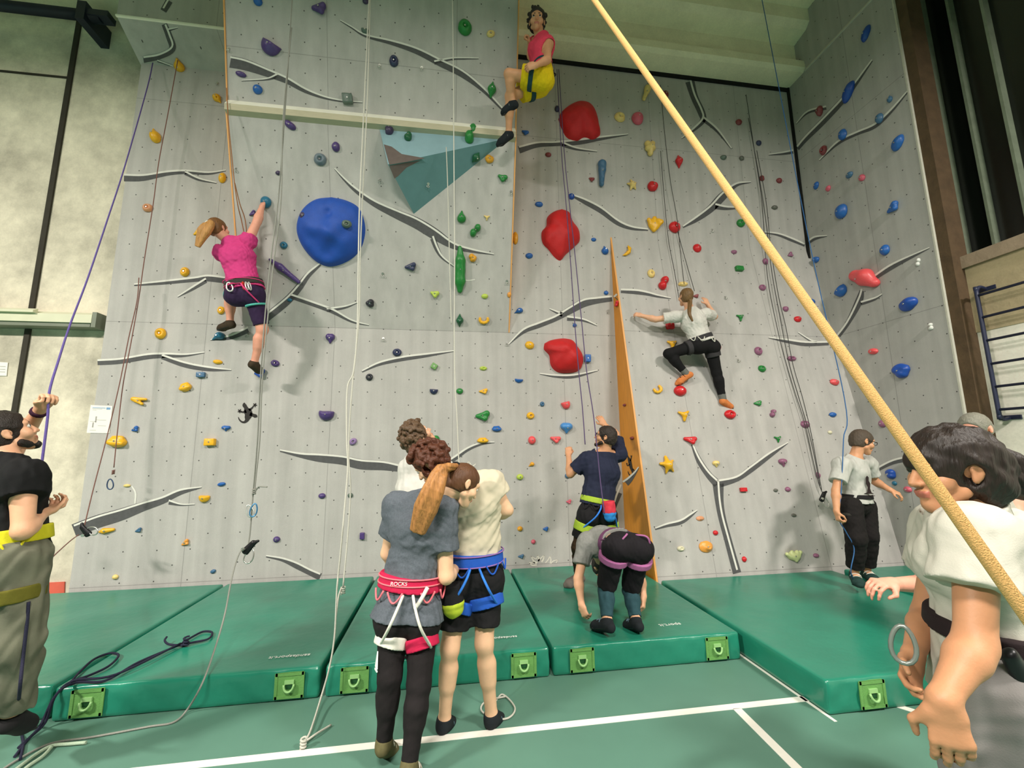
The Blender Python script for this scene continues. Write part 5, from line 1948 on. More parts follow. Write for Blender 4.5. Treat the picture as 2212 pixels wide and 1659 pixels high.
class Flat(Limb):
    """bar with flat ends"""
    ends = (True, True)

    def dist(self, X):
        q = [X[i] - np.float32(self.a[i]) for i in range(3)]
        h = q[0] * self.u[0] + q[1] * self.u[1] + q[2] * self.u[2]
        t = np.clip(h / self.L, 0, 1)
        rr = np.maximum(q[0] ** 2 + q[1] ** 2 + q[2] ** 2 - h * h, 0)
        w = self.wa + (self.wb - self.wa) * t
        d = self.da + (self.db - self.da) * t
        qs = q[0] * self.s[0] + q[1] * self.s[1] + q[2] * self.s[2]
        m = np.minimum(w, d)
        e = 0
        if not self.ends[0]:
            e = e + np.minimum(h, 0)
        if not self.ends[1]:
            e = e + np.maximum(h - self.L, 0)
        k = np.sqrt((qs / w) ** 2 + np.maximum(rr - qs * qs, 0) / (d * d) + (e / m) ** 2)
        o = (k - 1) * m
        if self.ends[0]:
            o = np.maximum(o, -h)
        if self.ends[1]:
            o = np.maximum(o, h - self.L)
        return o


def flat_b(*a, **k):
    f = Flat(*a, **k)
    f.ends = (False, True)
    return f


class HeadFrame:
    def __init__(self, c, f, u, s=1.0):
        self.c = np.array(c, float)
        self.f = unit(f)
        self.r = unit(np.cross(self.f, unit(u)))
        self.u = np.cross(self.r, self.f)
        self.s = s
        self.R = np.stack([self.r, self.f, self.u], 1)

    def w(self, x, y, z):
        return self.c + self.s * (self.r * x + self.f * y + self.u * z)

    def limb(self, a, b, ra, rb=None, grow=0.0):
        return Limb(self.w(*a), self.w(*b), ra * self.s, (ra if rb is None else rb) * self.s, grow=grow)

    def ball(self, c, r, grow=0.0):
        r = (r, r, r) if np.isscalar(r) else r
        return Ball(self.w(*c), tuple(v * self.s for v in r), self.R, grow)


SKINS = {'fair': (226, 172, 138), 'warm': (206, 150, 112), 'pink': (228, 160, 136), 'tan': (190, 136, 100), 'light': (234, 188, 152)}


def skin_mat(k):
    return mat('skin_' + k, SKINS[k], rough=0.5, var=0.10, scale=26, bump=0.06, bscale=160, spec=0.35, sss=0.08)


LIP = mat('lip', (178, 106, 88), rough=0.45, var=0.08)
EYE_W = mat('eye_white', (226, 222, 214), rough=0.3, var=0.03)
EYE_D = mat('eye_dark', (48, 34, 26), rough=0.25, var=0.1)


def hair_mat(name, col, var=0.35, stretch=(40, 40, 3)):
    return mat('hair_' + name, col, rough=0.55, var=var, scale=2.2, stretch=stretch, bump=0.5, bscale=3.0, spec=0.4)


def cloth_mat(name, col, var=0.09, scale=40, rough=0.85, bump=0.12, bscale=260):
    return mat('cloth_' + name, col, rough=rough, var=var, scale=scale, bump=bump, bscale=bscale, spec=0.2, sheen=0.0)


class Human:
    """J: world points for pelvis chest neck head shL shR elL elR wrL wrR tipL tipR hipL hipR knL knR anL anR toL toR"""

    def __init__(self, label, J, face, face_up, s=1.0, skin='fair', girl=False, belly=0.0, palms=(None, None), curl=(0.5, 0.5), hs=1.0, build=1.0, body_f=None, vox=0.0065, thumbs=(1, 1)):
        self.J = {k: np.array(tuple(v), float) for k, v in J.items()}
        J = self.J
        self.s, self.girl, self.build, self.vox = s, girl, build, vox
        self.skin = skin
        self.H = HeadFrame(J['head'], face, face_up, hs * s)
        self.up = unit(J['chest'] - J['pelvis'])
        self.ss = unit(J['shR'] - J['shL'])
        self.hsd = unit(J['hipR'] - J['hipL'])
        self.fw = unit(np.cross(self.up, self.ss)) if body_f is None else unit(body_f)
        self.fh = unit(np.cross(self.up, self.hsd))
        self.palms, self.curl, self.thumbs = palms, curl, thumbs
        self.belly = belly
        foot = min(J['anL'][2], J['anR'][2]) - 0.08
        self.root = thing('person', label, 'person', (J['pelvis'][0], J['pelvis'][1], foot))
        self.body()

    # ---- shapes -------------------------------------------------
    def torso(self, g=0.0, hem=None, loose=0.0):
        """torso bars grown by g; hem: extra length below the waist, flat; loose widens the lower part"""
        J, s, b = self.J, self.s, self.build
        P, C, N = J['pelvis'], J['chest'], J['neck']
        W = P + (C - P) * 0.42
        gl = self.girl
        hip, wst, chs = (0.158, 0.118, 0.140) if gl else (0.152, 0.132, 0.158)
        hip, wst, chs = hip * s * b, wst * s * b, chs * s * b
        dh, dw, dc = 0.104 * s * b, (0.086 + self.belly) * s * b, 0.104 * s * b
        ws = unit(self.ss + self.hsd)
        out = []
        if hem is None:
            out.append((Limb(P, W, hip + g, wst + g, dh + g, dw + g, side=self.hsd), 0.05))
        else:
            e = P + (P - W) * (hem / max(np.linalg.norm(P - W), 1e-6))
            out.append((flat_b(W, e, wst + g + loose * 0.5, hip + g + loose, dw + g + loose * 0.5, dh + g + loose, side=self.hsd), 0.05))
        out.append((Limb(W, C, wst + g, chs + g, dw + g, dc + g, side=ws), 0.05))
        sh = (J['shL'] + J['shR']) / 2
        out.append((Limb(C, sh * 0.5 + N * 0.5, chs + g, 0.105 * s + g, dc + g, 0.066 * s + g, side=self.ss), 0.05))
        out.append((Limb(J['shL'], J['shR'], 0.05 * s + g), 0.06))
        for k in 'LR':
            out.append((Ball(J['sh' + k], 0.054 * s * b + g), 0.04))
        if gl:
            for d in (-1, 1):
                out.append((Ball(C + self.ss * d * 0.066 * s + self.fw * 0.075 * s - self.up * 0.01 * s, (0.058 * s + g,) * 3), 0.05))
        return out

    def glutes(self, g=0.0):
        s, b = self.s, self.build
        return [(Ball(self.J['hip' + k] - self.fh * 0.045 * s - self.up * 0.01 * s, 0.088 * s * b + g), 0.05) for k in 'LR']

    def leg(self, k, g=0.0, upto=None, loose=0.0, lower=True):
        """leg k; upto: 0..1 on the thigh, 1..2 on the shin, flat end there"""
        J, s, b = self.J, self.s, self.build
        h, kn, an = J['hip' + k], J['kn' + k], J['an' + k]
        rt, rk, rc, ra = 0.080 * s * b + g, 0.054 * s * b + g, 0.052 * s * b + g, 0.036 * s + g
        out = []
        if upto is not None and upto <= 1:
            e = h + (kn - h) * upto
            r = rt + (rk - rt) * upto + loose
            out.append((flat_b(h, e, rt + loose * 0.6, r), 0.04))
            return out
        out.append((Limb(h, kn, rt + loose * 0.5, rk + loose), 0.04))
        bend = unit((h + an) / 2 - kn) if np.linalg.norm((h + an) / 2 - kn) > 0.03 else -self.fh
        m = kn + (an - kn) * 0.28 + bend * 0.012 * s
        t = 1.0 if upto is None else upto - 1
        e = kn + (an - kn) * t
        if upto is None:
            out.append((Limb(kn, an, rc * 0.96 + loose, ra + loose), 0.03))
            out.append((Limb(m, kn + (an - kn) * 0.5, 0.055 * s * b + g, 0.046 * s * b + g), 0.03))
        else:
            out.append((flat_b(kn, e, rc * 0.98 + loose, rc + (ra - rc) * t + loose * 1.1), 0.03))
            if t > 0.5:
                out.append((Limb(m, kn + (an - kn) * 0.45, 0.055 * s * b + g + loose * 0.6, 0.046 * s * b + g + loose * 0.6), 0.03))
        return out

    def foot(self, k, g=0.0):
        J, s = self.J, self.s
        an, to = J['an' + k], J['to' + k]
        d = unit(to - an)
        sh = unit(an - J['kn' + k])
        heel = an + sh * 0.045 * s - d * 0.035 * s
        ball = an + (to - an) * 0.72 + sh * 0.008
        sd = np.cross(d, sh)
        return [(Limb(heel, ball, 0.031 * s + g, 0.042 * s + g, 0.032 * s + g, 0.026 * s + g, side=sd), 0.02),
                (Limb(an, ball, 0.034 * s + g, 0.034 * s + g), 0.03),
                (Limb(ball, to, 0.040 * s + g, 0.024 * s + g, 0.024 * s + g, 0.018 * s + g, side=sd), 0.02)]

    def arm(self, k, g=0.0, upto=None, loose=0.0):
        J, s, b = self.J, self.s, self.build
        sh, el, wr = J['sh' + k], J['el' + k], J['wr' + k]
        r0, r1, r2, r3 = 0.047 * s * b + g, 0.039 * s * b + g, 0.041 * s * b + g, 0.026 * s + g
        if upto is not None and upto <= 1:
            e = sh + (el - sh) * upto
            return [(flat_b(sh, e, r0 + loose * 0.5, r0 + (r1 - r0) * upto + loose), 0.04)]
        out = [(Limb(sh, el, r0, r1), 0.04)]
        m = el + (wr - el) * 0.25
        out.append((Limb(el, m, r1 * 0.98, r2), 0.02))
        out.append((Limb(m, wr, r2, r3), 0.02))
        return out

    def hand(self, k, g=0.0):
        J, s = self.J, self.s
        wr, tip = J['wr' + k], J['tip' + k]
        d = unit(tip - wr)
        i = 0 if k == 'L' else 1
        pn = self.palms[i]
        if pn is None:
            pn = self.fw
        pn = unit(np.array(pn, float))
        pn = unit(pn - d * pn.dot(d))
        sv = np.cross(d, pn) * (1 if k == 'R' else -1) * self.thumbs[i]
        c = self.curl[i]
        out = [(Limb(wr, wr + d * 0.03 * s, 0.026 * s, 0.032 * s, 0.022 * s, 0.018 * s, side=sv), 0.02),
               (Limb(wr + d * 0.025 * s, wr + d * 0.082 * s, 0.033 * s, 0.040 * s, 0.017 * s, 0.014 * s, side=sv), 0.012)]
        for j, (o, b0, L) in enumerate(((0.030, 0.086, 0.072), (0.010, 0.092, 0.080), (-0.010, 0.088, 0.074), (-0.029, 0.080, 0.058))):
            p = wr + d * b0 * s + sv * o * s
            a = 0.12 + 0.06 * j * c
            for q, (fr, bend) in enumerate(((0.46, 66), (0.30, 70), (0.24, 48))):
                a += math.radians(bend) * c
                dd = d * math.cos(a) + pn * math.sin(a) + sv * o * 1.6 * (1 - c)
                e = p + unit(dd) * L * fr * s
                r = (0.0092, 0.0082, 0.0072)[q] * s
                out.append((Limb(p, e, r, r * 0.92), 0.004))
                p = e
        p = wr + d * 0.028 * s + sv * 0.028 * s
        e = p + unit(d * 0.62 + sv * (0.75 - 0.4 * c) + pn * (0.25 + 0.5 * c)) * 0.046 * s
        out.append((Limb(p, e, 0.0135 * s, 0.0105 * s), 0.012))
        e2 = e + unit(d * 0.9 - sv * 0.25 * c + pn * (0.2 + 0.5 * c)) * 0.034 * s
        out.append((Limb(e, e2, 0.0102 * s, 0.0078 * s), 0.004))
        return out

    def head(self):
        H = self.H
        A = [(H.ball((0, -0.012, 0.035), (0.075, 0.096, 0.086)), 0.02),
             (H.limb((0, 0.035, 0.02), (0, 0.05, -0.070), 0.058, 0.036), 0.02),
             (H.limb((-0.046, 0.012, -0.055), (0, 0.062, -0.092), 0.020, 0.020), 0.02),
             (H.limb((0.046, 0.012, -0.055), (0, 0.062, -0.092), 0.020, 0.020), 0.02),
             (H.ball((0, 0.072, -0.094), 0.019), 0.015),
             (H.ball((-0.043, 0.058, -0.026), 0.028), 0.02), (H.ball((0.043, 0.058, -0.026), 0.028), 0.02),
             (H.limb((-0.042, 0.074, 0.030), (0.042, 0.074, 0.030), 0.014), 0.015)]
        B = [(H.ball((-0.033, 0.098, 0.008), (0.017, 0.017, 0.0085)), 0.012), (H.ball((0.033, 0.098, 0.008), (0.017, 0.017, 0.0085)), 0.012)]
        Cc = [(H.limb((0, 0.086, 0.016), (0, 0.107, -0.028), 0.0080, 0.0115), 0.008),
              (H.ball((-0.011, 0.096, -0.031), 0.008), 0.006), (H.ball((0.011, 0.096, -0.031), 0.008), 0.006),
              (H.limb((-0.018, 0.088, -0.056), (0.018, 0.088, -0.056), 0.0085), 0.004),
              (H.limb((-0.016, 0.086, -0.066), (0.016, 0.086, -0.066), 0.0085), 0.004)]
        for d in (-1, 1):
            Cc.append((H.ball((d * 0.078, -0.012, 0.004), (0.009, 0.018, 0.029)), 0.006))
            Cc.append((H.ball((d * 0.077, -0.004, -0.018), (0.008, 0.011, 0.014)), 0.005))
        D_ = [(H.ball((d * 0.088, -0.008, 0.006), (0.007, 0.009, 0.017)), 0.004) for d in (-1, 1)]
        return A, B, Cc, D_

    # ---- meshes -------------------------------------------------
    def field(self, prims, vox=None, pad=0.03):
        lo = np.min([p.box()[0] for p, _ in prims], 0) - pad
        hi = np.max([p.box()[1] for p, _ in prims], 0) + pad
        return Field(lo, hi, vox or self.vox)

    def solid(self, name, prims, m, cuts=(), wrinkle=None, vox=None, smooth=1, parent=None, subs=(), wrinkle2=None):
        F = self.field(prims, vox)
        for p, k in prims:
            F.add(p, k)
        if wrinkle:
            F.wrinkle(*wrinkle)
            if wrinkle2:
                F.wrinkle(*wrinkle2)
        for p, k in subs:
            F.add(p, k, sub=True)
        for c in cuts:
            F.cut(*c)
        V, Q = F.mesh(smooth)
        if len(V) == 0:
            return None
        return link(name, quads_mesh(V, Q), parent or self.root, m)

    def body(self):
        J, H, s = self.J, self.H, self.s
        prims = self.torso() + self.glutes()
        nb = J['neck'] - unit(H.w(0, -0.02, -0.05) - J['neck']) * 0.02
        prims.append((Limb(nb, H.w(0, -0.022, -0.03), 0.060 * s, 0.054 * s), 0.035))
        for k in 'LR':
            prims += self.leg(k) + self.foot(k) + self.arm(k)
        A, B, Cc, De = self.head()
        prims += A
        F = self.field(prims + self.hand('L') + self.hand('R'))
        for p, k in prims:
            F.add(p, k)
        for p, k in B:
            F.add(p, k, sub=True)
        for p, k in Cc:
            F.add(p, k)
        for p, k in De:
            F.add(p, k, sub=True)
        for k in 'LR':
            for p, kk in self.hand(k):
                F.add(p, kk)
        V, Q = F.mesh(1)
        me = quads_mesh(V, Q)
        o = link('body', me, self.root, [skin_mat(self.skin), LIP])
        # lip colour on the mouth only
        loc = (V - H.c) @ H.R / H.s
        lips = (np.abs(loc[:, 0]) < 0.026) & (loc[:, 1] > 0.083) & (loc[:, 2] < -0.049) & (loc[:, 2] > -0.073)
        if lips.any() and len(me.polygons) == len(Q):
            me.polygons.foreach_set('material_index', lips[Q].all(1).astype(np.int32))
        for d in (-1, 1):
            bm = bmesh.new()
            bmesh.ops.create_uvsphere(bm, u_segments=14, v_segments=10, radius=0.0125 * H.s)
            for f in bm.faces:
                c = f.calc_center_median().normalized()
                f.material_index = 1 if c.z > 0.70 else 0
                f.smooth = True
            q = np.stack([H.r, -H.u, H.f], 1)
            M = Matrix([list(r) for r in q]).to_4x4()
            M.translation = Vector(H.w(d * 0.033, 0.079, 0.010))
            bmesh.ops.transform(bm, matrix=M, verts=bm.verts)
            link('eye', bm_done(bm), self.root, [EYE_W, EYE_D])

    def brows(self, m):
        H = self.H
        for d in (-1, 1):
            self.solid('eyebrow', [(H.limb((d * 0.018, 0.090, 0.028), (d * 0.048, 0.080, 0.031), 0.0055, 0.004), 0.004)], m, vox=0.003)

    def hair(self, m, grow=0.012, face=(0, 0.135, -0.052), face_r=(0.094, 0.108, 0.132), bottom=-0.075, curls=0, curl_r=0.02, seed=1, puff=(0, 0, 0), ears=True, vox=0.005, wr=(0.003, 60), extra=()):
        H, s = self.H, self.H.s
        prims = [(H.ball((0, -0.012, 0.035), (0.075, 0.096, 0.086), grow * s), 0.02),
                 (H.ball((0, -0.045, -0.015), (0.064, 0.060, 0.070), grow * s), 0.03)]
        if puff != (0, 0, 0):
            prims.append((H.ball((0, -0.025, 0.03), tuple(a + p for a, p in zip((0.078, 0.096, 0.088), puff))), 0.02))
        prims += list(extra)
        rng = random.Random(seed)
        R_ = np.array((0.078, 0.098, 0.090)) + np.array(puff) + grow
        for i in range(curls):
            while True:
                v = np.array([rng.gauss(0, 1) for _ in range(3)])
                v /= np.linalg.norm(v)
                if v[2] > -0.75 and not (v[1] > 0.42 and v[2] < 0.52):
                    break
            c = v * R_ * rng.uniform(0.92, 1.06) + np.array((0, -0.014, 0.03))
            r = curl_r * rng.uniform(0.7, 1.25)
            prims.append((H.ball(tuple(c), (r, r * rng.uniform(0.8, 1.2), r * rng.uniform(0.8, 1.3))), 0.006))
        subs = [(H.ball(face, face_r), 0.012)]
        if ears:
            for d in (-1, 1):
                subs.append((H.ball((d * 0.09, 0.002, -0.012), (0.03, 0.026, 0.036)), 0.008))
        cuts = [(H.w(0, -0.03, bottom), -H.u, 0.13 * s)]
        return self.solid('hair', prims, m, cuts, (wr[0], wr[1], seed, (1, 1, 0.35)), vox, 1, None, subs)

    def tail(self, pts, radii, m, name='ponytail', seed=3, tie=None, strands=5, vox=0.0042):
        strands = int(strands * 2.6)
        """gathered hair along world points"""
        P = smooth_path([tuple(p) for p in pts], 3)
        R_ = np.interp(np.linspace(0, 1, len(P)), np.linspace(0, 1, len(radii)), radii)
        rng = np.random.RandomState(seed)
        prims = []
        n = len(P)
        for k in range(strands):
            ph = rng.uniform(0, 6.28)
            rad = math.sqrt(rng.uniform(0.05, 1.0)) * 0.8
            for i in range(n - 1):
                q = []
                for j in (i, i + 1):
                    t = unit(P[min(j + 1, n - 1)] - P[max(j - 1, 0)])
                    e1 = unit(np.cross(t, (0.31, 0.9, 0.28)))
                    e2 = np.cross(t, e1)
                    a_ = ph + 0.35 * j / n
                    q.append(P[j] + (e1 * math.cos(a_) + e2 * 0.6 * math.sin(a_)) * R_[j] * rad)
                prims.append((Limb(q[0], q[1], R_[i] * 0.27, R_[i + 1] * 0.27), 0.0015))
        o = self.solid(name, prims, m, vox=vox)
        if tie is not None:
            a, b = np.array(P[0]), np.array(P[1])
            d = unit(b - a)
            self.solid('hair_tie', [(Flat(a + d * 0.004, a + d * 0.024, R_[0] * 1.25, R_[0] * 1.25), 0.004)], tie, vox=0.004)
        return o

    def tshirt(self, m, g=0.016, sleeve=0.6, hem=0.06, loose=0.01, seed=1, wr=(0.007, 20), neck=0.0, name='tshirt', sl_loose=0.018, sleeveless=False):
        J, s = self.J, self.s
        prims = self.torso(g, hem * s, loose)
        dn = unit(J['pelvis'] - J['chest'])
        if hem > 0.03:
            prims += self.glutes(g)
        if not sleeveless:
            for k in 'LR':
                prims += self.arm(k, g, sleeve, sl_loose * s)
        ax = unit(self.H.w(0, -0.02, -0.05) - J['neck'])
        prims.append((Limb(J['neck'] - ax * 0.03, J['neck'] + ax * 0.012, 0.064 * s + g), 0.03))
        cuts = [(J['neck'] + ax * (0.012 + neck) * s, unit(ax * 0.8 + self.up * 0.4 + self.fw * 0.35), 0.115 * s)]
        cuts.append((J['pelvis'] + dn * hem * s, dn, 0.33 * s))
        subs = []
        if sleeveless:
            for k in 'LR':
                subs.append((Limb(J['sh' + k] + (J['sh' + k] - J['sh' + ('R' if k == 'L' else 'L')]) * 0.06, J['sh' + k] + (J['el' + k] - J['sh' + k]) * 0.5, 0.064 * s, 0.07 * s), 0.01))
        return self.solid(name, prims, m, cuts, (wr[0] * s * 0.62, wr[1] * 3.0, seed, (1, 1, 0.30)), None, 1, None, subs, (wr[0] * s * 0.22, wr[1] * 7, seed + 500, (0.6, 0.6, 0.5)))

    def trousers(self, m, g=0.010, upto=1.85, loose=0.008, seed=2, wr=(0.004, 22), name='trousers', waist=0.10, gl=True):
        J, s = self.J, self.s
        W = J['pelvis'] + self.up * waist * s
        b = self.build
        hip = (0.158 if self.girl else 0.152) * s * b
        prims = [(flat_b(J['pelvis'] - self.up * 0.02, W, hip + g, hip * 0.86 + g, 0.104 * s * b + g, 0.094 * s * b + g, side=self.hsd), 0.05)]
        if gl:
            prims += self.glutes(g)
        for k in 'LR':
            u = upto if np.isscalar(upto) else upto['LR'.index(k)]
            prims += self.leg(k, g, u, loose)
        return self.solid(name, prims, m, (), (wr[0] * s, wr[1] * 3, seed, (1, 1, 0.5)) if wr else None, None, 1)

    def legwear(self, name, m, g, t0, t1, k):
        """tube round one shin between fractions t0 and t1 of the knee-ankle line"""
        J = self.J
        kn, an = J['kn' + k], J['an' + k]
        r = lambda t: (0.052 + (0.036 - 0.052) * t) * self.s * self.build + g
        return self.solid(name, [(Flat(kn + (an - kn) * t0, kn + (an - kn) * t1, r(t0), r(t1)), 0.01)], m)

    def shoes(self, m, sole=None, g=0.009, collar=True, trim=None):
        for k in 'LR':
            J, s = self.J, self.s
            prims = self.foot(k, g)
            sh = unit(J['an' + k] - J['kn' + k])
            if collar:
                prims.append((Flat(J['an' + k] - sh * 0.03 * s, J['an' + k] + sh * 0.03 * s, 0.043 * s), 0.015))
            cut = [(J['an' + k] - sh * 0.022 * s, -sh, 0.10 * s)]
            o = self.solid('shoe', prims, m, cut, vox=0.005)
            d = unit(J['to' + k] - J['an' + k])
            an = J['an' + k]
            if sole:
                heel = an + sh * 0.062 * s - d * 0.04 * s
                ball = an + (J['to' + k] - an) * 0.75 + sh * 0.034 * s
                sd = np.cross(d, sh)
                self.solid('sole', [(Limb(heel, ball, 0.036 * s, 0.048 * s, 0.014 * s, 0.012 * s, side=sd), 0.01), (Limb(ball, J['to' + k] + sh * 0.014 * s + d * 0.012, 0.047 * s, 0.03 * s, 0.012 * s, 0.01 * s, side=sd), 0.01)], sole, vox=0.005, parent=o)
            if trim:
                sd = unit(np.cross(d, sh))
                for f in (0.25, 0.5):
                    c = an + (J['to' + k] - an) * f + sh * 0.012 * s
                    bm = bmesh.new()
                    pa = [c + sd * 0.046 * s * math.cos(a) - sh * 0.047 * s * math.sin(a) for a in np.linspace(0.15, math.pi - 0.15, 12)]
                    add_tube(bm, [Vector(p) for p in pa], 0.006 * s, 6)
                    link('strap', bm_done(bm), o, trim)

    def harness(self, m, up0=0.055, h=0.03, g=0.030, loops=True, loop_t=0.22, loop_h=0.03, loop_m=None, edge=None, gear=None, edge_z=None, risers=None, leg_g=0.024, name='harness_belt', tilt=0.0, bulge=0.075, loop_tilt=0.0):
        """waist belt, leg loops, gear loops and the risers at the back"""
        J, s, b = self.J, self.s, self.build
        ax = unit(self.up + self.fh * tilt)
        hip = (0.158 if self.girl else 0.152) * s * b
        wd = hip * 0.92 + g
        dp = 0.100 * s * b + g
        c = J['pelvis'] + self.up * up0 * s
        self.belt = (c, ax, wd, dp)
        belt = self.solid(name, [(Flat(c - ax * h * s, c + ax * h * s, wd, wd * 0.97, dp, dp * 0.97, side=self.hsd), 0.01)], m, vox=0.006)

        def on_belt(a, dz, out=0.004):
            """a: 0 right, 90 front, 180 left, 270 back"""
            a = math.radians(a)
            return c + self.hsd * (wd + out) * math.cos(a) + self.fh * (dp + out) * math.sin(a) + ax * dz * s
        self.on_belt = on_belt
        if edge:
            for dz in (edge_z or (-h + 0.004, h - 0.004)):
                bm = bmesh.new()
                add_tube(bm, [Vector(on_belt(a, dz, 0.0)) for a in range(0, 360, 12)], 0.0045 * s, 6, closed=True)
                link('belt_edging', bm_done(bm), belt, edge)
        if gear:
            for a0 in (200, 235, 290, 330):
                bm = bmesh.new()
                pa = [on_belt(a0 + 26 * t, -h * 0.7 - 0.055 * math.sin(math.pi * t), 0.012) for t in np.linspace(0, 1, 12)]
                add_tube(bm, [Vector(p) for p in pa], 0.0055 * s, 6)
                link('gear_loop', bm_done(bm), belt, gear)
        if loops:
            for k in 'LR':
                h_, kn = J['hip' + k], J['kn' + k]
                d = unit(unit(kn - h_) + self.hsd * (-loop_tilt if k == 'L' else loop_tilt))
                cc = h_ + (kn - h_) * loop_t - self.fh * 0.014 * s
                r = (0.080 + (0.054 - 0.080) * loop_t) * s * b + leg_g
                self.solid('leg_loop', [(Flat(cc - d * loop_h * s, cc + d * loop_h * s, r, r * 0.97), 0.01)], (loop_m['LR'.index(k)] if isinstance(loop_m, (list, tuple)) else loop_m) or m, vox=0.006)
        if risers:
            for a0, k in ((262, 'L'), (278, 'R')):
                h_, kn = J['hip' + k], J['kn' + k]
                cc = h_ + (kn - h_) * loop_t
                sdv = self.hsd * (-1 if k == 'L' else 1)
                r = (0.080 + (0.054 - 0.080) * loop_t) * s * b + leg_g
                p0 = on_belt(a0, -h, 0.006)
                p3 = cc - self.fh * r * 0.82 + sdv * r * 0.55
                mid = (p0 + p3) / 2 - self.fh * bulge * s + self.hsd * 0.0
                bm = bmesh.new()
                add_tube(bm, [Vector(p) for p in smooth_path([p0, p0 * 0.66 + mid * 0.34 - self.fh * 0.03 * s, mid, p3], 5)], 0.008 * s, 6)
                link('riser_strap', bm_done(bm), belt, risers)
        return belt

    def strip(self, name, pts, r, m, closed=False, parent=None):
        bm = bmesh.new()
        add_tube(bm, [Vector(tuple(p)) for p in (pts if closed else smooth_path([tuple(p) for p in pts], 4))], r, 7, closed=closed)
        return link(name, bm_done(bm), parent or self.root, m)


def px_joints(**kw):
    out = {}
    for k, v in kw.items():
        out[k] = at_y(*v) if len(v) == 3 and v[0] is not None and not isinstance(v, Vector) else Vector(v[1:])
    return out


BLACK = cloth_mat('black', (30, 29, 31), 0.2)
# ------------------------------------------------------------------ the cast
WEB_WHITE = cloth_mat('white_webbing', (230, 226, 214))
WEB_BLACK = cloth_mat('black_webbing', (34, 32, 34))

# woman in the grey shirt, front middle
J = px_joints(pelvis=(880, 1312, 2.66), chest=(905, 1140, 2.66), neck=(932, 1082, 2.68), head=(1000, 1047, 2.62),
              shL=(858, 1092, 2.72), elL=(838, 1195, 2.80), wrL=(880, 1255, 2.92), tipL=(930, 1260, 2.98),
              shR=(960, 1096, 2.62), elR=(964, 1246, 2.60), wrR=(986, 1225, 2.80), tipR=(1008, 1212, 2.94),
              hipL=(850, 1330, 2.66), knL=(842, 1462, 2.60), anL=(830, 1602, 2.62), toL=(845, 1622, 2.80),
              hipR=(916, 1330, 2.66), knR=(905, 1480, 2.56), anR=(884, 1652, 2.48), toR=(900, 1668, 2.66))
P = Human('woman with a long ginger ponytail, grey shirt and red and white harness, standing in front', J, (0.78, 0.35, -0.52), (0.42, 0.25, 0.87), s=0.98, skin='light', girl=True, palms=((0, 0, 1), (-0.5, 0.2, 1)), curl=(0.5, 0.6), vox=0.006, build=1.06)
hm = hair_mat('auburn', (92, 58, 34))
P.hair(hm, grow=0.007, bottom=-0.06, wr=(0.0015, 90))
P.tail([P.H.w(-0.01, -0.085, 0.075), at_y(955, 1018, 2.48), at_y(937, 1058, 2.44), at_y(920, 1098, 2.46), at_y(903, 1146, 2.50)], [0.026, 0.046, 0.062, 0.068, 0.046], hair_mat('ginger', (172, 118, 66), 0.65), tie=BLACK, strands=11)
grey = cloth_mat('heather_grey', (92, 98, 106), 0.35, 120)
P.tshirt(grey, g=0.016, sleeve=0.62, hem=0.045, loose=0.010, seed=5, wr=(0.010, 17))
P.trousers(cloth_mat('black_leggings', (34, 30, 31), 0.25, 12), g=0.006, upto=1.96, loose=0.0, wr=(0.0015, 40), name='leggings')
red = cloth_mat('crimson', (196, 36, 76), 0.12)
pinkw = cloth_mat('pink_webbing', (236, 120, 130))
P.harness(red, up0=0.150, h=0.040, g=0.034, loop_m=(WEB_WHITE, red), edge=pinkw, edge_z=(0.0, 0.036), gear=pinkw, risers=WEB_WHITE, loop_t=0.38, loop_h=0.032, leg_g=0.022, bulge=0.10, loop_tilt=0.28)
P.shoes(cloth_mat('olive_shoe', (98, 92, 62), 0.3), g=0.006, trim=WEB_WHITE)
c = np.array(P.on_belt(300, 0.0, 0.012))
b_ = P.on_belt(252, 0.017, 0.003)
place_text('belt_lettering', 'ROCKS', 0.028, b_, P.hsd, P.up, P.root, PRINT)
k_ = P.J['hipL'] * 0.30 + P.J['knL'] * 0.70
for a_, w_ in ((0.0, 0.012), (0.0, 0.03)):
    F_ = k_ - P.hsd * 0.071 - P.fh * 0.012
    pts_ = [F_ + P.up * 0.045 - P.fh * 0.012, F_ - P.up * 0.03 - P.fh * 0.012, F_ - P.up * 0.03 - P.fh * 0.047 + P.hsd * 0.014] if w_ < 0.02 else [F_ - P.up * 0.037 - P.fh * 0.012, F_ - P.up * 0.044 - P.fh * 0.012, F_ - P.up * 0.044 - P.fh * 0.050 + P.hsd * 0.016, F_ - P.up * 0.037 - P.fh * 0.050 + P.hsd * 0.016]
    bm = bmesh.new()
    add_prism(bm, [Vector(q) for q in pts_], Vector(-P.hsd * 0.006))
    link('leg_logo', bm_done(bm), P.root, PRINT)
P.strip('strap_tail', [c, c + np.array((-0.03, -0.02, -0.05)), c + np.array((-0.065, -0.02, -0.10))], 0.011, WEB_WHITE)


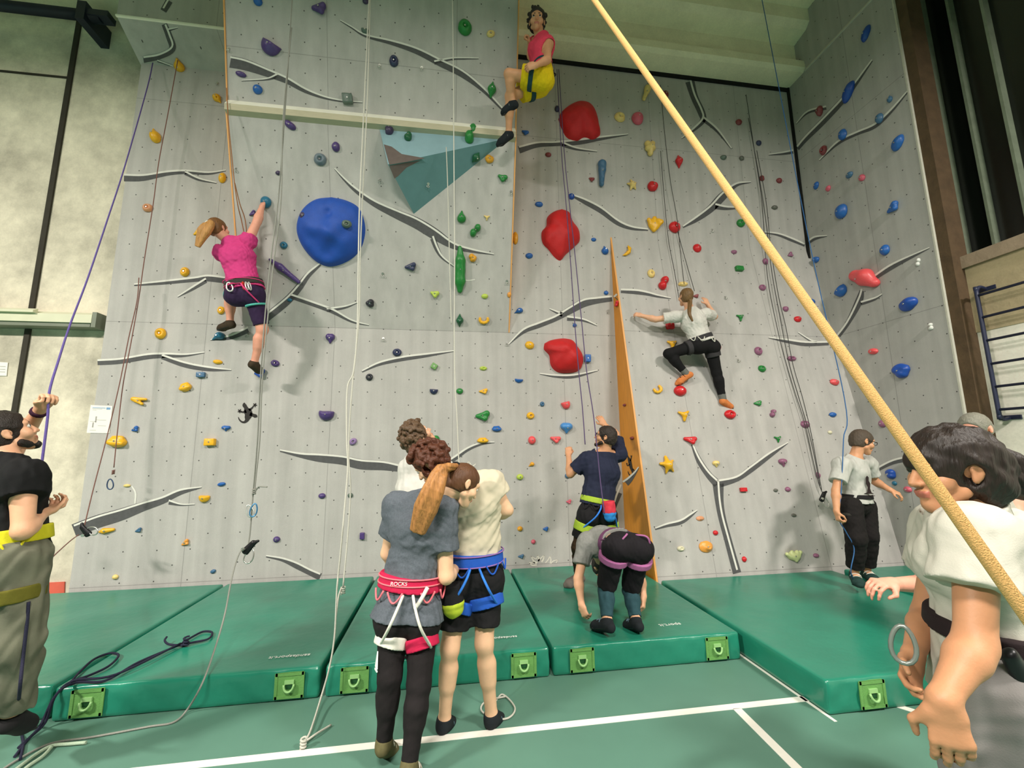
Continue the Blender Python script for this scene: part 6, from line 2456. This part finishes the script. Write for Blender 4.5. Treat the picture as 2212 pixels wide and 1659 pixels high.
# young man in the cream shirt
J = px_joints(pelvis=(1022, 1225, 2.87), chest=(1024, 1090, 2.86), neck=(1000, 1036, 2.86), head=(930, 1003, 2.80),
              shL=(972, 1068, 2.86), elL=(962, 1160, 2.92), wrL=(1000, 1195, 3.02), tipL=(1030, 1195, 3.08),
              shR=(1062, 1044, 2.84), elR=(1095, 1102, 2.84), wrR=(1062, 1120, 3.0), tipR=(1030, 1130, 3.08),
              hipL=(994, 1250, 2.87), knL=(972, 1400, 2.80), anL=(960, 1556, 2.86), toL=(982, 1566, 3.06),
              hipR=(1050, 1245, 2.87), knR=(1046, 1390, 2.80), anR=(1062, 1546, 2.86), toR=(1088, 1558, 3.04))
P = Human('young man with auburn curls, cream shirt, black shorts and blue harness, looking down', J, (-0.72, 0.22, -0.64), (-0.62, 0.1, 0.78), s=0.98, skin='light', palms=((0, 0, 1), (0, -0.3, 1)), curl=(0.6, 0.6), build=1.04)
P.hair(hair_mat('auburn_curls', (84, 44, 26), 0.4, (30, 30, 30)), grow=0.014, curls=230, curl_r=0.017, seed=4, puff=(0.018, 0.018, 0.020), bottom=-0.08, wr=(0.003, 120))
P.brows(MATS['hair_auburn_curls'])
P.tshirt(cloth_mat('cream', (204, 194, 170), 0.08, 20), g=0.020, sleeve=0.45, hem=-0.045, loose=0.010, seed=8, wr=(0.010, 19))
P.trousers(BLACK, g=0.014, upto=0.74, loose=0.018, seed=4, name='shorts', waist=0.12)
blueh = cloth_mat('blue_harness', (42, 92, 190), 0.12)
P.harness(blueh, up0=0.068, h=0.036, g=0.052, loop_t=0.36, loop_h=0.034, leg_g=0.044, loop_tilt=0.25, gear=blueh, risers=cloth_mat('bright_blue_webbing', (58, 128, 224)), edge=cloth_mat('lilac_piping', (150, 110, 170)))
P.shoes(cloth_mat('black_shoe', (34, 38, 42), 0.2), sole=mat('black_rubber', (26, 26, 27), rough=0.5), trim=cloth_mat('grey_blue_strap', (110, 140, 156)))
# chalk bag at his left hip
t = thing('chalk_bag', 'black and lime chalk bag hanging at the hip of the man in the cream shirt', 'chalk bag', at_y(975, 1300, 2.74))
c = np.array(at_y(972, 1262, 2.70)); d = np.array(at_y(980, 1320, 2.70)) - c


def bag_shape(name, prims, root, m):
    lo = np.min([p.box()[0] for p in prims], 0) - 0.03
    hi = np.max([p.box()[1] for p in prims], 0) + 0.03
    F = Field(lo, hi, 0.006)
    for p in prims:
        F.add(p, 0.012)
    F.wrinkle(0.003, 45, 3)
    V, Q = F.mesh(1)
    return link(name, quads_mesh(V, Q), root, m)


bag_shape('bag', [Flat(c, c + d * 0.70, 0.060, 0.068)], t, BLACK)
LIME = cloth_mat('lime', (184, 202, 58), 0.15)
bag_shape('bag_bottom', [Limb(c + d * 0.74, c + d * 0.86, 0.069, 0.060)], t, LIME)

# person behind, looking up
J = px_joints(pelvis=(905, 1205, 3.5), chest=(908, 1060, 3.48), neck=(898, 994, 3.46), head=(905, 944, 3.44),
              shL=(884, 1012, 3.5), elL=(878, 1080, 3.5), wrL=(884, 1150, 3.42), tipL=(890, 1190, 3.40),
              shR=(962, 1015, 3.46), elR=(985, 1090, 3.46), wrR=(960, 1120, 3.32), tipR=(945, 1130, 3.26),
              hipL=(890, 1215, 3.5), knL=(888, 1300, 3.48), anL=(888, 1385, 3.56), toL=(900, 1392, 3.74),
              hipR=(930, 1215, 3.5), knR=(930, 1300, 3.48), anR=(930, 1385, 3.56), toR=(945, 1392, 3.74))
P = Human('person with bushy brown curls and a white shirt looking up, half hidden behind the couple', J, (0.62, 0.25, 0.74), (-0.62, -0.25, 0.74), s=0.96, skin='fair', palms=(None, None))
P.hair(hair_mat('brown_curls', (92, 70, 50), 0.45, (30, 30, 30)), grow=0.014, curls=230, curl_r=0.016, seed=9, puff=(0.016, 0.016, 0.018), bottom=-0.12, wr=(0.003, 130), extra=[(P.H.ball((0, -0.075, -0.03), (0.075, 0.055, 0.085)), 0.03)])
P.brows(MATS['hair_brown_curls'])
P.tshirt(cloth_mat('white_cotton', (206, 203, 196), 0.05, 20), g=0.018, sleeve=0.6, hem=0.02, seed=11)
P.trousers(BLACK, g=0.012, upto=1.9, loose=0.01)
P.shoes(WEB_BLACK)

# climber in pink on the left
_g = on_wall(575, 437)[0]
J = px_joints(pelvis=(531, 632, 4.98), chest=(514, 556, 4.97), neck=(497, 522, 4.96), head=(472, 496, 4.95),
              shL=(478, 545, 4.99), elL=(482, 560, 5.22), wrL=(500, 528, 5.40), tipL=(506, 505, 5.48),
              shR=(537, 520, 4.96), elR=(556, 478, 4.98), wrR=(566, 447, 5.02), tipR=(571, 427, 5.08),
              hipL=(512, 640, 4.99), knL=(497, 640, 5.36), anL=(497, 697, 5.38), toL=(474, 710, 5.44),
              hipR=(549, 638, 4.99), knR=(567, 712, 5.08), anR=(549, 784, 5.16), toR=(563, 803, 5.30))
P = Human('climber with a blond ponytail in a pink shirt and purple shorts, high on the left', J, (0.35, 0.86, 0.25), (-0.2, -0.1, 0.95), s=1.0, skin='pink', girl=True, palms=((0, 1, 0), (0.4, 0.9, 0)), curl=(0.7, 0.75), build=1.12)
hb = hair_mat('blond', (178, 128, 70), 0.4)
P.hair(hair_mat('dark_blond', (116, 78, 42), 0.5), grow=0.009, bottom=-0.07, wr=(0.002, 90))
P.tail([P.H.w(-0.02, -0.10, 0.05), at_y(453, 484, 4.80), at_y(441, 500, 4.78), at_y(427, 532, 4.80)], [0.026, 0.058, 0.072, 0.030], hb, tie=WEB_WHITE, strands=8)
P.tshirt(cloth_mat('pink', (204, 62, 126), 0.12), g=0.016, sleeve=0.22, hem=-0.02, loose=0.012, seed=21, wr=(0.010, 18))
purple = cloth_mat('aubergine', (52, 36, 66), 0.15)
P.trousers(purple, g=0.009, upto=0.86, loose=0.006, seed=22, name='shorts')
P.harness(cloth_mat('charcoal_belt', (58, 56, 52), 0.15), up0=0.085, h=0.036, g=0.042, loop_t=0.30, loop_h=0.010, leg_g=0.030, loop_m=cloth_mat('mint_webbing', (96, 190, 178)), gear=None, edge=cloth_mat('hot_pink_webbing', (228, 70, 130)), risers=MATS['cloth_hot_pink_webbing'])
P.shoes(cloth_mat('brown_shoe', (66, 54, 42), 0.3), sole=MATS['black_rubber'], trim=WEB_BLACK)
t = thing('carabiner', 'white carabiner hanging from the belt of the climber in pink', 'carabiner', P.on_belt(248, -0.06, 0.03))
bm = bmesh.new()
carabiner(bm, P.on_belt(248, -0.075, 0.03), P.hsd, P.up, 0.03, 0.05, 0.008)
link('ring', bm_done(bm), t, mat('clip_white', (226, 226, 220), rough=0.3, metal=0.6))
t = thing('quickdraw', 'red and white quickdraws hanging from the belt of the climber in pink', 'quickdraw', P.on_belt(290, -0.06, 0.03))
for i, m_ in enumerate((mat('red_anodised', (206, 60, 46), rough=0.3), mat('clip_white', (0, 0, 0)), mat('clip_white', (0, 0, 0)))):
    bm = bmesh.new()
    carabiner(bm, P.on_belt(284 + 7 * i, -0.075, 0.03), P.hsd * 0.4 + P.fh, P.up, 0.016, 0.045, 0.007)
    link('snap_link', bm_done(bm), t, m_)

# climber in white on the right
J = px_joints(pelvis=(1516, 742, 5.0), chest=(1499, 698, 5.0), neck=(1490, 670, 5.0), head=(1481, 642, 5.0),
              shL=(1460, 684, 5.02), elL=(1416, 690, 5.12), wrL=(1386, 682, 5.2), tipL=(1364, 676, 5.27),
              shR=(1525, 678, 5.02), elR=(1544, 684, 5.18), wrR=(1529, 658, 5.22), tipR=(1518, 634, 5.28),
              hipL=(1502, 747, 5.02), knL=(1444, 764, 5.08), anL=(1483, 808, 5.10), toL=(1462, 829, 5.16),
              hipR=(1535, 750, 5.02), knR=(1548, 806, 5.08), anR=(1562, 864, 5.10), toR=(1580, 882, 5.16))
P = Human('climber with a brown braid, white shirt and black leggings on the right', J, (-0.05, 0.97, 0.22), (0.1, -0.2, 0.95), s=0.93, skin='fair', girl=True, palms=((0, 1, -0.2), (0, 1, 0.1)), curl=(0.55, 0.15), build=1.05)
br = hair_mat('brown', (112, 84, 50), 0.45)
P.hair(br, grow=0.010, bottom=-0.08, wr=(0.002, 80))
P.tail([P.H.w(0.0, -0.09, -0.02), P.H.w(0.01, -0.11, -0.08), at_y(1489, 676, 4.82), at_y(1496, 694, 4.82)], [0.040, 0.032, 0.026, 0.014], br, name='braid', strands=4)
P.tshirt(MATS['cloth_white_cotton'], g=0.016, sleeve=0.62, hem=-0.015, loose=0.012, seed=31, wr=(0.010, 19))
P.trousers(cloth_mat('black_tights', (24, 23, 25), 0.2), g=0.011, upto=1.8, loose=0.0, name='leggings', wr=(0.001, 30))
P.harness(cloth_mat('dark_grey_belt', (58, 56, 58), 0.1), up0=0.080, h=0.03, g=0.034, loop_t=0.28, loop_h=0.034, leg_g=0.026, loop_m=cloth_mat('dark_grey_belt', (0, 0, 0)), gear=WEB_WHITE)
for k in 'LR':
    P.legwear('sock', cloth_mat('grey_sock', (112, 112, 108)), 0.009, 0.76, 1.02, k)
P.shoes(cloth_mat('orange_shoe', (214, 128, 72), 0.25), sole=MATS['black_rubber'], trim=WEB_BLACK, collar=False)

# climber at the top in pink and yellow
J = px_joints(pelvis=(1170, 163, 4.22), chest=(1169, 112, 4.26), neck=(1167, 82, 4.28), head=(1160, 48, 4.24),
              shL=(1183, 95, 4.18), elL=(1183, 129, 4.02), wrL=(1158, 141, 3.97), tipL=(1138, 145, 3.98),
              shR=(1153, 94, 4.40), elR=(1146, 122, 4.44), wrR=(1144, 98, 4.36), tipR=(1142, 84, 4.32),
              hipL=(1168, 172, 4.16), knL=(1099, 160, 4.20), anL=(1107, 222, 4.36), toL=(1086, 244, 4.46),
              hipR=(1160, 184, 4.34), knR=(1101, 208, 4.36), anR=(1099, 288, 4.56), toR=(1076, 312, 4.60))
P = Human('climber in a pink tank top and yellow shorts at the top edge of the overhang', J, (-0.22, -0.93, -0.28), (0.0, -0.28, 0.95), s=1.0, skin='warm', girl=True, palms=((-0.6, 0.8, 0), (-1, 0, 0)), curl=(0.6, 0.9), hs=1.12)
P.hair(hair_mat('black_short', (36, 28, 24), 0.3, (40, 40, 40)), grow=0.016, bottom=-0.05, curls=26, curl_r=0.016, seed=14, puff=(0.004, 0.006, 0.008))
P.brows(MATS['hair_black_short'])
P.tshirt(cloth_mat('salmon_pink', (222, 66, 92), 0.12), g=0.014, hem=-0.02, seed=41, sleeveless=True, name='tank_top')
P.trousers(cloth_mat('yellow', (212, 184, 20), 0.16), g=0.024, upto=0.60, loose=0.03, seed=42, name='shorts', waist=0.08)
P.harness(cloth_mat('dark_teal_harness', (34, 66, 72), 0.2), up0=0.080, h=0.018, g=0.026, loop_t=0.34, loop_h=0.026, leg_g=0.064, gear=WEB_BLACK, risers=WEB_BLACK)
P.shoes(cloth_mat('black_shoe', (0, 0, 0)), sole=MATS['black_rubber'], trim=cloth_mat('grey_sock', (0, 0, 0)))

# man in navy at the plywood side
J = px_joints(pelvis=(1288, 1098, 4.42), chest=(1301, 1018, 4.42), neck=(1307, 980, 4.43), head=(1308, 945, 4.40),
              shL=(1268, 992, 4.44), elL=(1232, 1024, 4.52), wrL=(1228, 984, 4.62), tipL=(1228, 957, 4.66),
              shR=(1338, 980, 4.48), elR=(1330, 938, 4.62), wrR=(1306, 918, 4.72), tipR=(1290, 894, 4.76),
              hipL=(1270, 1112, 4.42), knL=(1249, 1182, 4.46), anL=(1250, 1246, 4.62), toL=(1222, 1264, 4.66),
              hipR=(1308, 1112, 4.44), knR=(1318, 1182, 4.46), anR=(1314, 1248, 4.58), toR=(1296, 1262, 4.62))
P = Human('bearded man in a navy shirt and lime harness reaching up beside the orange plywood', J, (-0.86, 0.42, 0.28), (0.2, -0.1, 0.97), s=1.0, skin='warm', palms=((0.3, 1, 0), (0.2, 1, 0)), curl=(0.8, 0.35), build=1.04)
hd = hair_mat('dark_brown', (44, 34, 28), 0.35, (60, 60, 60))
P.hair(hd, grow=0.012, bottom=-0.06, wr=(0.003, 120))
P.brows(hd)


def beard(P, m, r=0.021, tache=True):
    H = P.H
    P.solid('beard', [(H.limb((-0.050, 0.022, -0.062), (0, 0.068, -0.096), r), 0.01), (H.limb((0.050, 0.022, -0.062), (0, 0.068, -0.096), r), 0.01), (H.ball((0, 0.078, -0.098), (0.025, 0.0195, 0.020)), 0.012)]
            + ([(H.limb((-0.026, 0.088, -0.046), (0.026, 0.088, -0.046), 0.0065), 0.004)] if tache else []), m, subs=[(H.ball((0, 0.098, -0.062), (0.021, 0.016, 0.008)), 0.004)], wrinkle=(0.0015, 160, 2), vox=0.004)


def glasses(P, m):
    H = P.H
    bm = bmesh.new()
    for d in (-1, 1):
        pa = [Vector(H.w(d * 0.034 + 0.024 * math.cos(a), 0.106, 0.008 + 0.017 * math.sin(a))) for a in np.linspace(0, 2 * math.pi, 16, endpoint=False)]
        add_tube(bm, pa, 0.0028, 6, closed=True)
        add_tube(bm, [Vector(H.w(d * 0.058, 0.102, 0.012)), Vector(H.w(d * 0.078, 0.06, 0.014)), Vector(H.w(d * 0.084, -0.01, 0.012))], 0.0028, 6)
    add_tube(bm, [Vector(H.w(-0.011, 0.108, 0.012)), Vector(H.w(0, 0.114, 0.014)), Vector(H.w(0.011, 0.108, 0.012))], 0.0026, 6)
    link('glasses', bm_done(bm), P.root, m)


FRAME_M = mat('spectacle_frame', (30, 28, 30), rough=0.3)
beard(P, hd)
glasses(P, FRAME_M)
P.tshirt(cloth_mat('navy_cotton', (38, 42, 62), 0.15), g=0.018, sleeve=0.72, hem=-0.03, loose=0.012, seed=51, wr=(0.009, 16))
P.trousers(BLACK, g=0.014, upto=0.72, loose=0.02, seed=52, name='shorts')
P.trousers(cloth_mat('brown_camouflage', (64, 48, 34), 0.6, 9), g=0.007, upto=1.9, loose=0.004, seed=53, name='leggings')
lg = cloth_mat('lime_harness', (160, 186, 60), 0.15)
P.harness(lg, up0=0.085, h=0.028, g=0.042, loop_t=0.36, loop_h=0.042, leg_g=0.044, gear=WEB_BLACK, risers=cloth_mat('bright_blue_webbing', (0, 0, 0)))
P.shoes(cloth_mat('grey_shoe', (120, 110, 104), 0.25), sole=MATS['black_rubber'], trim=WEB_WHITE)
t = thing('chalk_bag', 'red and blue chalk bag at the back of the man in navy', 'chalk bag', at_y(1317, 1105, 4.24))
c = np.array(at_y(1314, 1082, 4.25)); d = np.array(at_y(1318, 1124, 4.25)) - c
bag_shape('bag', [Flat(c, c + d * 0.6, 0.062, 0.066)], t, cloth_mat('red_bag', (208, 58, 74), 0.15))
bag_shape('bag_bottom', [Limb(c + d * 0.66, c + d * 0.80, 0.066, 0.056)], t, cloth_mat('blue_bag', (52, 140, 214), 0.12))

# person bending down on the mat
J = px_joints(pelvis=(1352, 1180, 3.50), chest=(1304, 1168, 3.82), neck=(1290, 1190, 3.96), head=(1302, 1226, 4.02),
              shL=(1266, 1172, 3.84), elL=(1249, 1250, 3.76), wrL=(1256, 1306, 3.70), tipL=(1268, 1340, 3.66),
              shR=(1358, 1196, 3.90), elR=(1384, 1252, 3.70), wrR=(1390, 1288, 3.62), tipR=(1390, 1322, 3.58),
              hipL=(1327, 1188, 3.50), knL=(1309, 1272, 3.62), anL=(1312, 1344, 3.48), toL=(1282, 1352, 3.62),
              hipR=(1378, 1192, 3.50), knR=(1362, 1276, 3.64), anR=(1374, 1342, 3.50), toR=(1354, 1350, 3.66))
P = Human('person in a grey shirt and purple harness bending down to the shoes on a mat', J, (0.05, 0.25, -0.95), (-0.2, 0.95, 0.2), s=0.98, skin='fair', girl=True, palms=((0.6, 0.6, 0.2), (-0.6, 0.6, 0.2)), curl=(0.6, 0.6), build=1.0, body_f=(0.1, -0.25, -0.95))
P.fh = unit(np.array((-0.25, 0.75, -0.62)))
P.hair(MATS['hair_near_black'] if 'hair_near_black' in MATS else hair_mat('near_black', (38, 30, 26), 0.35, (60, 60, 60)), grow=0.012, bottom=-0.07)
P.tshirt(cloth_mat('light_grey', (132, 132, 128), 0.2, 60), g=0.018, sleeve=0.62, hem=-0.085, loose=0.012, seed=61, wr=(0.010, 16))
P.trousers(cloth_mat('black_lycra', (30, 27, 31), 0.2), g=0.014, upto=0.92, loose=0.012, seed=62, name='shorts', waist=0.14)
P.trousers(cloth_mat('teal_denim', (48, 78, 86), 0.2), g=0.006, upto=1.86, loose=0.004, seed=63, name='leggings')
mv = cloth_mat('mauve_webbing', (170, 102, 150), 0.15)
P.harness(cloth_mat('plum_belt', (104, 62, 94), 0.2), up0=0.125, h=0.03, g=0.040, loop_t=0.22, loop_h=0.026, leg_g=0.050, loop_m=mv, risers=mv, bulge=0.12, gear=cloth_mat('plum_belt', (0, 0, 0)))
P.shoes(cloth_mat('black_shoe', (0, 0, 0)), sole=MATS['black_rubber'], trim=cloth_mat('grey_blue_strap', (0, 0, 0)))

# man with glasses at the right
J = px_joints(pelvis=(1851, 1086, 4.15), chest=(1845, 1022, 4.15), neck=(1848, 988, 4.15), head=(1862, 955, 4.12),
              shL=(1876, 1002, 4.28), elL=(1890, 1040, 4.30), wrL=(1922, 1058, 4.16), tipL=(1945, 1068, 4.10),
              shR=(1818, 1004, 4.05), elR=(1806, 1060, 4.00), wrR=(1807, 1104, 3.94), tipR=(1814, 1138, 3.90),
              hipL=(1868, 1092, 4.24), knL=(1876, 1160, 4.14), anL=(1872, 1236, 4.24), toL=(1892, 1254, 4.08),
              hipR=(1838, 1096, 4.06), knR=(1850, 1164, 3.98), anR=(1846, 1240, 4.10), toR=(1858, 1264, 3.94))
P = Human('man with glasses, pale grey printed shirt and black trousers in the right corner', J, (0.93, -0.22, -0.28), (0.28, 0.0, 0.96), s=1.0, skin='warm', palms=((0.2, 0.2, -1), (0.9, -0.2, 0.2)), curl=(0.45, 0.75), hs=1.08)
hg = hair_mat('greying_brown', (78, 66, 54), 0.4, (60, 60, 60))
P.hair(hg, grow=0.009, bottom=-0.06, wr=(0.002, 120))
P.brows(hg)
glasses(P, FRAME_M)
P.tshirt(cloth_mat('pale_grey', (186, 186, 180), 0.07, 20), g=0.020, sleeve=0.66, hem=0.0, loose=0.016, seed=71, wr=(0.010, 16))
P.trousers(cloth_mat('black_trousers', (28, 25, 25), 0.2), g=0.016, upto=1.80, loose=0.020, seed=72)
P.harness(WEB_BLACK, up0=0.07, h=0.022, g=0.044, loop_t=0.3, loop_h=0.016, leg_g=0.034, loop_m=cloth_mat('charcoal_belt', (0, 0, 0)))
P.shoes(cloth_mat('dark_teal_shoe', (38, 62, 58), 0.2), sole=MATS['black_rubber'], trim=WEB_WHITE)
# dark print on the front of the shirt
ctr = P.J['pelvis'] * 0.38 + P.J['chest'] * 0.62
FR = P.fw
PN = unit(P.fw + P.ss * 0.75)
PT = np.cross(P.up, PN)
for nm, pts in (('shirt_print', [(0.0, 0.10), (0.012, 0.085), (0.010, 0.05), (0.022, 0.02), (0.016, -0.03), (0.026, -0.07), (0.05, -0.085), (-0.045, -0.085), (-0.012, -0.07), (-0.004, -0.02), (-0.016, 0.02), (-0.012, 0.08)]),
                ('shirt_print', [(-0.05, -0.10), (0.055, -0.10), (0.055, -0.106), (-0.05, -0.106)])):
    bm = bmesh.new()
    add_prism(bm, [Vector(ctr + P.ss * 0.055 + FR * 0.134 + PT * x + P.up * z) for x, z in pts], Vector(PN * 0.006))
    link(nm, bm_done(bm), P.root, cloth_mat('dark_print', (44, 34, 34)))

# man in black at the left edge
J = px_joints(pelvis=(22, 1195, 2.72), chest=(26, 1060, 2.72), neck=(8, 992, 2.72), head=(14, 938, 2.74),
              shL=(4, 1020, 2.88), elL=(40, 955, 2.98), wrL=(90, 880, 2.82), tipL=(120, 834, 2.76),
              shR=(52, 1030, 2.62), elR=(50, 1146, 2.58), wrR=(92, 1108, 2.74), tipR=(122, 1094, 2.82),
              hipL=(4, 1205, 2.80), knL=(-20, 1380, 2.84), anL=(-30, 1530, 2.94), toL=(0, 1548, 3.08),
              hipR=(44, 1205, 2.66), knR=(38, 1385, 2.66), anR=(26, 1548, 2.74), toR=(60, 1566, 2.88))
P = Human('bearded man in a black shirt and yellow harness holding a violet rope', J, (0.60, 0.66, 0.46), (-0.30, -0.3, 0.88), s=1.04, skin='fair', palms=((0.7, -0.5, -0.3), (0, 0.3, 1)), curl=(0.95, 0.7), build=1.06)
P.hair(hair_mat('near_black', (38, 30, 26), 0.35, (60, 60, 60)), grow=0.010, bottom=-0.06, wr=(0.003, 120))
P.brows(MATS['hair_near_black'])
beard(P, MATS['hair_near_black'], 0.0212, False)
P.tshirt(cloth_mat('black_cotton', (22, 22, 23), 0.2), g=0.020, sleeve=0.36, hem=0.0, loose=0.012, seed=81, wr=(0.009, 16))
P.trousers(cloth_mat('grey_olive_camouflage', (104, 104, 88), 0.5, 10), g=0.016, upto=1.9, loose=0.02, seed=82, wr=(0.008, 18))
yl_ = cloth_mat('yellow_webbing', (206, 198, 40), 0.12)
P.harness(yl_, up0=0.085, h=0.036, g=0.046, loop_t=0.42, loop_h=0.034, leg_g=0.04, loop_m=cloth_mat('olive_webbing', (96, 92, 32), 0.2), gear=yl_, risers=WEB_BLACK)
P.shoes(WEB_BLACK, sole=MATS['black_rubber'])
w0, w1 = P.J['wrL'], P.J['elL']
dd = unit(w1 - w0)
P.solid('wristband', [(Flat(w0 + dd * 0.03, w0 + dd * 0.055, 0.038, 0.038), 0.004)], cloth_mat('dark_purple_band', (58, 30, 50)), vox=0.005)

# old man with grey hair behind at the right
J = px_joints(pelvis=(2168, 1170, 2.62), chest=(2160, 1035, 2.62), neck=(2135, 972, 2.64), head=(2108, 930, 2.60),
              shL=(2162, 1000, 2.48), elL=(2185, 1070, 2.44), wrL=(2205, 1130, 2.36), tipL=(2210, 1170, 2.32),
              shR=(2112, 1000, 2.80), elR=(2110, 1070, 2.82), wrR=(2090, 1120, 2.70), tipR=(2080, 1150, 2.66),
              hipL=(2175, 1190, 2.54), knL=(2180, 1330, 2.52), anL=(2195, 1468, 2.6), toL=(2160, 1490, 2.56),
              hipR=(2150, 1185, 2.72), knR=(2150, 1320, 2.72), anR=(2165, 1450, 2.78), toR=(2130, 1465, 2.74))
P = Human('older man with grey hair and a pale yellow shirt behind the dark-haired woman', J, (-0.90, -0.18, -0.38), (-0.38, 0.0, 0.92), s=1.0, skin='pink', palms=(None, None), build=1.08)
P.hair(hair_mat('grey', (124, 122, 110), 0.4, (60, 60, 60)), grow=0.009, bottom=-0.05, wr=(0.002, 120), face=(0, 0.13, -0.03))
P.brows(MATS['hair_grey'])
P.tshirt(cloth_mat('pale_yellow', (216, 214, 148), 0.08, 20), g=0.020, sleeve=0.42, hem=0.04, seed=91)
P.trousers(cloth_mat('royal_blue', (50, 56, 140), 0.12), g=0.016, upto=1.9, loose=0.02, seed=92)
P.shoes(WEB_BLACK)

# second person in white behind the dark-haired woman
z0 = at_y(2190, 1400, 1.6)
J = px_joints(pelvis=(2192, 1400, 1.62), chest=(2168, 1190, 1.62), neck=(2128, 1090, 1.62), head=(2098, 1012, 1.62),
              shL=(2192, 1148, 1.48), elL=(2236, 1330, 1.44), wrL=(2230, 1430, 1.34), tipL=(2220, 1500, 1.30),
              shR=(2112, 1140, 1.80), elR=(2020, 1262, 1.78), wrR=(1928, 1262, 1.70), tipR=(1880, 1258, 1.68),
              hipL=(2215, 1420, 1.54), hipR=(2165, 1405, 1.72))
for k in 'LR':
    h_ = J['hip' + k]
    J['kn' + k] = h_ + Vector((-0.02, 0.0, -0.41))
    J['an' + k] = Vector((h_.x + 0.03, h_.y + 0.02, 0.085))
    J['to' + k] = J['an' + k] + Vector((-0.17, 0.03, -0.06))
P = Human('white-shirted person mostly hidden behind the dark-haired woman, one forearm stretched out', J, (-0.92, 0.30, -0.2), (-0.2, 0, 0.97), s=1.0, skin='pink', girl=True, palms=(None, (-0.1, 0.2, -1)), curl=(0.4, 0.5))
hbk = hair_mat('dark_chestnut', (56, 38, 28), 0.4)
P.hair(hbk, grow=0.012, bottom=-0.08)
P.tail([P.H.w(0, -0.10, -0.01), at_y(2165, 1035, 1.5), at_y(2195, 1055, 1.48), at_y(2225, 1075, 1.46)], [0.03, 0.05, 0.05, 0.02], hbk, strands=7)
P.tshirt(cloth_mat('off_white', (196, 192, 178), 0.06, 20), g=0.018, sleeve=0.95, hem=0.06, seed=101, wr=(0.010, 16))
P.trousers(cloth_mat('mid_grey', (126, 122, 118), 0.15), g=0.014, upto=1.9, loose=0.012, seed=102)
P.harness(WEB_BLACK, up0=0.12, h=0.025, g=0.04, loops=False)
P.shoes(WEB_BLACK)
nb = P.J['neck']
P.strip('necklace', [nb + P.ss * 0.075 * math.cos(a) + P.fw * 0.075 * math.sin(a) - P.up * (0.0 + 0.035 * math.sin(a)) + P.up * 0.0 for a in np.linspace(0, 2 * math.pi, 24, endpoint=False)], 0.003, mat('dark_bead', (40, 34, 30)), closed=True)

# dark-haired woman in the foreground
J = px_joints(pelvis=(2140, 1475, 1.14), chest=(2116, 1215, 1.12), neck=(2096, 1096, 1.12), head=(2052, 1016, 1.10),
              shL=(2108, 1160, 0.96), elL=(2106, 1392, 0.93), wrL=(2036, 1512, 0.91), tipL=(2066, 1646, 0.90),
              shR=(2040, 1140, 1.28), elR=(2000, 1330, 1.32), wrR=(1972, 1416, 1.22), tipR=(1964, 1500, 1.18),
              hipL=(2148, 1500, 1.05), hipR=(2100, 1480, 1.23))
for k in 'LR':
    h_ = J['hip' + k]
    J['kn' + k] = h_ + Vector((-0.03, 0.0, -0.41))
    J['an' + k] = Vector((h_.x + 0.02, h_.y + 0.01, 0.085))
    J['to' + k] = J['an' + k] + Vector((-0.17, 0.05, -0.06))
P = Human('dark-haired woman in a white shirt and grey trousers in the right foreground', J, (-0.94, 0.30, -0.10), (-0.12, 0.0, 0.97), s=1.0, skin='tan', girl=True, palms=((0.6, 0.7, 0.1), (0.2, -0.4, 0.3)), curl=(0.30, 0.45), vox=0.005, build=0.97)
hdk = hair_mat('black_brown', (34, 24, 19), 0.5)
P.hair(hdk, grow=0.018, bottom=-0.11, puff=(0.012, 0.014, 0.012), wr=(0.006, 80), seed=17, ears=True, face=(0, 0.128, -0.088), face_r=(0.094, 0.086, 0.104), extra=[(P.H.ball((0, -0.085, -0.03), (0.072, 0.060, 0.085)), 0.04)])
P.tail([P.H.w(0, -0.09, 0.03), P.H.w(-0.01, -0.135, -0.01), P.H.w(-0.02, -0.18, -0.045), P.H.w(-0.02, -0.23, -0.075)], [0.055, 0.062, 0.052, 0.02], hdk, name='loose_hair', strands=9)
P.brows(hdk)
P.tshirt(cloth_mat('white_jersey', (192, 188, 176), 0.05, 20), g=0.020, sleeve=0.50, hem=0.045, loose=0.014, seed=111, wr=(0.008, 15), sl_loose=0.03)
P.trousers(cloth_mat('grey_trousers', (128, 124, 122), 0.15, 14), g=0.016, upto=1.9, loose=0.016, seed=112, wr=(0.006, 22))
P.harness(cloth_mat('dark_brown_belt', (40, 30, 32), 0.2), up0=0.16, h=0.022, g=0.040, loop_t=0.42, loop_h=0.022, leg_g=0.034, loop_m=cloth_mat('dark_brown_belt', (0, 0, 0)), gear=None)
P.shoes(WEB_BLACK)
bm = bmesh.new()
c = at_y(1951, 1392, 1.10)
t = thing('carabiner', 'large pale carabiner at the front of the belt of the dark-haired woman', 'carabiner', c)
carabiner(bm, c, (0.5, -0.6, 0), (0.1, 0, 1), 0.026, 0.048, 0.006)
link('ring', bm_done(bm), t, mat('clip_grey', (140, 146, 140), rough=0.35, metal=0.5))
t = thing('belay_device', 'dark belay device hanging at the back hip of the dark-haired woman', 'belay device', at_y(2190, 1450, 1.0))
c = np.array(at_y(2182, 1415, 0.98)); d = np.array(at_y(2215, 1470, 0.98)) - c
bag_shape('device_body', [Limb(c, c + d, 0.022, 0.03, 0.014, 0.016, side=(0.3, 0, 1))], t, DARK_METAL)
